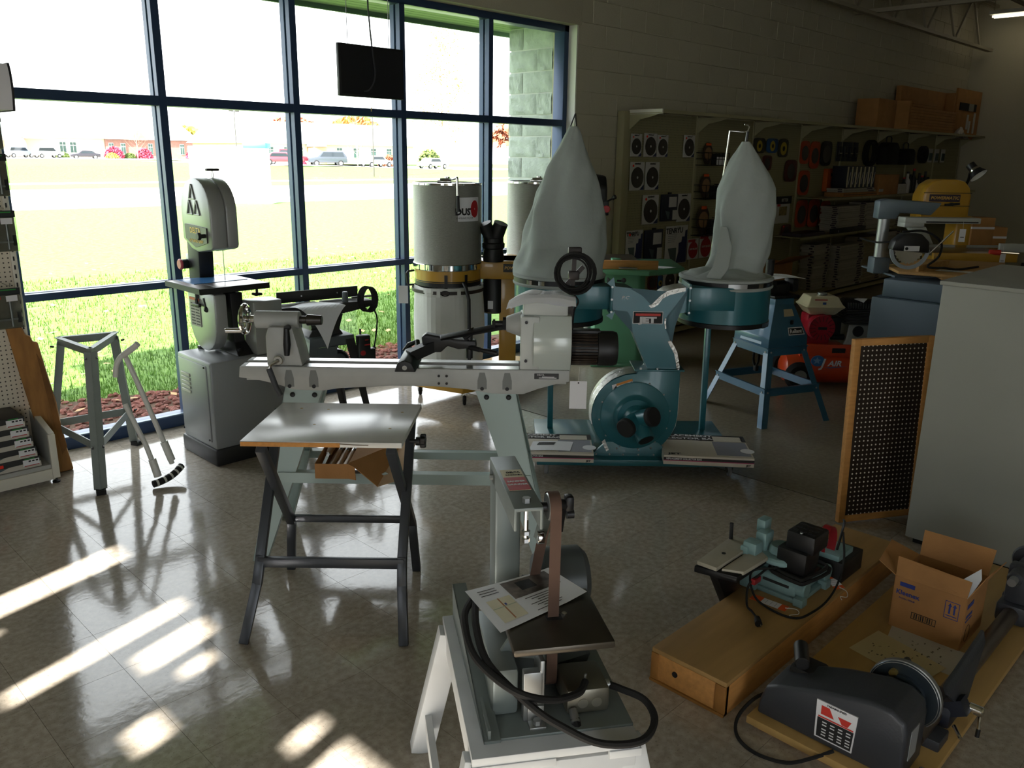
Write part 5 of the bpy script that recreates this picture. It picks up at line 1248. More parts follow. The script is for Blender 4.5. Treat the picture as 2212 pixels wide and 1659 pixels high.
# boxes on the base
m_boxw = M('coated_carton', 'c9c2b4', .5); m_boxd = M('carton_print_dark', '2a2627', .5); m_mag = M('magenta_print', 'a83560', .5); m_boxg = M('carton_print_grey', '8b8c96', .4)
def flatbox(label, l0, l1, d0, d1, z0, zh, ang, mirror=False):
    t2 = lthing('collector_bag_box', label, 'box', (l0+l1)/2, d0, 'bag boxes on the teal base', z0=z0)
    OFF[t2.name] = Vector((0, 0, 0)); t2.rotation_euler = (R(0), 0, VIEW+R(ang)); W_ = l1-l0; D_ = d1-d0; h = W_/2
    B().box(-h, h, 0, D_, 0, zh, bev=.002).out('carton', m_boxw, t2)
    B().box(-h, h, -.0012, .001, zh*.50, zh*.78).out('dark_band', m_boxd, t2, sharp=0)
    B().box(-h, h, -.0014, .001, zh*.42, zh*.50).out('magenta_band', m_mag, t2, sharp=0)
    B().box(-h, h, D_*.72, D_*.99, zh, zh+.0012).out('top_dark_band', m_boxd, t2, sharp=0)
    B().box(h*.2, h*.96, D_*.08, D_*.68, zh, zh+.001).out('drum_picture', m_boxg, t2, sharp=0)
    B().box(h*.25, h*.9, D_*.7, D_*.93, zh+.0012, zh+.002).out('drum_lid_picture', m_boxw, t2, sharp=0)
    c = B(); c.lathe([(.028, 0), (.04, 0), (.04, .0016), (.028, .0016)], 20, (h*.92, D_*.3, zh)); c.out('ring_print', m_tagw, t2, sharp=0)
    txt('lettering', 'REPLACEMENT COLLECTOR BAG', zh*.24, m_tagw, t2, (-h*.55, -.0015, zh*.64), FACE_F, bold=.0003)
    txt('lettering', 'JET', zh*.26, m_boxd, t2, (h*.88, -.0015, zh*.2), FACE_F, bold=.0008, sx=1.3)
    txt('lettering', 'REPLACEMENT', D_*.11, m_tagw, t2, (-h*.42, D_*.93, zh+.0014), (0, 0, 0), bold=.001, sx=1.2)
    txt('lettering', 'COLLECTOR BAG', D_*.11, m_tagw, t2, (-h*.42, D_*.80, zh+.0014), (0, 0, 0), bold=.001, sx=1.2)
    txt('lettering', 'JET', D_*.09, m_boxd, t2, (-h*.75, D_*.07, zh+.0014), (0, 0, 0), bold=.001, sx=1.5)
    return t2
lb_ = flatbox('worn white bag carton left of the teal blower', -.03, .475, 4.50, 4.84, .113, .056, -1.5)
flatbox('worn white bag carton right of the teal blower', .875, 1.385, 4.47, 4.86, .113, .056, -5)
t2 = lthing('photo_sheet', 'printed sheet with a small photo on the left bag carton', 'paper', .30, 4.62, z0=.171)
B().sheet(lambda u, v: (.10+.24*u+.03*v, 4.53+.16*v, .1715+.004*math.sin(PI*u)), 8, 4).out('sheet', m_paper, t2, sharp=0)
B().sheet(lambda u, v: (.15+.10*u+.015*v, 4.62+.045*v, .1725+.004*math.sin(PI*(.2+.4*u))), 4, 2).out('photo', M('photo_print', '3a3a3e', .6, var=.6, vs_=60), t2, sharp=0)

# ================================================================== DRILL PRESS + GREEN SAW behind the bags
t = lthing('drill_press', 'black drill press head with red stop button behind the left grey bag', 'drill press', .66, 7.55)
b = B(); b.loft([[(.60, y, z) for y, z in ((7.25, 1.36), (7.25, 1.60), (7.36, 1.68), (7.9, 1.68), (7.95, 1.60), (7.95, 1.42))], [(.79, y, z) for y, z in ((7.25, 1.36), (7.25, 1.56), (7.36, 1.655), (7.9, 1.655), (7.95, 1.58), (7.95, 1.42))]], bev=.025); b.out('head', m_black, t)
b = B(); b.cyl((.70, 7.33, 1.2), (.70, 7.33, 1.38), .03, n=14); b.cyl((.70, 7.33, 1.1), (.70, 7.33, 1.2), .022, n=12); b.out('quill', m_slide, t)
B().cyl((.70, 7.62, .03), (.70, 7.62, 1.45), .04, n=18).out('column', m_slide, t); B().box(.52, .88, 7.3, 7.85, 0, .04, bev=.01).out('base', m_cb, t)
B().box(.53, .87, 7.2, 7.5, .86, .89, bev=.006).out('table', m_cb, t)
s1 = B().box(.755, .805, 7.235, 7.26, 1.33, 1.45, bev=.006).out('switch_box', m_black, t); B().cyl((.785, 7.235, 1.385), (.785, 7.205, 1.385), .03, n=18, bev=.005).out('stop_button', m_red, s1)
b = B(); b.tube([(.79, 7.3, 1.44), (.84, 7.26, 1.475)], .008, 8); b.cyl((.835, 7.265, 1.472), (.86, 7.245, 1.488), .016, .02, 10, .004); b.out('feed_handle', m_black, t)
t = lthing('table_saw', 'mint green cabinet table saw with a dark top, behind the teal collector', 'table saw', 1.0, 7.5)
m_mint = M('mint_enamel', '4f8a68', .45, coat=.2)
b = B(); b.prism([(.72, 7.25), (1.10, 7.2), (1.16, 7.27), (1.16, 7.85), (.72, 7.85)], .03, .84, 'z', bev=.02); b.out('cabinet', m_mint, t)
B().box(.70, 1.18, 7.22, 7.87, 0, .035, bev=.006).out('plinth', m_mint, t)
B().prism([(.70, 7.15), (1.15, 7.05), (1.50, 7.3), (1.50, 7.95), (.70, 7.95)], .84, .885, 'z', bev=.006).out('extension_table', m_mint, t)
B().box(.69, 1.12, 7.25, 7.95, .885, .925, bev=.004).out('saw_table', M('table_iron', '6b6662'), t)
B().box(.74, 1.24, 7.14, 7.17, .885, .96, bev=.003).out('wood_fence', m_pine, t)
b = B(); b.cyl((.95, 7.2, .93), (.95, 7.16, .93), .02, n=10); b.tube([(.9, 7.12, .9), (.98, 7.08, .905), (1.05, 7.08, .9)], .009, 6); b.out('lock_lever', m_steel, t)
B().box(.86, .94, 7.3, 7.4, .925, .955, bev=.006).out('mitre_gauge', m_mint, t)
t2 = lthing('paper_sheet', 'white sheet with a photo lying on the green saw table', 'paper', 1.25, 7.35, z0=.886)
B().faces([(1.10, 7.33, .8865), (1.3, 7.22, .8865), (1.43, 7.32, .8865), (1.22, 7.44, .8865)], [(0, 1, 2, 3)]).out('sheet', m_paper, t2, sharp=0)
B().faces([(1.18, 7.355, .887), (1.25, 7.32, .887), (1.28, 7.345, .887), (1.21, 7.385, .887)], [(0, 1, 2, 3)]).out('photo', M('photo_print'), t2, sharp=0)

# ================================================================== BLUE STAND with small sander
m_bst = M('steel_blue_enamel', '30607c', .35, .1, coat=.25)
t = thing('belt_sander', 'steel blue splayed stand carrying a small black machine, right of the teal collector', 'sander', (4.96, -1.22, 0), R(-23))
fx, fy, tx, ty, zt1 = .30, .36, .165, .19, .52
cs = [(-1, -1), (1, -1), (1, 1), (-1, 1)]
for sx, sy in cs:
    b = B(); f = Vector((sx*fx, sy*fy, 0)); a = Vector((sx*tx, sy*ty, zt1)); lg = []
    for ax in ((-sx, 0, 0), (0, -sy, 0)):
        wv = Vector(ax); n = Vector((0, -sy, 0)) if ax[0] else Vector((-sx, 0, 0))
        b.loft([[f, f+wv*.05, f+wv*.05+n*.003, f+n*.003], [a, a+wv*.05, a+wv*.05+n*.003, a+n*.003]])
    lo = b.out('leg', m_bst, t)
    for zf in (.5, .235):
        p = a.lerp(f, 1-zf/zt1)
        for ax in ((-sx*.025, 0, 0), (0, -sy*.025, 0)):
            n = Vector((0, sy, 0)) if ax[0] else Vector((sx, 0, 0)); c = p+Vector(ax)
            B().cyl(c, c+n*.006, .007, n=8).out('bolt', m_gal, lo)
for k in range(4):
    (ax, ay), (bx, by) = cs[k], cs[(k+1) % 4]
    for z, hgt in ((.50, .055), (.235, .055)):
        f = 1-z/zt1; p = Vector((ax*(tx+(fx-tx)*f), ay*(ty+(fy-ty)*f), z)); q = Vector((bx*(tx+(fx-tx)*f), by*(ty+(fy-ty)*f), z))
        b = B(); b.bar(p, q, .004, hgt); b.bar(p+Vector((0, 0, hgt/2)), q+Vector((0, 0, hgt/2)), .02, .004); b.out('rail', m_bst, t)
b = B(); b.loft([[(sx*.172, sy*.197, .52) for sx, sy in cs], [(sx*.17, sy*.195, .60) for sx, sy in cs], [(sx*.085, sy*.12, .82) for sx, sy in cs], [(sx*.085, sy*.12, .865) for sx, sy in cs]], bev=.008); bo = b.out('housing', m_bst, t)
n = Vector((0, -.22, .075)).normalized()
def onface(x, z):      # point on the sloping front of the housing
    f = (z-.60)/.22; return Vector((x*(1-.5*f), -.195+.075*f-.003, z))
def fplate(name, x0, x1, z0, z1, mat, par, off=.0):
    b = B(); o = Vector((0, -off, 0)); b.faces([onface(x0, z0)+o, onface(x1, z0)+o, onface(x1, z1)+o, onface(x0, z1)+o], [(0, 1, 2, 3)]); return b.out(name, mat, par, sharp=0)
fplate('cream_label', -.03, .10, .74, .79, M('cream_label', 'b5a98a', .6), bo)
np_ = fplate('name_plate', .0, .145, .612, .665, m_tagw, bo); fplate('name_plate_field', .006, .139, .618, .659, m_ink, np_, .001)
txt('lettering', 'Reliant', .038, m_tagw, np_, onface(.07, .638)+Vector((0, -.003, 0)), (R(71), 0, 0), bold=.0012)
sw = B(); sw.cb(onface(.05, .70)+Vector((0, -.004, 0)), (.02, .012, .03), .003); sw.out('switch', m_black, bo)
b = B()
for sx in (-1,): b.loft([[(sx*(.175), -.12, .545), (sx*.175, .12, .545), (sx*.145, .10, .68), (sx*.145, -.10, .68)], [(sx*.17, -.1, .56), (sx*.17, .1, .56), (sx*.148, .085, .665), (sx*.148, -.085, .665)]])
b.out('side_panel', m_bst, bo)
b = B(); b.box(-.10, .12, -.13, .12, .865, .885, bev=.004); b.cb((0, 0, .92), (.14, .16, .08), .01); b.cyl((-.14, .0, .94), (.16, .0, .94), .035, n=14); b.cb((.1, -.05, .95), (.05, .1, .09), .008); b.cb((-.09, -.05, .94), (.05, .1, .09), .008); b.out('machine_head', m_black, t)
b = B(); b.cyl((-.02, .05, .95), (-.02, .05, 1.12), .03, n=14); b.out('upright_tube', m_black, t)
b = B(); rg2 = random.Random(8)
for k in range(5): b.tube([(-.155+.02*k*.3, -.05+.03*math.cos(a)+.004*k, .44+.07*math.sin(a)) for a in [2*PI*q/16 for q in range(16)]], .005, 5, closed=True)
b.tube([(-.15, -.05, .51), (-.12, -.02, .55)], .006, 5); b.cb((-.16, -.07, .36), (.03, .03, .04), .006); b.out('power_cord', m_rubber, t)
t2 = thing('paper_sheet', 'white sheet lying on the small black machine of the blue stand', 'paper', (4.99, -1.25, .997), R(-30))
B().sheet(lambda u, v: (-.14+.28*u, -.10+.22*v, .0+.012*math.sin(PI*u)), 8, 4).out('sheet', m_paper, t2, sharp=0)

# ================================================================== PORTABLE COMPRESSOR
m_org = M('orange_enamel', 'd8481c', .3, coat=.4); m_cream_p = M('cream_enamel', 'd9d0ac', .3, coat=.3); m_alu = M('cast_aluminium', 'a8a69c', .5, .6, bump=.2, bs=60); m_redm = M('engine_red', 'a3182b', .35)
t = lthing('air_compressor', 'orange petrol air compressor with cream fuel tank and black finned pump', 'compressor', 2.65, 6.75)
b = B(); b.lathe([(.0, 0), (.07, .004), (.115, .03), (.13, .075), (.13, .93), (.115, .975), (.07, 1.0), (.0, 1.005)], 30, (2.235, 6.75, .145), (1, 0, 0)); tk = b.out('tank', m_org, t)
b = B(); b.box(2.36, 3.05, 6.66, 6.84, .25, .355, bev=.01); b.out('mount_plate', m_org, t)
B().box(2.62, 2.73, 6.655, 6.662, .285, .325, bev=.015).out('hand_hole', m_ink, t, sharp=0); B().box(2.77, 2.88, 6.655, 6.662, .275, .315).out('data_plate', M('dark_name_plate'), t, sharp=0)
for l in (2.33,): 
    for d in (6.55, 6.95):
        w_ = B(); w_.cyl((l-.0, d-.035, .115), (l-.0, d+.035, .115), .115, n=24, bev=.025); wo = w_.out('wheel', m_rubber, t); B().cyl((l, d-.038, .115), (l, d+.038, .115), .055, n=16).out('hub', m_gal, wo)
b = B(); b.bar((2.9, 6.62, .03), (2.9, 6.72, .06), .08, .02); b.box(2.86, 2.94, 6.60, 6.64, 0, .02); b.bar((2.9, 6.63, 0), (2.9, 6.70, .05), .06, .03); b.out('foot', m_org, t)
b = B(); b.cyl((2.5, 6.62, .50), (2.5, 6.78, .50), .11, n=26, bev=.015); b.box(2.40, 2.60, 6.68, 6.86, .355, .60, bev=.02); en = b.out('engine', m_redm, t)
b = B(); b.lathe([(.045, 0), (.105, .0), (.105, .01), (.045, .014)], 26, (2.5, 6.618, .50), (0, -1, 0)); b.lathe([(.0, 0), (.04, 0), (.036, .014), (.0, .016)], 20, (2.5, 6.62, .50), (0, -1, 0)); b.out('recoil_cover', m_redm, en)
b = B()
for k in range(16): b.bar((2.5+.055*math.cos(k*PI/8), 6.603, .50+.055*math.sin(k*PI/8)), (2.5+.10*math.cos(k*PI/8), 6.606, .50+.10*math.sin(k*PI/8)), .008, .004, (0, 1, 0))
b.out('grille_rib', M('dark_red', '6e0f1c', .5), en)
B().box(2.465, 2.535, 6.597, 6.603, .49, .51).out('engine_label', m_ink, en, sharp=0)
b = B(); b.loft([[(2.41, 6.66, .60), (2.61, 6.66, .60), (2.61, 6.85, .60), (2.41, 6.85, .60)], [(2.37, 6.62, .655), (2.66, 6.62, .655), (2.66, 6.88, .655), (2.37, 6.88, .655)], [(2.35, 6.60, .67), (2.68, 6.60, .67), (2.68, 6.90, .67), (2.35, 6.90, .67)], [(2.37, 6.62, .68), (2.66, 6.62, .68), (2.66, 6.88, .68), (2.37, 6.88, .68)], [(2.40, 6.65, .75), (2.62, 6.65, .75), (2.62, 6.85, .75), (2.40, 6.85, .75)]], bev=.012); ft = b.out('fuel_tank', m_cream_p, t)
b = B(); b.cyl((2.52, 6.74, .75), (2.52, 6.74, .772), .038, n=18, bev=.005); b.out('fuel_cap', m_gal, ft)
B().box(2.42, 2.52, 6.612, 6.618, .725, .733).out('red_print', m_red, ft, sharp=0); B().box(2.49, 2.515, 6.62, 6.626, .69, .708).out('blue_print', M('blue_print', '2f4f90', .5), ft, sharp=0)
b = B(); b.cb((2.63, 6.72, .5), (.08, .14, .16), .01); b.cyl((2.6, 6.66, .42), (2.7, 6.66, .42), .025, n=10); b.out('carburettor', m_blackm, t)
b = B(); b.loft([[(2.70, 6.66, .355), (2.96, 6.66, .355), (2.96, 6.86, .355), (2.70, 6.86, .355)], [(2.73, 6.68, .40), (2.93, 6.68, .40), (2.93, 6.84, .40), (2.73, 6.84, .40)], [(2.74, 6.68, .52), (2.92, 6.68, .52), (2.92, 6.84, .52), (2.74, 6.84, .52)]], bev=.012); pu = b.out('crankcase', m_alu, t)
B().cyl((2.82, 6.68, .465), (2.82, 6.665, .465), .045, n=20, bev=.004).out('side_cover', m_black, pu)
f0 = B().box(2.70, 2.93, 6.65, 6.87, 0, .006, bev=.002, seg=1).out('cylinder_fin', M('fin_grey', '5e5d59', .45, .6), t, loc=(0, 0, 0))
for k in range(10):
    o = f0 if k == 0 else copyobj(f0, t)
    o.location = OFF[t.name]+Vector((0, 0, .525+.0125*k))
B().box(2.72, 2.91, 6.67, 6.85, .52, .66).out('cylinder', m_blackm, t)
b = B(); b.prism([(6.68, .65), (6.68, .70), (6.73, .725), (6.80, .725), (6.85, .70), (6.85, .65)], 2.70, 2.93, 'x', bev=.008); b.out('cylinder_head', m_blackm, t)
h0 = B().box(-.003, .003, 6.672, 6.70, .655, .70).out('head_fin', M('fin_grey'), t, loc=(0, 0, 0))
for k in range(11):
    o = h0 if k == 0 else copyobj(h0, t)
    o.location = OFF[t.name]+Vector((2.715+.02*k, -.01, .0))
b = B(); b.prism([(2.96, .33), (2.95, .66), (3.02, .70), (3.13, .66), (3.20, .58), (3.18, .40), (3.1, .33)], 6.74, 6.80, 'y', bev=.01); b.out('belt_guard', m_black, t)
b = B(); b.cyl((2.97, 6.70, .64), (3.06, 6.70, .66), .05, n=16, bev=.01); b.out('air_filter', m_blackm, t)
em = B(); em.prism([(2.50+.055*math.cos(a), .225+.045*math.sin(a)) for a in [2*PI*q/24 for q in range(24)]], 6.618, 6.63, 'y'); emo = em.out('round_emblem', M('emblem_blue', '3a6ea5', .4), tk, sharp=0)
st5 = B(); st5.prism([((2.492+(.036 if k % 2 == 0 else .016)*math.cos(PI/2+k*PI/5)), (.227+(.032 if k % 2 == 0 else .014)*math.sin(PI/2+k*PI/5))) for k in range(10)], 6.616, 6.62, 'y'); st5.out('star', M('emblem_light', '7fa8cc', .4), emo, sharp=0)
txt('lettering', 'J', .10, m_tagw, emo, (2.535, 6.614, .205), FACE_F, bold=.003, shear=.3)
txt('lettering', 'AIR', .062, m_tagw, tk, (2.635, 6.612, .205), FACE_F, bold=.002, shear=.25, sx=1.15)
b = B(); b.prism([(2.56, .172), (2.74, .182), (2.60, .166)], 6.616, 6.618, 'y'); b.out('swoosh', M('emblem_blue'), tk, sharp=0)
txt('lettering', 'J AIR', .035, m_tagw, tk, (2.965, 6.612, .2), FACE_F, bold=.001, shear=.25)
B().box(2.935, 2.985, 6.612, 6.618, .09, .145).out('warning_label', m_tagw, tk, sharp=0)
t2 = lthing('price_tag', 'white card tag lying on the black compressor pump head', 'tag', 2.82, 6.72, z0=.727)
B().faces([(2.765, 6.70, .727), (2.83, 6.66, .705), (2.88, 6.71, .73), (2.82, 6.76, .728)], [(0, 1, 2, 3)]).out('card', m_tagw, t2, sharp=0)
# ================================================================== RIGHT SIDE: cabinets, radial arm saw, yellow band saw
m_cab = M('warm_grey_cabinet', '8f9088', .5, .1, var=.05, vs_=2, bump=.05, bs=160); m_cabb = M('slate_blue_cabinet', '4d5b66', .5, .1, var=.05, vs_=3)
t = wthing('steel_cabinet', 'tall plain grey steel cabinet at the right edge of the view', 'cabinet', (4.0, -3.5, 0))
B().box(3.45, 4.35, -4.5, -2.80, .03, 1.275, bev=.006).out('body', m_cab, t); B().box(3.44, 4.36, -4.51, -2.79, 1.272, 1.292, bev=.004).out('top', m_cab, t); B().box(3.48, 4.3, -4.47, -2.83, 0, .035).out('plinth', m_blackm, t)
t = wthing('saw_cabinet', 'slate blue cabinet stand under the radial arm saw', 'cabinet', (5.8, -2.3, 0))
B().box(5.45, 6.6, -3.2, -1.72, 0, .87, bev=.008).out('body', m_cabb, t); B().box(5.5, 6.5, -3.15, -1.77, .872, 1.0, bev=.008).out('upper_box', m_cabb, t)
t = lthing('radial_arm_saw', 'grey radial arm saw with plywood table on the slate blue cabinet', 'radial arm saw', 3.0, 6.1, z0=1.0)
m_rasg = M('blue_grey_paint', '66737c', .45, .1); m_rasw = M('light_grey_paint', 'a9aca6', .4, .1)
b = B(); b.prism([(2.74, 5.93), (3.08, 5.72), (3.40, 5.78), (3.85, 6.55), (3.3, 6.75), (2.80, 6.28)], 1.035, 1.055, 'z', bev=.003); b.out('table_board', m_ply, t)
B().prism([(2.99, 5.80), (3.38, 5.76), (3.55, 6.0), (3.05, 6.05)], 1.012, 1.034, 'z', bev=.002).out('table_board', m_ply, t)
B().bar((2.87, 5.93, 1.072), (3.3, 6.35, 1.072), .02, .045).out('fence', m_ply, t)
B().box(2.75, 3.5, 6.0, 6.6, 1.0, 1.012).out('base_frame', m_rasg, t)
B().cyl((2.73, 6.25, 1.05), (2.73, 6.25, 1.46), .042, n=22).out('column', m_gal, t); B().box(2.67, 2.79, 6.19, 6.31, 1.0, 1.12, bev=.01).out('column_base', m_rasg, t)
b = B(); b.prism([(2.66, 1.40), (2.66, 1.53), (2.72, 1.545), (3.12, 1.52), (3.10, 1.49), (3.05, 1.43), (2.82, 1.445), (2.80, 1.40)], 6.20, 6.30, 'y', bev=.012); b.out('upper_arm', m_rasg, t)
b = B(); b.box(2.78, 3.32, 6.02, 6.14, 1.385, 1.425, bev=.005); b.box(2.78, 2.92, 6.02, 6.14, 1.355, 1.39, bev=.005); b.prism([(2.82, 1.36), (2.94, 1.36), (3.01, 1.24), (2.95, 1.24)], 6.03, 6.12, 'y', bev=.005); tr_ = b.out('arm_track', m_rasw, t)
B().box(2.93, 3.30, 6.015, 6.02, 1.392, 1.40).out('track_groove', m_ink, tr_, sharp=0)
b = B(); b.prism([(2.64, 1.21), (2.66, 1.28), (2.72, 1.325), (2.84, 1.325), (2.90, 1.27), (2.91, 1.19)], 5.86, 5.95, 'y', bev=.015); mo = b.out('blade_guard', m_black, t)
B().box(2.725, 2.83, 5.855, 5.862, 1.205, 1.24).out('label', m_tagw, mo, sharp=0); B().cyl((2.74, 5.856, 1.222), (2.74, 5.853, 1.222), .011, n=12).out('label_mark', m_ink, mo, sharp=0)
b = B(); b.loft([[(2.775+r*math.cos(a), d, 1.215+r*math.sin(a)) for r, d in ((.115, 5.875), (.14, 5.875), (.14, 5.885), (.115, 5.885))] for a in [R(180+180*k/20) for k in range(21)]], True, True); b.out('lower_guard', M('pale_blue_plastic', 'a3adb5', .4), mo)
bl = [(2.775+(.105 if k % 2 else .095)*math.cos(2*PI*k/48), 1.215+(.105 if k % 2 else .095)*math.sin(2*PI*k/48)) for k in range(48)]
B().prism(bl, 5.889, 5.892, 'y').out('saw_blade', m_steel, mo, sharp=0)
B().cyl((2.83, 5.95, 1.25), (2.83, 6.15, 1.25), .06, n=20, bev=.01).out('motor', m_black, t)
b = B(); b.tube([(2.93, 5.9, 1.19), (3.06, 5.88, 1.345)], .007, 8); b.ball((2.92, 5.9, 1.185), .013, 10); b.out('yoke_handle', m_steel, t)
b = B(); b.tube([(2.75, 5.97, 1.33), (2.9, 5.95, 1.335), (3.02, 5.95, 1.26), (3.02, 5.95, 1.16), (2.94, 5.93, 1.09), (3.05, 5.9, 1.085), (3.2, 6.0, 1.065), (3.45, 6.2, 1.062)], .008, 6, smooth=5); b.tube([(2.72, 5.9, 1.27), (2.63, 6.0, 1.25), (2.60, 6.1, 1.245), (2.55, 6.2, 1.26)], .007, 6, smooth=4); b.out('power_cord', m_rubber, t)
t2 = lthing('paper_sheet', 'white form lying on the radial arm saw table', 'paper', 3.14, 6.1, z0=1.0555)
B().faces([(3.02, 5.98, 1.0562), (3.27, 5.84, 1.0562), (3.36, 5.90, 1.0562), (3.10, 6.06, 1.0562)], [(0, 1, 2, 3)]).out('sheet', m_paper, t2, sharp=0); B().faces([(3.06, 5.975, 1.0567), (3.13, 5.935, 1.0567), (3.14, 5.945, 1.0567), (3.07, 5.985, 1.0567)], [(0, 1, 2, 3)]).out('printed_text', m_ink, t2, sharp=0)
def tagcard(label, l, d, z, w_=.045, h_=.09, mat=m_tagw):
    t2 = lthing('price_tag', label, 'tag', l, d, z0=z)
    B().box(l-w_/2, l+w_/2, d, d+.001, z, z+h_).out('card', mat, t2, sharp=0)
    b = B(); b.tube([(l, d, z+h_), (l+.005, d+.02, z+h_+.06)], .001, 4); b.out('string', m_white, t2)
    B().box(l-w_*.3, l+w_*.3, d-.001, d, z+h_*.35, z+h_*.4).out('print', m_ink, t2, sharp=0)
    return t2
tagcard('white tag hung from the end of the radial arm track', 3.19, 6.0, 1.26)
t = lthing('band_saw', 'mustard yellow band saw with a work lamp in the far right corner', 'band saw', 3.67, 7.3)
b = B(); b.prism([(3.45, 1.32), (3.45, 1.53), (3.47, 1.60), (3.53, 1.655), (3.60, 1.67), (3.72, 1.67), (3.79, 1.655), (3.84, 1.60), (3.86, 1.53), (3.85, 1.32)], 7.2, 7.3, 'y', bev=.02); hb = b.out('upper_door', m_yel, t)
b = B(); b.prism([(3.49, 1.32), (3.49, 1.53), (3.53, 1.62), (3.60, 1.665), (3.77, 1.665), (3.88, 1.60), (3.91, 1.5), (3.91, 1.32)], 7.3, 7.5, 'y', bev=.02); b.out('upper_body', m_yel, t)
B().box(3.45, 3.855, 7.196, 7.2, 1.555, 1.56).out('door_joint', m_ink, hb, sharp=0); B().box(3.46, 3.85, 7.196, 7.2, 1.448, 1.453).out('door_joint', m_ink, hb, sharp=0)
pl = B().box(3.50, 3.76, 7.192, 7.199, 1.485, 1.545, bev=.002).out('name_plate', M('dark_plum_plate', '3a2f3c', .5), hb, sharp=0); txt('lettering', 'POWERMATIC', .035, M('yellow_print'), pl, (3.63, 7.191, 1.515), FACE_F, bold=.001, shear=.15, sx=1.05)
b = B(); b.cyl((3.69, 7.2, 1.465), (3.69, 7.17, 1.465), .014, n=10); b.bar((3.63, 7.175, 1.46), (3.75, 7.175, 1.47), .018, .018); b.out('latch_handle', m_black, hb)
B().box(3.84, 3.98, 7.35, 7.55, .6, 1.36, bev=.02).out('column', m_yel, t); B().box(3.4, 3.95, 7.2, 7.6, 0, .72, bev=.02).out('lower_body', m_yel, t)
b = B(); b.box(3.45, 4.12, 6.9, 7.5, 1.06, 1.09, bev=.004); b.out('table', M('table_iron'), t); b = B(); b.box(3.44, 4.13, 6.86, 6.9, 1.02, 1.09, bev=.004); b.out('table_front', m_yel, t)
B().box(3.6, 3.9, 7.15, 7.4, .9, 1.06, bev=.02).out('trunnion', m_yel, t)
b = B(); b.cyl((3.90, 6.88, 1.1), (3.98, 6.86, 1.1), .022, n=12); b.out('red_knob', M('bright_red_print'), t); B().cyl((3.98, 6.86, 1.1), (4.12, 6.84, 1.095), .008, n=8).out('fence_lever', m_chrome, t)
b = B(); b.box(4.05, 4.35, 7.0, 7.03, 1.09, 1.16, bev=.004); b.box(3.45, 4.3, 7.35, 7.38, 1.09, 1.11); b.out('fence', m_rasw, t)
b = B(); b.tube([(3.86, 7.35, 1.6), (3.86, 7.3, 1.66), (3.84, 7.25, 1.72), (3.85, 7.25, 1.76)], .012, 8, smooth=3); b.out('lamp_arm', m_blackm, t)
b = B(); b.lathe([(.0, 0), (.035, .005), (.038, .06), (.07, .12), (.075, .13)], 24, (3.83, 7.26, 1.795), (.35, -.45, -.6), cap=False); lh = b.out('lamp_shade', m_black, t)
B().lathe([(.0, .05), (.036, .06), (.068, .12), (.072, .128)], 24, (3.83, 7.26, 1.795), (.35, -.45, -.6), cap=False).out('lamp_inside', m_white, lh)
B().lathe([(.039, .055), (.047, .075), (.046, .08), (.038, .06)], 24, (3.83, 7.26, 1.795), (.35, -.45, -.6), cap=False).out('lamp_ring', m_chrome, lh)
tagcard('white tag hanging from the yellow band saw fence', 4.0, 6.85, 1.0)
tagcard('white tag hanging at the far right behind the grey cabinet', 4.1, 6.6, .98, .05, .10)
for k, (l, d, z, w_, h, mt, nm, lab) in enumerate([(3.94, 7.7, 1.1, .05, .45, m_rasg, 'pipe_stand', 'grey upright tubes behind the yellow band saw'), (4.22, 7.6, 0, .20, 1.33, m_card, 'carton', 'brown tall carton right of the yellow band saw'), (4.42, 7.7, 0, .16, 1.24, m_card, 'carton', 'brown shorter carton at the right, beside the tall one')]):
    t = lthing(nm, lab, 'carton' if k else 'stand', l, d, z0=0)
    if k: B().box(l-w_/2, l+w_/2, d, d+.2, 0, h, bev=.003).out('box', mt, t); B().box(l-w_/2-.001, l+w_/2+.001, d-.001, d+.02, h-.1, h-.08).out('tape', m_tagw, t, sharp=0)
    else:
        for q in range(3): B().cyl((l+.04*q, d+.03*q, 0), (l+.04*q, d+.03*q, 1.5-.02*q), .014, n=10).out('tube', mt, t)
        B().box(l-.05, l+.15, d-.06, d+.16, 0, .02).out('foot', mt, t)
t = lthing('scroll_saw', 'dark machine head at the right edge behind the grey cabinet', 'machine', 4.45, 6.9)
b = B(); b.cyl((4.42, 6.8, 1.2), (4.60, 6.8, 1.2), .06, n=18, bev=.01); b.box(4.36, 4.9, 6.75, 7.0, 1.0, 1.08, bev=.01); b.out('head', m_black, t); B().box(4.3, 5.0, 6.7, 7.1, 0, 1.0, bev=.02).out('stand', m_blackm, t)

# ================================================================== LEANING PERFORATED BOARD
t = thing('peg_board', 'dark brown perforated board in an orange pine frame leaning by the grey cabinet', 'pegboard', (3.40, -2.49, 0))
bl, br, tl, tr = Vector((0, 0, .012)), Vector((.40, -.235, .012)), Vector((.145, -.035, .955)), Vector((.545, -.27, .955))
xa = (br-bl); wd = xa.length; xa.normalize(); za = (tl-bl); ht = za.length; za.normalize(); ya = za.cross(xa).normalized(); za = xa.cross(ya)
mm = Matrix((xa, ya, za)).transposed().to_4x4(); mm.translation = bl; t.matrix_world = Matrix.Translation((3.40, -2.49, 0)) @ mm
B().box(.02, wd-.02, .008, .014, .02, ht-.02).out('panel', pegmat('dark_hardboard', '2a1f17', 'd6d0c2', .0245, .0042, rough=.45), t, sharp=0)  # pale dots put the light showing through the holes into the colour
for q in ((0, .036, 0, ht), (wd-.036, wd, 0, ht)): B().box(q[0], q[1], 0, .03, q[2], q[3], bev=.002).out('stile', m_pine, t)
for q in ((0, .034), (ht-.034, ht)): B().box(.036, wd-.036, 0, .03, q[0], q[1], bev=.002).out('rail', m_pine, t)

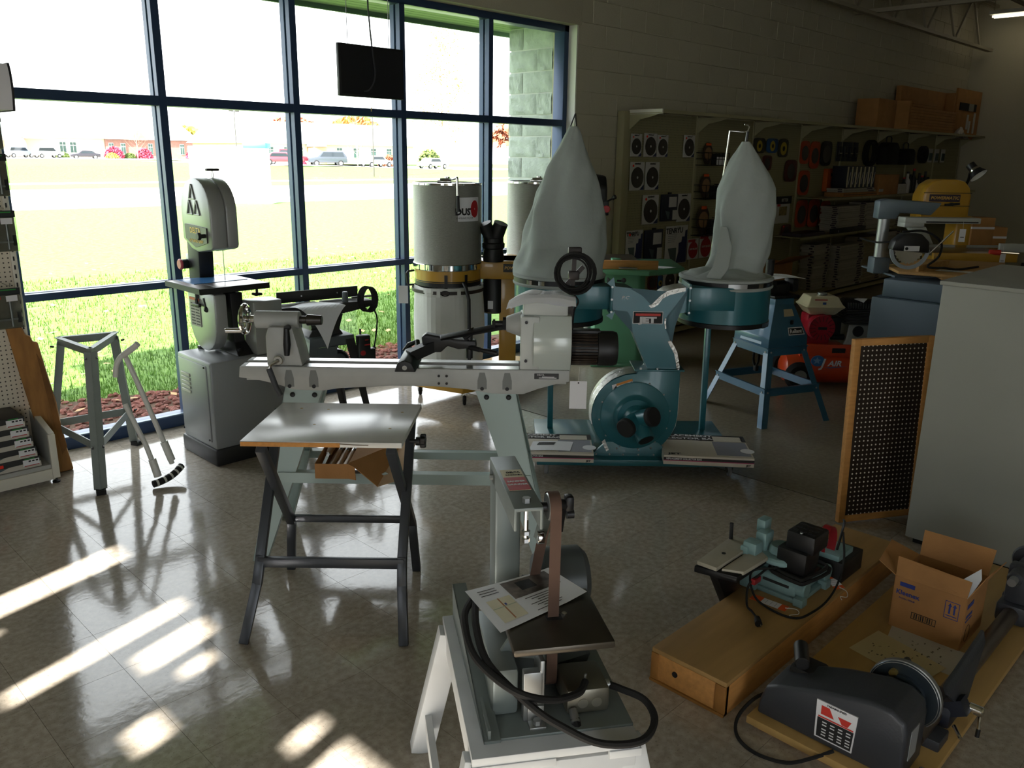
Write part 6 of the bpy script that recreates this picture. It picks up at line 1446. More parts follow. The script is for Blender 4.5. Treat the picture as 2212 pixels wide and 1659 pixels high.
# ================================================================== LONG PLYWOOD PLINTH with small combination machine
t = wthing('wooden_plinth', 'long low plywood box platform lying on the floor', 'platform', (2.4, -2.74, 0))
B().box(1.63, 3.12, -2.885, -2.585, .112, .13, bev=.002).out('top', M('worn_plywood', 'a3814f', .55, var=.16, vs_=4, stretch=(.6, 5, 5)), t)
B().box(1.632, 3.12, -2.885, -2.867, .0, .113, bev=.002).out('side', m_pine, t); B().box(1.632, 3.12, -2.603, -2.585, .0, .113, bev=.002).out('side', m_pine, t)
B().box(1.63, 1.65, -2.866, -2.604, .006, .112, bev=.002).out('end_board', m_pine, t); B().box(1.626, 1.65, -2.885, -2.845, .0, .113, bev=.002).out('end_block', M('dark_pine', '96672f', .6, var=.2, vs_=9), t); B().box(1.626, 1.65, -2.615, -2.585, .0, .113, bev=.002).out('end_block', M('dark_pine'), t)
B().box(1.622, 1.65, -2.885, -2.585, .0, .01).out('bottom_edge', M('dark_pine'), t)
B().cyl((1.631, -2.685, .065), (1.627, -2.685, .065), .011, n=14).out('screw_hole', m_ink, t)
m_cmb = M('pale_teal_casting', '7d9c9c', .5, .1, var=.15, vs_=10, bump=.15, bs=30)
t = wthing('planer_moulder', 'worn pale teal bench machine with black motor on the long plywood platform', 'machine', (2.4, -2.7, .13))
b = B(); b.box(2.27, 2.52, -2.82, -2.60, .13, .15, bev=.004)
for q in ((2.27, -2.82), (2.27, -2.62), (2.48, -2.82)): b.box(q[0]-.015, q[0]+.03, q[1]-.02, q[1]+.02, .13, .165, bev=.004)
b.out('base_casting', m_cmb, t)
b = B(); b.box(2.275, 2.33, -2.80, -2.62, .15, .20, bev=.01); b.cyl((2.31, -2.83, .185), (2.31, -2.60, .185), .034, n=18, bev=.005); b.box(2.33, 2.50, -2.80, -2.62, .15, .21, bev=.01); b.cyl((2.50, -2.83, .19), (2.50, -2.64, .19), .036, n=18, bev=.005); b.out('bed_casting', m_cmb, t)
B().box(2.272, 2.276, -2.77, -2.66, .185, .195).out('bed_slot', m_ink, t)
b = B(); b.box(2.25, 2.31, -2.63, -2.57, .13, .33, bev=.008); b.box(2.24, 2.30, -2.60, -2.565, .22, .31, bev=.006); b.out('column_bracket', m_cmb, t)
b = B(); b.cyl((2.37, -2.68, .245), (2.37, -2.68, .275), .085, n=28, bev=.008); b.cyl((2.37, -2.68, .275), (2.37, -2.68, .31), .05, .046, 24, .005); b.box(2.33, 2.40, -2.63, -2.58, .24, .35, bev=.01); b.box(2.37, 2.43, -2.60, -2.56, .33, .385, bev=.008); b.out('cutter_head', m_cmb, t)
b = B(); b.cyl((2.345, -2.735, .21), (2.345, -2.66, .25), .03, n=14); b.cyl((2.30, -2.70, .225), (2.35, -2.66, .235), .014, n=10); b.out('arbor', M('dark_steel'), t)
b = B(); b.loft([[(2.31, -2.81, .23), (2.43, -2.81, .23), (2.43, -2.69, .23), (2.31, -2.69, .23)], [(2.305, -2.815, .33), (2.43, -2.815, .33), (2.43, -2.69, .33), (2.305, -2.69, .33)]], bev=.008); b.box(2.33, 2.46, -2.83, -2.71, .32, .40, bev=.012); b.box(2.30, 2.45, -2.82, -2.69, .212, .232, bev=.004); mo = b.out('motor', m_black, t)
for r_ in range(3):
    for c_ in range(3): B().box(2.35+.035*r_, 2.36+.035*r_, -2.815+.035*c_, -2.79+.035*c_, .3995, .401).out('vent_slot', m_ink, mo, sharp=0)
B().cyl((2.335, -2.77, .40), (2.335, -2.77, .405), .006, n=8).out('screw', m_gal, mo)
b = B(); b.tube([(2.31, -2.82, .235), (2.28, -2.80, .235), (2.31, -2.69, .235), (2.45, -2.70, .235), (2.47, -2.83, .235)], .008, 6, closed=True, smooth=4); b.tube([(2.30, -2.83, .225), (2.27, -2.80, .225), (2.30, -2.67, .228), (2.46, -2.69, .225), (2.48, -2.84, .222)], .008, 6, closed=True, smooth=4); b.out('rubber_hose', m_rubber, t)
b = B()
b.loft([[(2.50+.05-.075*math.cos(a)*.8, -2.80+.01*math.sin(a), .30+.09*math.sin(a)) if False else (2.56+.055*math.cos(a), y, .29+.075*math.sin(a)) for y in (-2.80, -2.765)] for a in [R(-70+14*k) for k in range(20)]], False, False); b.out('red_guard_strap', M('dark_red_strap', '8e1a22', .4), t)
b = B(); b.box(2.56, 2.76, -2.86, -2.70, .131, .22, bev=.004); b.out('black_casing', m_black, t); B().box(2.56, 2.70, -2.84, -2.73, .22, .245, bev=.004).out('casing_top', m_cmb, t); b = B(); b.tube([(2.62, -2.8, .22), (2.63, -2.815, .36), (2.66, -2.80, .365)], .005, 6, smooth=3); b.out('rod', m_blackm, t)
# jointer table that overhangs the floor
b = B(); b.prism([(2.03, -2.50), (2.34, -2.475), (2.34, -2.58), (2.035, -2.585)], .275, .292, 'z', bev=.003); b.out('table', M('aged_white_table', 'a8a393', .5, var=.12, vs_=12), t)
b = B(); b.prism([(2.06, -2.592), (2.34, -2.585), (2.28, -2.67), (2.10, -2.665)], .265, .282, 'z', bev=.003); b.out('rear_table', M('aged_white_table'), t)
b = B(); b.prism([(2.02, -2.495), (2.35, -2.47), (2.33, -2.66), (2.06, -2.66)], .245, .272, 'z', bev=.004); b.prism([(2.06, .25), (2.3, .25), (2.28, .0), (2.22, .0)], -2.57, -2.53, 'y', bev=.004); b.out('table_frame', m_blackm, t)
b = B(); b.cyl((2.30, -2.49, .29), (2.305, -2.485, .36), .008, n=8); b.out('table_lever', m_blackm, t); B().cyl((2.16, -2.54, .2925), (2.16, -2.54, .295), .008, n=10).out('stud', m_ink, t)
B().box(2.17, 2.22, -2.68, -2.66, .20, .225, bev=.004).out('red_clip', M('dark_red_strap'), t)
b = B(); b.tube([(2.30, -2.66, .22), (2.22, -2.68, .24), (2.16, -2.66, .20), (2.12, -2.68, .14), (2.09, -2.72, .138), (2.05, -2.765, .142)], .0045, 6, smooth=6)
b.tube([(2.40, -2.72, .225), (2.28, -2.70, .245), (2.21, -2.64, .23), (2.18, -2.68, .15), (2.155, -2.78, .137), (2.17, -2.86, .137), (2.25, -2.885, .14), (2.36, -2.89, .145), (2.46, -2.885, .18), (2.56, -2.86, .24), (2.62, -2.82, .33)], .0045, 6, smooth=6); co = b.out('power_cord', m_rubber, t)
b = B(); b.cyl((2.055, -2.76, .142), (2.02, -2.785, .143), .011, .014, 10); b.out('plug', m_rubber, co)
b = B(); b.cyl((2.022, -2.79, .147), (2.008, -2.80, .147), .002, n=6); b.cyl((2.026, -2.782, .137), (2.012, -2.792, .137), .002, n=6); b.out('plug_pins', m_chrome, co)
m_otag = M('orange_tag', 'e05a22', .6)
def otag(label, p0, p1, wd_):
    p0, p1 = Vector(p0), Vector(p1); t2 = wthing('repair_tag', label, 'tag', tuple((p0+p1)/2))
    B().bar(p0, p1, wd_, .0012).out('card', m_tagw, t2, sharp=0)
    for a, c in ((0, .3), (.8, 1)): B().bar(p0.lerp(p1, a), p0.lerp(p1, c), wd_+.001, .0018).out('orange_end', m_otag, t2, sharp=0)
    for q in (.42, .55, .68): B().bar(p0.lerp(p1, q), p0.lerp(p1, q+.006), wd_*.7, .002).out('ruled_line', M('grey_print'), t2, sharp=0)
    d = (p1-p0).normalized(); b = B(); b.tube([p1-d*.008+Vector((0, 0, .002)), p1+d*.03+Vector((.015, 0, .004)), p1+d*.05+Vector((-.01, 0, .003)), p1+d*.03+Vector((-.04, 0, .002)), p1+d*.045+Vector((-.05, 0, .002))], .0016, 5, smooth=5); b.out('string', m_white, t2)
otag('orange and white repair tag lying before the pale teal machine', (2.205, -2.655, .1315), (2.215, -2.80, .1315), .042)
otag('orange and white repair tag under the rod right of the pale teal machine', (2.56, -2.80, .15), (2.52, -2.875, .132), .045)

# ================================================================== PLYWOOD SHEET with small lathe, carton and papers
m_ply2 = M('yellow_plywood', 'b5945a', .5, var=.12, vs_=3, stretch=(.5, 5, 5))
t = wthing('plywood_sheet', 'yellowish plywood sheet on the floor under the dark grey lathe', 'board', (2.5, -3.22, 0))
B().box(1.64, 3.42, -3.49, -2.96, .016, .042, bev=.002).out('sheet', m_ply2, t); B().box(1.66, 3.4, -3.47, -2.98, 0, .016).out('batten', m_pine, t)
t = wthing('wood_lathe', 'charcoal wood lathe with long tube bed lying on the plywood sheet', 'lathe', (1.9, -3.25, .042))
m_char = M('charcoal_casting', '3a3d43', .42, .15, bump=.08, bs=120)
hp = [(-2.972, .045), (-2.975, .09), (-2.995, .15), (-3.03, .17), (-3.18, .225), (-3.32, .262), (-3.385, .262), (-3.425, .24), (-3.435, .2), (-3.435, .045)]
b = B(); b.loft([[(1.69, y, z) for y, z in hp], [(1.68, -3.2+(y+3.2)*.97, .045+(z-.045)*.95) for y, z in hp]][::-1]+[[(1.84, y+.0, z+.006) for y, z in hp], [(1.885, -3.2+(y+3.2)*.93, .045+(z-.045)*.92) for y, z in hp]], bev=.006); hs = b.out('headstock', m_char, t)
b = B(); b.prism([(-3.172, .066), (-3.29, .066), (-3.296, .196), (-3.168, .196)], 1.6765, 1.681, 'x'); pb = b.out('speed_plate', m_tagw, hs, sharp=0)
b = B(); b.prism([(-3.178, .071), (-3.286, .071), (-3.29, .138), (-3.176, .138)], 1.6757, 1.678, 'x'); b.out('plate_black', m_ink, pb, sharp=0)
for pts in ([(-3.185, .182), (-3.21, .182), (-3.226, .152), (-3.185, .152)], [(-3.238, .168), (-3.28, .168), (-3.27, .146), (-3.252, .146)]):
    B().prism(pts, 1.6755, 1.678, 'x').out('red_mark', M('bright_red_print'), pb, sharp=0)
B().prism([(-3.178, .140), (-3.288, .140), (-3.288, .1445), (-3.178, .1445)], 1.6755, 1.678, 'x').out('red_rule', M('bright_red_print'), pb, sharp=0)
txt('lettering', 'VARIABLE SPEED', .0085, m_ink, pb, (1.6755, -3.232, .189), face_x(-1), bold=.0002)
lines(pb, 'printed_line', m_tagw, [(y, z) for y in (-3.2, -3.225, -3.25, -3.275) for z in (.08, .09, .10, .115, .125)], lambda y, z: (1.6752, 1.6758, y-.007, y+.007, z, z+.004))
B().prism([(-3.432, .10), (-3.437, .10), (-3.437, .2), (-3.432, .2)], 1.72, 1.78, 'x').out('side_label', M('grey_print_label', '8f9294', .5), hs, sharp=0)
b = B(); b.box(1.78, 1.88, -3.12, -3.02, .10, .20, bev=.015); b.cyl((1.77, -3.07, .225), (1.86, -3.02, .235), .024, n=16, bev=.004); b.out('motor_mount', m_black, t)
b = B(); b.cyl((1.885, -3.345, .19), (1.905, -3.345, .19), .07, n=28); b.lathe([(.0, 0), (.108, 0), (.112, .006), (.112, .018), (.108, .022), (.04, .022), (.035, .03), (.0, .03)], 40, (1.90, -3.345, .19), (1, 0, 0)); wh = b.out('hand_wheel', M('face_plate_iron', '4a545c', .3, .7), t)
b = B(); b.lathe([(.104, -.001), (.1125, .004), (.1125, .02), (.104, .0225)], 40, (1.90, -3.345, .19), (1, 0, 0), cap=False); b.out('bright_rim', m_slide, wh)
b = B(); b.cyl((1.93, -3.345, .19), (1.97, -3.345, .19), .02, n=14); b.cyl((1.925, -3.33, .285), (1.945, -3.33, .285), .012, n=10); b.out('spindle', M('dark_steel'), wh)
b = B(); b.cyl((1.905, -3.31, .255), (1.885, -3.31, .255), .013, n=10); b.tube([(1.888, -3.31, .24), (1.88, -3.30, .232), (1.88, -3.315, .228)], .004, 6); b.out('brass_screw', M('brass'), wh)
B().cyl((1.86, -3.405, .09), (3.12, -3.405, .09), .03, n=22).out('bed_tube', M('bed_tube_steel', '6d6258', .35, .8, var=.15, vs_=12), t)
b = B(); b.loft([[(2.02, -3.46, .05), (2.14, -3.46, .05), (2.14, -3.36, .05), (2.02, -3.36, .05)], [(2.02, -3.46, .13), (2.14, -3.46, .13), (2.14, -3.36, .13), (2.02, -3.36, .13)]], bev=.015); b.bar((2.05, -3.44, .12), (2.05, -3.49, .15), .05, .05); b.out('tool_rest_base', M('blue_black_casting', '272b36', .4, .2), t)
b = B(); b.loft([[(2.06, -3.455, .13), (2.13, -3.455, .13), (2.13, -3.475, .13), (2.06, -3.475, .13)], [(1.98, -3.44, .20), (2.34, -3.44, .23), (2.34, -3.452, .23), (1.98, -3.452, .20)], [(2.0, -3.425, .215), (2.36, -3.425, .26), (2.36, -3.437, .26), (2.0, -3.437, .215)]], bev=.003); b.out('tool_rest', m_char, t)
b = B(); b.cyl((2.08, -3.49, .13), (2.08, -3.535, .13), .017, n=14, bev=.004); lk = b.out('clamp_boss', m_chrome, t); B().tube([(2.08, -3.525, .125), (2.075, -3.53, .075), (2.072, -3.53, .055)], .005, 8).out('clamp_lever', m_chrome, lk); B().tube([(2.073, -3.53, .07), (2.07, -3.53, .045)], .007, 8).out('lever_grip', m_black, lk)
b = B(); b.tube([(2.03, -3.47, .075), (2.0, -3.50, .06)], .006, 8); b.out('rest_lever', m_chrome, t)
b = B(); b.box(2.88, 3.02, -3.46, -3.35, .05, .13, bev=.012); b.prism([(2.9, .13), (3.0, .13), (2.99, .24), (2.96, .29), (2.91, .29)], -3.445, -3.365, 'y', bev=.012); b.cyl((2.84, -3.405, .26), (3.05, -3.405, .26), .028, n=18, bev=.005); b.lathe([(.0, 0), (.06, .0), (.066, .01), (.06, .02), (.0, .02)], 24, (3.05, -3.405, .26), (1, 0, 0)); b.out('tailstock', m_char, t)
B().cyl((2.84, -3.405, .26), (2.80, -3.405, .26), .016, n=14).out('quill', m_gal, t)
b = B(); b.box(3.0, 3.12, -3.47, -3.34, .042, .12, bev=.01); b.box(1.9, 1.99, -3.47, -3.3, .042, .08, bev=.006); b.out('foot', m_char, t)
b = B(); b.tube([(1.80, -2.98, .07), (1.72, -2.945, .06), (1.64, -2.93, .02), (1.57, -2.97, .006), (1.54, -3.05, .006), (1.57, -3.14, .006), (1.62, -3.2, .03), (1.67, -3.24, .05)], .006, 6, smooth=6); b.out('power_cord', m_rubber, t)
b = B(); b.cyl((1.72, -3.47, .06), (1.72, -3.50, .06), .022, n=14, bev=.004); b.out('red_button', m_red, t); B().cyl((1.76, -3.46, .055), (1.76, -3.50, .055), .018, n=14, bev=.003).out('lock_knob', m_chrome, t)
t = wthing('carton', 'open tissue carton with blue print on the plywood sheet', 'box', (2.67, -3.2, .042))
x0, x1, y0, y1, z0, z1 = 2.55, 2.80, -3.325, -3.07, .043, .258
def wpanel(pts, name, par, mat=m_card, th=.003):
    b = B(); a = [Vector(p) for p in pts]; n = (a[1]-a[0]).cross(a[3]-a[0]).normalized()*th; b.loft([a, [p+n for p in a]]); return b.out(name, mat, par, sharp=0)
fr = wpanel([(x0, y1, z0), (x0, y0, z0), (x0, y0, z1), (x0, y1, z1)], 'front_wall', t); rgw = wpanel([(x0, y0, z0), (x1, y0, z0), (x1, y0, z1), (x0, y0, z1)], 'right_wall', t)
wpanel([(x1, y0, z0), (x1, y1, z0), (x1, y1, z1), (x1, y0, z1)], 'back_wall', t); wpanel([(x1, y1, z0), (x0, y1, z0), (x0, y1, z1), (x1, y1, z1)], 'left_wall', t); wpanel([(x0, y0, z0+.002), (x1, y0, z0+.002), (x1, y1, z0+.002), (x0, y1, z0+.002)], 'bottom', t)
wpanel([(x0, y1, z1), (x0, y0, z1), (x0+.035, y0, z1+.055), (x0+.015, y1+.005, z1+.075)], 'front_flap', t)
wpanel([(x1, y0, z1), (x1, y1, z1), (x1+.05, y1+.01, z1+.09), (x1+.06, y0, z1+.09)], 'back_flap', t)
wpanel([(x1, y1, z1), (x0, y1, z1), (x0-.0, y1+.07, z1+.04), (x1-.05, y1+.10, z1+.05)], 'left_flap', t)
wpanel([(x0, y0, z1), (x1, y0, z1), (x1, y0-.05, z1+.08), (x0+.06, y0-.035, z1+.075)], 'right_flap', t)
wpanel([(x0+.02, y0+.005, z1-.02), (x0+.09, y0+.07, z1+.0), (x0+.13, y0+.0, z1+.075), (x0+.07, y0-.02, z1+.06)], 'white_liner', t, m_paper, .001)
m_bprint = M('blue_carton_print', '2d3d86', .7)
B().box(x0-.0042, x0-.003, y1-.075, y1-.02, z1-.035, z1-.018).out('blue_logo_bar', m_bprint, fr, sharp=0)
txt('lettering', 'Kleenex', .026, m_bprint, fr, (x0-.0042, y1-.052, z1-.062), face_x(-1), bold=.0006); txt('lettering', 'FACIAL TISSUE', .009, m_bprint, fr, (x0-.0042, y1-.052, z1-.085), face_x(-1))
b = B()
for q in ((0, .05, 0, .002), (0, .05, .068, .07), (0, .002, 0, .07), (.048, .05, 0, .07)): b.box(x0-.0042, x0-.003, y0+.018+q[0], y0+.018+q[1], z0+.115+q[2], z0+.115+q[3])
b.box(x0-.0042, x0-.003, y0+.024, y0+.062, z0+.125, z0+.128); b.out('mark_frame', m_bprint, fr, sharp=0)
for y in (y0+.034, y0+.051): b = B(); b.prism([(y-.003, z0+.135), (y+.003, z0+.135), (y+.003, z0+.165), (y+.007, z0+.165), (y, z0+.178), (y-.007, z0+.165), (y-.003, z0+.165)], x0-.0042, x0-.003, 'x'); b.out('arrow_mark', m_bprint, fr, sharp=0)
b = B(); ya_ = y0+.09
for q in ((0, .09, 0, .002), (0, .09, .026, .028), (0, .002, 0, .028), (.088, .09, 0, .028)): b.box(x0-.0042, x0-.003, ya_+q[0], ya_+q[1], z0+.06+q[2], z0+.06+q[3])
for q in range(9): b.box(x0-.0042, x0-.003, ya_+.012+.008*q, ya_+.014+.008*q+(.002 if q % 3 else 0), z0+.064, z0+.084)
b.out('printed_panel', m_ink, fr, sharp=0)
for z, h in ((z1-.05, .018), (z1-.09, .012), (z1-.105, .006)): B().box(x0+.015, x0+.085, y0-.0042, y0-.003, z, z+h).out('side_print', m_bprint, rgw, sharp=0)
b = B(); b.tube([(x0+.06+.028*math.cos(a), y0-.0035, z0+.05+.035*math.sin(a)) for a in [2*PI*q/20 for q in range(20)]], .0008, 4, closed=True); b.out('round_stamp', m_ink, rgw, sharp=0)
def sheetw(name, label, pts, mat, z):
    t2 = wthing(name, label, 'paper', (pts[0][0], pts[0][1], z))
    B().sheet(lambda u, v: Vector((*pts[0], z)).lerp(Vector((*pts[1], z)), u).lerp(Vector((*pts[3], z)).lerp(Vector((*pts[2], z)), u), v)+Vector((0, 0, .003*math.sin(PI*u)*v)), 10, 6).out('sheet', mat, t2, sharp=0)
    b = B(); g_ = random.Random(int(z*1e4)+len(label))
    for k in range(26):
        u, v = g_.uniform(.1, .85), g_.uniform(.12, .85); w_ = g_.uniform(.02, .12); h_ = g_.uniform(.008, .03)
        P2 = lambda u, v: Vector((*pts[0], z+.0012)).lerp(Vector((*pts[1], z+.0012)), u).lerp(Vector((*pts[3], z+.0012)).lerp(Vector((*pts[2], z+.0012)), u), v)+Vector((0, 0, .003*math.sin(PI*u)*v))
        b.faces([P2(u, v), P2(u+w_*.5, v), P2(u+w_*.5, v+h_), P2(u, v+h_)], [(0, 1, 2, 3)])
    b.out('line_drawing', M('faded_ink', '5f5a4c', .8), t2, sharp=0)
m_old = M('yellowed_paper', 'c2b48c', .85)
sheetw('manual_sheet', 'yellowed drawing sheet lying on the plywood behind the charcoal lathe', [(2.27, -3.03), (2.47, -3.06), (2.40, -3.335), (2.21, -3.30)], m_old, .0445)
sheetw('manual_sheet', 'paler printed sheet partly under the tissue carton', [(2.36, -3.12), (2.56, -3.08), (2.55, -3.36), (2.36, -3.36)], M('pale_paper', 'b9b4a6', .85), .0432)
# ================================================================== BELT SANDER GRINDER on white stand (foreground)
SA = VIEW+R(11)
sx_ = -.591-.08*math.cos(VIEW)-1.616*math.sin(VIEW); sy_ = -4.052-.08*math.sin(VIEW)+1.616*math.cos(VIEW)
m_wst = M('worn_white_paint', 'c5c9cc', .6, var=.06, vs_=9); m_sg = M('sander_grey', '77807f', .42, .25, var=.08, vs_=8)
t = thing('wooden_stand', 'white painted wooden stand with splayed legs under the grey sander', 'stand', (sx_, sy_, 0), SA)
B().box(0, .406, 0, .63, .445, .468, bev=.002).out('top_board', m_wst, t)
B().box(-.002, .20, -.003, .012, .425, .446, bev=.002).out('edge_strip', m_wst, t); B().box(.33, .41, -.004, .012, .425, .446, bev=.002).out('edge_strip', m_wst, t)
B().box(.01, .40, .008, .028, .28, .43, bev=.002).out('apron', m_wst, t); B().box(.01, .40, .60, .62, .28, .43, bev=.002).out('apron', m_wst, t)
B().box(.004, .024, .02, .61, .37, .44, bev=.002).out('apron', m_wst, t); B().box(.386, .404, .02, .61, .37, .44, bev=.002).out('apron', m_wst, t)
for x, y, ox, oy in ((.02, .04, -.09, -.06), (.39, .04, .09, -.06), (.02, .59, -.09, .05), (.39, .59, .09, .05)):
    B().bar((x+ox, y+oy, 0), (x, y, .44), .05, .07, (1, 0, 0), bev=.003).out('leg', m_wst, t)
B().bar((-.05, 0, .12), (-.05, .62, .12), .02, .06).out('stretcher', m_wst, t)
t = thing('sander_grinder', 'grey one inch belt sander grinder with brown belt on the white wooden stand', 'sander', (sx_, sy_, .468), SA); OFF[t.name] = Vector((0, 0, -.468))
b = B(); b.box(.045, .405, .05, .60, .468, .476, bev=.002); b.box(.045, .052, .05, .60, .476, .50); b.out('base_plate', m_sg, t)
b = B(); b.loft([[(.035, .045, .468), (.075, .045, .468), (.075, .045, .476), (.035, .045, .476)], [(.03, .62, .57), (.07, .62, .57), (.07, .62, .578), (.03, .62, .578)]]); b.loft([[(.035, .045, .455), (.038, .045, .455), (.038, .045, .476), (.035, .045, .476)], [(.03, .62, .468), (.033, .62, .468), (.033, .62, .578), (.03, .62, .578)]]); b.out('side_channel', m_sg, t)
B().box(.068, .135, .13, .42, .476, .605, bev=.012).out('belt_housing', m_sg, t)
b = B(); b.box(.128, .20, .455, .545, .476, .985, bev=.008); b.out('column', m_sg, t)
b = B(); b.prism([(.128, .94), (.128, 1.0), (.20, 1.0), (.20, .94), (.192, .94), (.192, .99), (.136, .99), (.136, .94)], .19, .55, 'y', bev=.003); ar = b.out('arm', m_sg, t)
b = B(); b.cyl((.165, .225, 1.0), (.165, .225, 1.012), .011, n=6); b.out('cap_bolt', m_gal, ar)
b = B(); b.cyl((.165, .225, .99), (.165, .225, .90), .006, n=8); b.cyl((.165, .225, .915), (.165, .225, .925), .011, n=6); b.cyl((.165, .225, .895), (.165, .225, .905), .010, n=6); b.out('tension_bolt', m_chrome, ar)
B().cyl((.128, .50, .96), (.12, .50, .96), .009, n=8).out('hinge_bolt', m_gal, ar)
lb = B().box(.137, .193, .30, .44, 1.0, 1.0012).out('label', M('cream_label2', 'cfc7a8', .5), ar, sharp=0); B().box(.137, .193, .30, .385, 1.0011, 1.0018).out('red_field', m_red, lb, sharp=0)
txt('lettering', 'SANDER', .0125, m_tagw, lb, (.165, .356, 1.002), (0, 0, 0), bold=.0003); txt('lettering', 'GRINDER', .0125, m_tagw, lb, (.165, .335, 1.002), (0, 0, 0), bold=.0003)
txt('lettering', 'DELTA', .012, m_ink, lb, (.168, .42, 1.0016), (0, 0, 0), bold=.0003); txt('lettering', 'ROCKWELL', .0085, m_ink, lb, (.168, .402, 1.0016), (0, 0, 0))
# belt: a closed thin loop over three pulleys
def beltpath():
    pts = []
    C_ = [(.225, .985, .036, -10, 190), (.40, .60, .05, 15, -75), (.225, .53, .036, -80, -180)]
    for k in range(13): a = R(180-190*k/12); pts.append((.225+.036*math.cos(a), .985+.036*math.sin(a)))
    for k in range(9): a = R(25-105*k/8); pts.append((.40+.05*math.cos(a), .60+.05*math.sin(a)))
    for k in range(9): a = R(-80-100*k/8); pts.append((.225+.036*math.cos(a), .53+.036*math.sin(a)))
    return pts
bp_ = beltpath(); b = B(); m_belt = M('brown_abrasive_belt', '5d473c', .9, var=.15, vs_=12)
rings = []
for (y, z) in bp_+[bp_[0]]:
    c = Vector((.303, y, z)); n = Vector((0, y-.27, z-.75)).normalized()*.0012
    rings.append([(.217, y, z), (.245, y, z), (.245, y+n.y, z+n.z), (.217, y+n.y, z+n.z)])
b.loft(rings, True, False); b.out('abrasive_belt', m_belt, t, sharp=30)
b = B(); b.cyl((.216, .225, .985), (.246, .225, .985), .0345, n=26, bev=.003); pu = b.out('top_pulley', m_slide, t); B().cyl((.20, .225, .985), (.22, .225, .985), .012, n=12).out('axle', m_blackm, pu)
b = B(); b.cyl((.246, .235, .985), (.27, .24, .98), .014, n=14); b.cb((.275, .24, .985), (.022, .03, .04), .006); b.cyl((.27, .24, .955), (.288, .24, .955), .012, n=12); b.bar((.255, .24, .98), (.25, .25, .91), .012, .03); b.out('tracking_bracket', m_blackm, t)
b = B(); b.cyl((.198, .25, .895), (.216, .25, .895), .02, n=22, bev=.002); b.out('idler_bearing', m_chrome, t); B().bar((.225, .26, .955), (.205, .25, .89), .012, .03).out('idler_arm', m_sg, t)
b = B(); b.cyl((.214, .40, .60), (.248, .40, .60), .048, n=24, bev=.003); b.out('drive_wheel', m_slide, t); b = B(); b.cyl((.216, .225, .53), (.246, .225, .53), .034, n=22, bev=.003); b.out('lower_pulley', m_slide, t)
b = B(); b.cyl((.26, .53, .62), (.41, .53, .62), .092, n=30, bev=.018); b.box(.28, .39, .46, .60, .476, .56, bev=.01); b.out('motor', M('motor_dark_grey', '4c5254', .4, .25), t); b = B(); b.cyl((.20, .44, .62), (.262, .44, .62), .06, n=22, bev=.01); b.out('wheel_guard', m_blackm, t)
b = B(); b.prism([(.106, .06), (.353, .06), (.353, .32), (.106, .32)], .682, .702, 'z', bev=.006); b.out('work_table', M('table_dark_iron', '57524a', .35, .75, var=.12, vs_=15), t)
B().box(.212, .252, .175, .20, .7015, .7025).out('table_slot', m_ink, t)
b = B(); b.cyl((.262, .20, .70), (.262, .20, .7045), .007, n=10); b.out('slot_screw', m_chrome, t)
b = B(); b.bar((.16, .2, .60), (.18, .2, .685), .04, .03); b.prism([(.10, .60), (.24, .56), (.24, .68), (.15, .68)], .21, .222, 'y'); b.lathe([(.0, 0), (.03, .004), (.034, .012), (.03, .018), (.0, .018)], 18, (.195, .20, .635), (1, -.2, 0)); b.out('table_bracket', m_sg, t)
b = B(); b.box(.140, .19, .10, .125, .476, .61, bev=.003); b.box(.18, .192, .10, .17, .476, .64, bev=.003); br_ = b.out('guard_bracket', m_gal, t); B().cyl((.166, .10, .52), (.166, .0985, .52), .009, n=14).out('bracket_hole', m_ink, br_)
b = B(); b.box(.15, .19, .065, .10, .476, .482, bev=.001); b.box(.15, .19, .094, .10, .476, .52, bev=.001); b.cyl((.17, .08, .482), (.17, .08, .494), .01, n=6); b.out('mounting_tab', m_gal, t)
b = B(); b.box(.248, .36, .10, .225, .478, .548, bev=.012); bx = b.out('junction_box', M('zinc_box', '7d7b70', .35, .7), t)
for x in (.29, .325): B().cyl((x, .10, .51), (x, .0985, .51), .013, n=18).out('knockout', M('zinc_light', '98968b', .3, .8), bx)
b = B(); b.bar((.30, .26, .50), (.24, .45, .58), .10, .09); b.out('switch_housing', M('motor_dark_grey'), t)
b = B(); b.cyl((.36, .16, .515), (.375, .16, .515), .012, n=10); b.cyl((.265, .10, .495), (.265, .07, .48), .011, n=10); b.cyl((.30, .13, .548), (.302, .125, .575), .003, n=6); b.out('cable_clamp', m_gal, bx)
b = B(); b.tube([(.05, .36, .67), (.02, .28, .665), (.03, .16, .63), (.10, .045, .61), (.19, .04, .575), (.27, .08, .555), (.30, .12, .557)], .0095, 8, smooth=6)
b.tube([(.06, .36, .675), (.045, .24, .66), (.06, .13, .625), (.14, .02, .58), (.21, .0, .53), (.30, -.02, .487), (.40, -.02, .48), (.455, .04, .485), (.45, .10, .50), (.40, .14, .51), (.37, .16, .514)], .0095, 8, smooth=6)
b.tube([(.265, .08, .485), (.27, .055, .455), (.275, .06, .44)], .012, 8); b.out('power_cable', m_rubber, t)
t2 = thing('photo_sheet', 'white sale sheet with a photo and small map on the sander table', 'paper', (sx_, sy_, .703), SA); OFF[t2.name] = Vector((0, 0, -.703))
c4 = [Vector((.03, .345)), Vector((.275, .43)), Vector((.345, .285)), Vector((.088, .135))]
def pp(u, v, dz=0):
    p = c4[0].lerp(c4[1], u).lerp(c4[3].lerp(c4[2], u), v)
    return (p.x, p.y, .7045+.012*max(0, u-.75)**1.2*2+.006*max(0, .2-u)+dz)
B().sheet(pp, 16, 8).out('sheet', m_paper, t2, sharp=0)
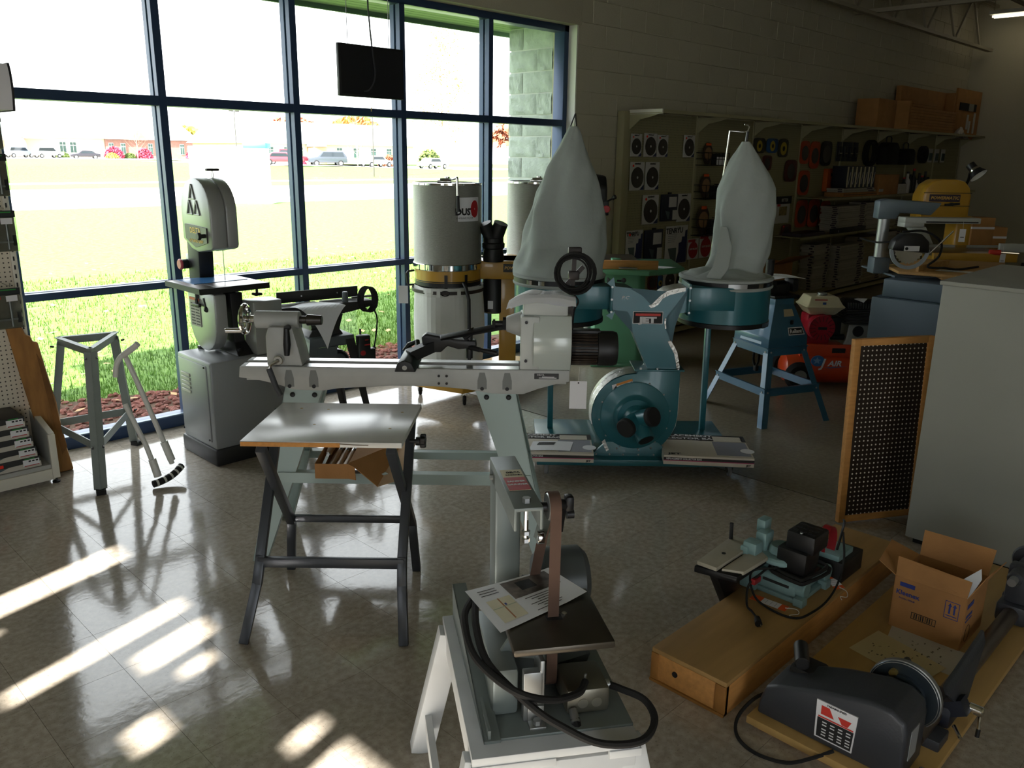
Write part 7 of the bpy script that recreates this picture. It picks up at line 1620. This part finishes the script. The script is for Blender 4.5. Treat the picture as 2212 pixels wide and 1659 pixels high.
def onpage(nm, u0, u1, v0, v1, mat, dz=.0008): return B().sheet(lambda u, v: pp(u0+(u1-u0)*u, v0+(v1-v0)*v, dz), 6, 3).out(nm, mat, t2, sharp=0)
onpage('photo', .38, .92, .05, .50, M('photo_print2', '6a625c', .6, var=.8, vs_=22)); onpage('photo_dark', .52, .70, .12, .36, M('photo_dark', '26282c', .6, var=.5, vs_=40), .0012)
onpage('map_print', .10, .36, .36, .88, M('map_print', 'dcd6ba', .7, var=.06, vs_=30)); onpage('map_road', .22, .235, .36, .86, M('map_road', 'b07a50', .7), .0013); onpage('map_road', .10, .36, .56, .575, M('map_road2', 'a9b49a', .7), .0013); onpage('map_pin', .245, .265, .50, .55, m_bprint, .0014)
for k in range(7): onpage('text_line', .46+.05*(k % 3), .74+.03*(k % 2), .56+.055*k, .575+.055*k, m_ink)
for k in range(3): onpage('text_line', .10, .30, .10+.06*k, .115+.06*k, m_ink)

# ================================================================== WALL GONDOLA and its stock
m_gon = pegmat('olive_perforated_panel', '8f8a68', '4a4632', .0254, .0036, rough=.6); m_gonp = M('olive_shelf_paint', '9c9776', .5)
g = wthing('wall_gondola', 'long beige perforated wall shelving with a bracketed top shelf, along the block wall', 'shelving', (6.3, 1.22, 0))
NB = 8; PX = [6.30+1.22*k for k in range(NB+1)]
for k in range(NB): B().box(PX[k]+.02, PX[k+1]-.02, 1.17, 1.185, .1, 2.24).out('back_panel', m_gon, g, sharp=0)
for k, x in enumerate(PX):
    B().box(x-.02 if k else x-.09, x+.02, 1.155, 1.24, 0, 2.25, bev=.003).out('upright', m_gonp, g)
    b = B(); b.prism([(1.16, 2.07), (1.155, 2.225), (.775, 2.25), (.775, 2.225), (.92, 2.19), (1.03, 2.17)], x-.004, x+.004, 'x'); b.box(x-.012, x+.012, .775, 1.155, 2.222, 2.232); b.out('bracket', m_gonp, g)
B().box(PX[0]-.01, PX[0]+.01, .772, 1.16, 2.218, 2.262, bev=.002).out('end_cap', M('ivory_shelf_paint'), g)
for k in range(NB):
    b = B(); b.box(PX[k], PX[k+1]-.003, .78, 1.165, 2.25, 2.258); b.box(PX[k], PX[k+1]-.003, .775, .783, 2.225, 2.258); b.out('top_shelf', m_gonp, g)
    b = B(); b.box(PX[k], PX[k+1]-.003, .80, 1.165, .085, .10); b.box(PX[k], PX[k+1]-.003, .80, .81, .03, .10); b.out('base_deck', m_gonp, g)
for k in range(3, NB):
    b = B(); b.box(PX[k]+.01, PX[k+1]-.01, .80, 1.165, 1.325, 1.335); b.box(PX[k]+.01, PX[k+1]-.01, .795, .803, 1.305, 1.335); b.out('shelf', m_gonp, g)
for k in range(3, NB):
    b = B(); b.box(PX[k]-.5 if k == 3 else PX[k]+.01, PX[k+1]-.01, .80, 1.165, .855, .865); b.box(PX[k]-.5 if k == 3 else PX[k]+.01, PX[k+1]-.01, .795, .803, .835, .865); b.out('shelf', m_gonp, g)
m_cwhite = M('pack_white', 'b9b7b2', .5); m_disc = M('blade_dark', '4a4744', .35, .5, var=.2, vs_=6); m_navy = M('pack_navy', '232a52', .5); m_navyk = M('pack_navy_black', '1b2030', .4); m_dot = M('orange_red_sticker')
def disc(b, cx, cz, r, y, n=20): b.cyl((cx, y+.003, cz), (cx, y, cz), r, n=n); return b
YB = 1.145
def pack(kind, label, x0, x1, z0, z1, dot=False, grp='carded saw blades on the wall panels'):
    t = wthing('blade_pack', label, 'package', ((x0+x1)/2, YB, z0), grp); w_ = x1-x0; h = z1-z0; cx = (x0+x1)/2
    if kind == 'w':
        B().box(x0, x1, YB, YB+.008, z0, z1, bev=.003).out('card', m_cwhite, t, sharp=0); r = min(w_*.43, h*.4)
        disc(B(), cx, z0+h*.45, r, YB-.004).out('blade', m_disc, t)
        B().prism([(x1-w_*.3, z0+.004), (x1-.004, z0+.004), (x1-.004, z0+h*.2)], YB-.001, YB+.001, 'y').out('navy_corner', m_navy, t, sharp=0)
        B().box(cx-w_*.2, cx+w_*.2, YB-.001, YB+.001, z1-h*.09, z1-h*.05).out('title_print', m_ink, t, sharp=0)
        disc(B(), cx, z0+h*.45, r*.12, YB-.006, 10).out('arbor_hole', m_cwhite, t)
    elif kind == 'navy':
        B().box(x0, x1, YB-.02, YB+.008, z0, z1, bev=.006).out('case', m_navyk, t); B().box(cx-w_*.1, cx+w_*.1, YB-.015, YB, z1, z1+.02, bev=.003).out('hanger', m_black, t)
        B().box(x0+w_*.42, x1-w_*.1, YB-.022, YB-.019, z0+h*.52, z0+h*.9).out('white_label', m_cwhite, t, sharp=0); B().box(x1-w_*.32, x1-w_*.03, YB-.022, YB-.019, z0+.01, z0+h*.4).out('price_label', m_cwhite, t, sharp=0)
        B().prism([(x0+w_*.2, z0+h*.4), (x0+w_*.5, z0+h*.34), (x0+w_*.45, z0+.02), (x0+w_*.36, z0+h*.1)], YB-.022, YB-.019, 'y').out('blade_picture', M('grey_print'), t, sharp=0)
    elif kind == 'tooth':
        B().box(x0, x1, YB, YB+.008, z0, z1, bev=.003).out('card', m_cwhite, t, sharp=0)
        pts = [(x1-w_*.02, z0+.004), (x1-w_*.02, z1-h*.12), (x1-w_*.12, z1-h*.14), (x1-w_*.14, z1-h*.3), (x1-w_*.26, z1-h*.3), (x1-w_*.28, z1-h*.44), (x1-w_*.4, z1-h*.46), (x1-w_*.40, z0+h*.3), (x0+w_*.5, z0+.004)]
        b2 = bmesh.new(); f = b2.faces.new([b2.verts.new((p[0], YB-.0015, p[1])) for p in pts]); bmesh.ops.triangulate(b2, faces=[f]); b = B(); b._add(b2); b.out('tooth_picture', m_navy, t, sharp=0)
        B().prism([(x0+w_*.12, z0+h*.42), (x0+w_*.5, z0+h*.42), (x0+w_*.5, z0+.01), (x0+w_*.3, z0+.01)], YB-.002, YB+.001, 'y').out('blade_picture', M('grey_print'), t, sharp=0)
        txt('lettering', 'TENRYU', w_*.19, m_ink, t, (x0+w_*.38, YB-.002, z1-h*.13), FACE_F, bold=.002, sx=1.05)
        for q in range(5): B().box(x0+w_*.1, x0+w_*(.52-.03*q), YB-.0012, YB+.001, z1-h*(.22+.05*q), z1-h*(.21+.05*q)).out('text_line', M('grey_print'), t, sharp=0)
    elif kind == 'red':
        B().box(x0, x1, YB, YB+.008, z0, z1, bev=.003).out('card', m_cwhite, t, sharp=0); disc(B(), cx, z0+h*.45, w_*.42, YB-.003).out('red_disc', M('pack_red', '9c2328', .5), t)
        B().box(x0+.004, x1-w_*.35, YB-.002, YB+.001, z1-h*.16, z1-.006).out('red_header', M('pack_red'), t, sharp=0); txt('lettering', 'SAW BLADE', w_*.13, m_cwhite, t, (cx, YB-.0042, z0+h*.5), FACE_F, bold=.0006)
    elif kind in ('o', 'ok', 'dk', 'ye', 'bl'):
        col = {'o': M('pack_orange', 'a8431c', .5), 'ok': m_black, 'dk': M('pack_dark_red', '54261f', .5), 'ye': M('pack_black_yellow', '35352a', .5), 'bl': M('pack_blue', '27507c', .5)}[kind]
        B().prism([(cx+(w_/2)*math.copysign(abs(math.cos(a))**.45, math.cos(a)), (z0+z1)/2+(h/2)*math.copysign(abs(math.sin(a))**.45, math.sin(a))) for a in [2*PI*q/28 for q in range(28)]], YB-.002, YB+.008, 'y', bev=.002).out('card', col, t)
        B().lathe([(.0, 0), (min(w_, h)*.36, 0), (min(w_, h)*.36, .003), (.0, .003)], 22, (cx, YB-.002, z0+h*.47), (0, -1, 0)).out('disc', m_disc if kind in ('o', 'ok', 'dk') else M('pack_yellow', 'a58f2a', .5), t)
        if kind in ('ye', 'bl'): disc(B(), cx, z0+h*.47, min(w_, h)*.14, YB-.007, 14).out('centre_print', m_ink, t)
    if dot: disc(B(), x0+w_*.18, z1-h*.14, w_*.05, YB-.006, 10).out('price_dot', m_dot, t)
    b = B(); b.tube([(cx, 1.17, z1-.015), (cx, YB-.03, z1-.015), (cx, YB-.035, z1-.005)], .003, 5); b.out('hook', m_steel, t)
rw = ['first', 'second', 'third', 'fourth', 'fifth', 'sixth']
for k, (a, b_, c, d) in enumerate([(6.28, 6.47, 1.82, 2.04), (6.50, 6.73, 1.82, 2.05), (6.73, 6.93, 1.82, 2.04), (7.21, 7.43, 1.82, 2.05)]): pack('w', 'white carded round saw blade, %s in the top row of the wall panel' % rw[k], a+.04, b_+.03, c, d, True)
for k, (a, b_, c, d) in enumerate([(6.31, 6.56, 1.49, 1.77), (6.57, 6.82, 1.49, 1.77)]): pack('w', 'white carded round saw blade, %s in the second row of the wall panel' % rw[k], a+.02, b_+.01, c, d, k == 0)
pack('w', 'white carded round saw blade left of the navy case in the third row', 6.57, 6.85, 1.14, 1.44, True); pack('navy', 'navy blade case with white label in the third row between two white cards', 6.89, 7.18, 1.16, 1.44); pack('w', 'white carded round saw blade right of the navy case in the third row', 7.20, 7.46, 1.14, 1.44)
pack('tooth', 'smaller white and navy saw tooth card in the lowest panel row', 6.32, 6.60, .79, 1.09, True); pack('navy', 'navy blade case between the two saw tooth cards', 6.63, 6.94, .76, 1.08, True); pack('tooth', 'larger white and navy saw tooth card in the lowest panel row', 7.02, 7.44, .69, 1.10)
pack('red', 'white card with a red disc, next to the larger saw tooth card', 7.46, 7.68, .71, .94); pack('red', 'white card with a red disc, half behind the right grey bag', 7.70, 7.96, .71, .97)
pack('dk', 'dark red carded blade low behind the green saw table', 6.74, 6.91, .44, .61); pack('w', 'white carded round saw blade low behind the green saw table', 7.02, 7.27, .41, .63, True); pack('bl', 'blue blade pack hanging low behind the green saw table', 6.92, 7.01, .42, .58); pack('navy', 'navy pack at the bottom right behind the green saw table', 7.29, 7.48, .42, .54, True)
pack('ye', 'black and yellow pack in the top row right of the right grey bag', 8.72, 9.0, 1.88, 2.06); pack('bl', 'blue round pack in the top row right of the right grey bag', 9.04, 9.32, 1.89, 2.06); pack('ye', 'yellow disc pack in the top row next to the blue one', 9.34, 9.59, 1.84, 2.06)
pack('dk', 'dark pack beside the edge of the right grey bag', 8.97, 9.2, 1.68, 1.86); pack('dk', 'dark red pack below the yellow disc pack', 9.56, 9.88, 1.54, 1.81); pack('dk', 'dark red pack low on the panel right of the right grey bag', 9.62, 9.88, .81, 1.0, True)
pack('o', 'orange oval pack, left one of the upper orange pair', 9.93, 10.19, 1.76, 2.05); pack('o', 'orange oval pack, right one of the upper orange pair', 10.21, 10.49, 1.70, 2.05); pack('ok', 'black oval pack right of the upper orange pair', 10.53, 10.85, 1.74, 2.06)
pack('o', 'orange blade pack below the upper orange pair', 9.95, 10.27, 1.36, 1.68); 
pack('o', 'orange blade pack in the lowest orange row, first from the window', 9.97, 10.30, .94, 1.30); pack('o', 'orange blade pack in the lowest orange row, middle', 10.33, 10.66, .93, 1.30); pack('o', 'orange blade pack in the lowest orange row, last', 10.69, 11.0, .92, 1.27)
t = wthing('orange_box', 'flat orange box on the panel right of the orange packs', 'package', (10.85, 1.12, 1.40)); B().box(10.70, 11.0, 1.10, 1.165, 1.40, 1.70, bev=.004).out('box', M('bright_orange', 'c05a1c', .5), t); B().box(10.8, 10.86, 1.098, 1.1, 1.6, 1.64).out('mark', m_ink, t, sharp=0)
t = wthing('poster_pack', 'white and black poster card beside the right grey bag', 'sign', (9.6, 1.14, 1.02)); B().box(9.42, 9.78, 1.14, 1.15, 1.02, 1.36, bev=.002).out('card', m_cwhite, t, sharp=0); pq = B().box(9.40, 9.80, 1.136, 1.142, 1.265, 1.36).out('black_band', m_ink, t, sharp=0); txt('lettering', 'RITTER', .055, m_cwhite, pq, (9.62, 1.1355, 1.31), FACE_F, bold=.001)
B().box(9.5, 9.7, 1.138, 1.141, 1.12, 1.23).out('photo', M('tan_photo', '8a7a4c', .6, var=.5, vs_=20), t, sharp=0); B().box(9.44, 9.52, 1.138, 1.141, 1.235, 1.262).out('red_mark', m_red, t, sharp=0)
# wire baskets with packed discs
def basket(label, x0, x1, z0, z1, white=False):
    t = wthing('wire_basket', label, 'basket', (x0, 1.1, z0), 'wire baskets on the wall panel'); b = B()
    for z in (z0, z0+(z1-z0)*.3, z0+(z1-z0)*.6): b.tube([(x0, 1.165, z), (x0, 1.0, z), (x1, 1.0, z), (x1, 1.165, z)], .004, 5)
    for q in range(7): x = x0+(x1-x0)*q/6; b.tube([(x, 1.165, z0), (x, 1.0, z0), (x, 1.0, z0+(z1-z0)*.6)], .0035, 5)
    b.out('wire_frame', m_blackm, t)
    return t
for k, (x0, x1, z0, z1, lab) in enumerate([(7.52, 7.95, 1.74, 1.96, 'top'), (7.52, 7.95, 1.38, 1.63, 'middle'), (7.52, 7.95, .98, 1.28, 'lowest')]):
    basket('black wire basket, %s of the three left of the right grey bag' % lab, x0, x1, z0, z1)
    t = wthing('disc_pack', 'octagonal dark pack with round window in the %s wire basket' % lab, 'package', (x0+.12, 1.09, z0), 'octagonal packs in the wire baskets')
    b = B(); r = (z1-z0)*.56; oc = [(x0+.13+r*.78*math.cos(PI/8+PI/4*q), z0+r+r*math.sin(PI/8+PI/4*q)) for q in range(8)]; b.prism(oc, 1.09, 1.10, 'y', bev=.003); b.out('card', M('pack_brown', '3b2b20', .5), t)
    B().lathe([(r*.42, 0), (r*.55, 0), (r*.55, .004), (r*.42, .004)], 24, (x0+.13, 1.089, z0+r), (0, -1, 0)).out('window_ring', M('pack_tan', '8a6a4a', .5), t); B().cyl((x0+.13, 1.0895, z0+r), (x0+.13, 1.086, z0+r), r*.42, n=22).out('disc', m_disc if k else M('pale_disc', '7d6f64', .5), t)
    B().box(x0+.08, x0+.18, 1.087, 1.0895, z0+r*1.7, z0+r*1.9).out('orange_print', m_otag, t, sharp=0)
    t = wthing('small_carton', 'small black carton in the %s wire basket' % lab, 'box', (x0+.3, 1.06, z0+.004)); B().box(x0+.22, x0+.40, 1.03, 1.10, z0+.006, z0+(z1-z0)*.55, bev=.003).out('carton', m_black, t)
    if k == 0: B().box(x0+.22, x0+.40, 1.028, 1.031, z0+.006, z0+.09).out('white_print', m_tagw, t, sharp=0)
# stacked cartons: one thin box copied
m_thin = M('thin_white_carton', 'a39f94', .6, objvar=.12); m_thint = M('thin_cream_carton', '9a9178', .6, objvar=.12)
def stack(label, grp, x0, x1, y0, y1, z0, n, th, mat=None, jit=.012):
    cx, cy = (x0+x1)/2, (y0+y1)/2; first = None; g_ = random.Random(int(x0*100)+n)
    for k in range(n):
        loc = (cx+g_.uniform(-jit, jit), cy+g_.uniform(-jit, jit), z0+k*th); rz = g_.uniform(-.02, .02)
        if first is None:
            t = thing('flat_carton', label, 'box', loc, rz, grp); w_, d_ = (x1-x0)/2, (y1-y0)/2
            B().box(-w_, w_, -d_, d_, 0, th-.0015, bev=.001, seg=1).out('carton', mat or m_thin, t, sharp=0)
            b = B(); b.box(w_*.5, w_*.85, -d_-.001, -d_+.001, th*.2, th*.75); b.box(-w_-.001, -w_+.001, -d_*.8, -d_*.3, th*.2, th*.75); b.out('printed_label', M('dark_plum_plate'), t, sharp=0); first = t
        else: copytree(first, loc, rz)
    return z0+n*th
stack('thin white carton in the tall stack on the middle shelf behind the compressor', 'middle shelf stack', 10.60, 11.50, .84, 1.10, .867, 13, .0265)
stack('thin white carton in the stack right of the tall middle shelf stack', 'middle shelf second stack', 11.55, 12.15, .85, 1.12, .867, 14, .0265)
stack('thin white carton in the third stack on the middle shelf', 'middle shelf third stack', 12.2, 12.8, .85, 1.12, .867, 12, .028, m_thint)
stack('thin white carton in the front stack on the base deck behind the compressor', 'base deck front stack', 10.75, 11.55, .82, 1.0, .102, 17, .034)
stack('thin cream carton in the rear stack on the base deck', 'base deck rear stack', 11.6, 12.3, .86, 1.14, .102, 19, .034, m_thint)
stack('thin grey carton in the stack at the left end of the base deck stacks', 'base deck left stack', 10.25, 10.72, .96, 1.16, .102, 17, .036)
stack('thin carton in the stack at the right end of the base deck', 'base deck right stack', 12.35, 12.95, .86, 1.14, .102, 20, .034)
t = wthing('black_case', 'long black case on the edge of the middle shelf', 'case', (10.8, .82, .867)); B().box(10.35, 11.4, .78, .835, .867, .93, bev=.006).out('case', m_black, t); B().box(10.5, 10.52, .776, .78, .88, .91).out('clasp', m_gal, t)
t = wthing('sanding_disc_box', 'flat dark tray on the left end of the middle shelf', 'tray', (9.8, .95, .867)); B().box(9.55, 10.25, .84, 1.1, .867, .90, bev=.004).out('tray', M('dark_plum_plate'), t); B().box(9.56, 10.24, .85, 1.09, .90, .905).out('lid', m_black, t)
# books and cartons on the upper shelf
for k in range(7):
    x = 10.72+.135*k; t = wthing('book', 'upright paperback, %s from the window on the upper wall shelf' % (rw+['seventh'])[k], 'book', (x, .95, 1.336), 'paperbacks on the upper wall shelf')
    B().box(x, x+.12, .84, 1.05, 1.45, 1.74, bev=.002).out('cover', m_navyk, t); B().box(x, x+.04, .838, .842, 1.46, 1.73).out('spine_title', M('cream_label2'), t, sharp=0); B().bar((x+.06, .838, 1.5), (x+.10, .838, 1.66), .01, .002, (0, 1, 0)).out('cover_streak', m_tagw, t, sharp=0)
t = wthing('carton', 'tan carton under the paperbacks on the upper wall shelf', 'box', (11.2, .95, 1.336)); B().box(10.65, 11.75, .83, 1.1, 1.336, 1.392, bev=.003).out('box', m_card, t); B().box(10.66, 11.74, .828, .831, 1.36, 1.366).out('lid_joint', m_ink, t, sharp=0)
stack('thin white carton lying between the tan carton and the paperbacks', 'cartons under the paperbacks', 10.66, 11.72, .84, 1.08, 1.394, 2, .027)
for k, (x0, x1, z1, mt, lab) in enumerate([(11.85, 12.6, 1.62, m_card, 'brown carton right of the paperbacks on the upper wall shelf'), (12.65, 12.95, 1.48, m_cwhite, 'small pale carton on the upper wall shelf')]):
    t = wthing('carton', lab, 'box', (x0, .95, 1.336)); B().box(x0, x1, .86, 1.12, 1.336, z1, bev=.003).out('box', mt, t); B().box(x0+.05, x0+.2, .857, .861, 1.38, 1.42).out('label', m_cwhite, t, sharp=0)
for k in range(9):
    x = 13.0+.125*k; h = (.22, .30, .26, .34, .2, .28, .24, .3, .22)[k]; mt = m_black if k not in (1, 4) else m_cwhite
    t = wthing('bottle', ('dark bottle' if k not in (1, 4) else 'white bottle')+', %s in the row on the upper wall shelf' % (rw+['seventh', 'eighth', 'ninth'])[k], 'bottle', (x, .93, 1.336), 'bottles on the upper wall shelf')
    B().lathe([(.0, 0), (.042, 0), (.045, .01), (.045, h*.6), (.02, h*.78), (.018, h)], 14, (x, .93, 1.336)).out('body', mt, t); B().cyl((x, .93, 1.336+h*.98), (x, .93, 1.336+h*1.08), .02, n=10).out('cap', m_red if k % 3 == 0 else m_black, t)
# dark goods hanging high on the right
for k, (x, r, lab) in enumerate([(12.0, .17, 'black hose coil hanging left of the black bags'), (14.1, .12, 'small black coil hanging far right on the panel')]):
    t = wthing('hose_coil', lab, 'hose', (x, 1.1, 1.75)); b = B()
    for q in range(4): b.tube([(x+r*math.cos(a), 1.06+.02*q, 1.92+r*math.sin(a)) for a in [2*PI*j/22 for j in range(22)]], .018, 7, closed=True)
    b.out('coil', m_rubber, t); B().tube([(x, 1.17, 1.92+r), (x, 1.03, 1.92+r)], .004, 5).out('hook', m_steel, t)
for k, (x, w_, h, lab) in enumerate([(12.6, .5, .32, 'black tool bag, larger one hanging on the wall panel'), (13.3, .44, .24, 'black tool bag, smaller one hanging on the wall panel')]):
    t = wthing('tool_bag', lab, 'bag', (x, 1.08, 1.74)); B().loft([[(x-w_/2, y, 1.76), (x-w_/2*.95, y, 1.76+h*.8), (x-w_*.3, y, 1.76+h), (x+w_*.3, y, 1.76+h), (x+w_/2*.95, y, 1.76+h*.8), (x+w_/2, y, 1.76)] for y in (.99, 1.14)], bev=.02).out('body', m_rubber, t); B().tube([(x-.1, 1.08, 1.76+h), (x-.08, 1.08, 1.84+h), (x+.08, 1.08, 1.84+h), (x+.1, 1.08, 1.76+h)], .01, 6, smooth=3).out('strap', m_black, t)
for k in range(4):
    x = 11.0+.18*k; t = wthing('tool_blister', 'dark tool blister, %s in the row above the paperbacks' % rw[k], 'package', (x, 1.15, 1.78), 'tool blisters above the paperbacks'); B().box(x, x+.15, 1.145, 1.152, 1.80, 2.06, bev=.002).out('card', m_navyk, t); B().box(x+.03, x+.11, 1.12, 1.146, 1.86, 2.0, bev=.008).out('blister', m_black, t); B().box(x+.04, x+.12, 1.118, 1.121, 1.9, 1.915).out('bright_tool', m_steel, t)
for k in range(3):
    x = 14.5+.3*k; t = wthing('hardware_pack', 'pale hardware pack, %s at the far end of the wall panel' % rw[k], 'package', (x, 1.15, 1.8), 'pale packs at the far end'); B().box(x, x+.2, 1.145, 1.152, 1.80, 2.02, bev=.002).out('card', m_cwhite, t); B().box(x+.04, x+.16, 1.13, 1.146, 1.83, 1.95, bev=.006).out('blister', M('grey_print'), t)
# on the top shelf
t = wthing('carton', 'open brown carton at the left end of the cartons on the top shelf', 'box', (11.5, .97, 2.26))
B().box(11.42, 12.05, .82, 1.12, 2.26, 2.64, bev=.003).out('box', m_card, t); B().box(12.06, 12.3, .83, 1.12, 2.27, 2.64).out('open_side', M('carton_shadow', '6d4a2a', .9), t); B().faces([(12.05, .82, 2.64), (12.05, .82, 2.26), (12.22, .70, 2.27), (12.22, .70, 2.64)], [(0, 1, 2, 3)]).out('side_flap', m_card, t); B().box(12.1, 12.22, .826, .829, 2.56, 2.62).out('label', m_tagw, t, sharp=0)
nm5 = ['lowest', 'second', 'third', 'fourth', 'topmost']
for k in range(5):
    t = wthing('flat_carton', 'long flat brown carton, %s of the stack on the top shelf' % nm5[k], 'box', (13.3, .95, 2.26+.082*k), 'brown cartons stacked on the top shelf'); x1 = 14.5 if k < 4 else 13.6
    B().box(12.55, x1, .80, 1.12, 2.26+.082*k, 2.338+.082*k, bev=.003).out('box', m_card, t); B().box(12.56, x1-.01, .798, .801, 2.296+.082*k, 2.30+.082*k).out('lid_joint', M('carton_shadow'), t, sharp=0)
t = wthing('cardboard_sheet', 'large upright cardboard carton behind the flat stack on the top shelf', 'box', (13.9, 1.18, 2.26)); B().box(13.0, 15.0, 1.14, 1.22, 2.26, 2.92, bev=.004).out('panel', m_card, t); B().box(14.95, 15.0, 1.0, 1.22, 2.26, 2.92, bev=.003).out('side', m_card, t)
t = wthing('display_board', 'big brown board with papers at the right end of the top shelf', 'board', (16.0, 1.15, 2.26))
B().box(15.02, 16.25, .98, 1.02, 2.2, 3.0, bev=.004).out('board', m_card, t); B().box(15.15, 16.0, .965, .978, 2.66, 2.78).out('black_carton', m_ink, t, sharp=0); B().box(15.6, 15.85, .962, .966, 2.66, 2.78).out('silver_label', m_gal, t, sharp=0)
for x, z0, z1 in ((15.6, 2.36, 2.6), (15.72, 2.3, 2.5), (15.95, 2.3, 2.64)): B().box(x, x+.08, .968, .979, z0, z1).out('paper_strip', m_cwhite, t, sharp=0)
t = wthing('plastic_bag', 'crumpled clear plastic bag hanging over the top shelf edge', 'bag', (15.1, .85, 2.2)); b = B(); g_ = random.Random(4); b.sheet(lambda u, v: (14.85+.45*u+.02*g_.random(), .80+.12*v-.05*math.sin(3*u)+.03*g_.random(), 2.18+.2*v*math.sin(PI*u)+.02*g_.random()), 10, 6); b.out('film', M('cloudy_plastic', '8c847c', .3), t, sharp=0)
# open carton on the base deck, left of the stacks
t = wthing('carton', 'open tall tan carton behind the blue stand', 'box', (8.85, .9, .102))
cx0, cx1, cy0, cy1, cz0, cz1 = 8.55, 9.15, .72, 1.02, .102, .60
for q, nm in (([(cx0, cy1, cz0), (cx0, cy0, cz0), (cx0, cy0, cz1), (cx0, cy1, cz1)], 'end_wall'), ([(cx0, cy0, cz0), (cx1, cy0, cz0), (cx1, cy0, cz1), (cx0, cy0, cz1)], 'front_wall'), ([(cx1, cy0, cz0), (cx1, cy1, cz0), (cx1, cy1, cz1), (cx1, cy0, cz1)], 'end_wall'), ([(cx1, cy1, cz0), (cx0, cy1, cz0), (cx0, cy1, cz1), (cx1, cy1, cz1)], 'back_wall'),
              ([(cx0, cy0, cz1), (cx1, cy0, cz1), (cx1+.05, cy0-.22, cz1+.1), (cx0+.05, cy0-.22, cz1+.12)], 'flap'), ([(cx0, cy1, cz1), (cx0, cy0, cz1), (cx0-.12, cy0, cz1+.14), (cx0-.12, cy1, cz1+.14)], 'flap')): wpanel(q, nm, t, m_card, .004)

# ================================================================== ceiling lights
m_tube = emit('fluorescent_tube', 'fff0d0', 2.6)
for k, (x, y) in enumerate([(15.6, .2), (12.5, -3.6), (9.0, -3.6), (5.5, -5.5), (1.5, -5.5), (12.5, -7), (5.5, -8)]):
    t = wthing('ceiling_light', 'lit fluorescent batten at the top right corner under the joists' if k == 0 else 'lit fluorescent batten hung from the ceiling outside the view', 'ceiling light', (x, y, 4.15), 'fluorescent battens')
    B().box(x-.09, x+.09, y-.65, y+.65, 4.17, 4.23, bev=.004).out('housing', m_white, t)
    for s_ in (-.05, .05): B().cyl((x+s_, y-.6, 4.14), (x+s_, y+.6, 4.14), .018, n=12).out('tube', m_tube, t)
    for s_ in (-.6, .6): B().tube([(x, y+s_, 4.23), (x, y+s_, 4.72)], .004, 5).out('hanger', m_steel, t)
# ------------------------------------------------------------------ lettering becomes plain meshes
dg = bpy.context.evaluated_depsgraph_get()
for o in [o for o in bpy.data.objects if o.type == 'FONT']:
    me = bpy.data.meshes.new_from_object(o.evaluated_get(dg)); nm = o.name
    n = bpy.data.objects.new('lettering', me); C.objects.link(n)
    n.parent = o.parent; n.location = o.location; n.rotation_euler = o.rotation_euler; n.scale = o.scale
    bpy.data.objects.remove(o)
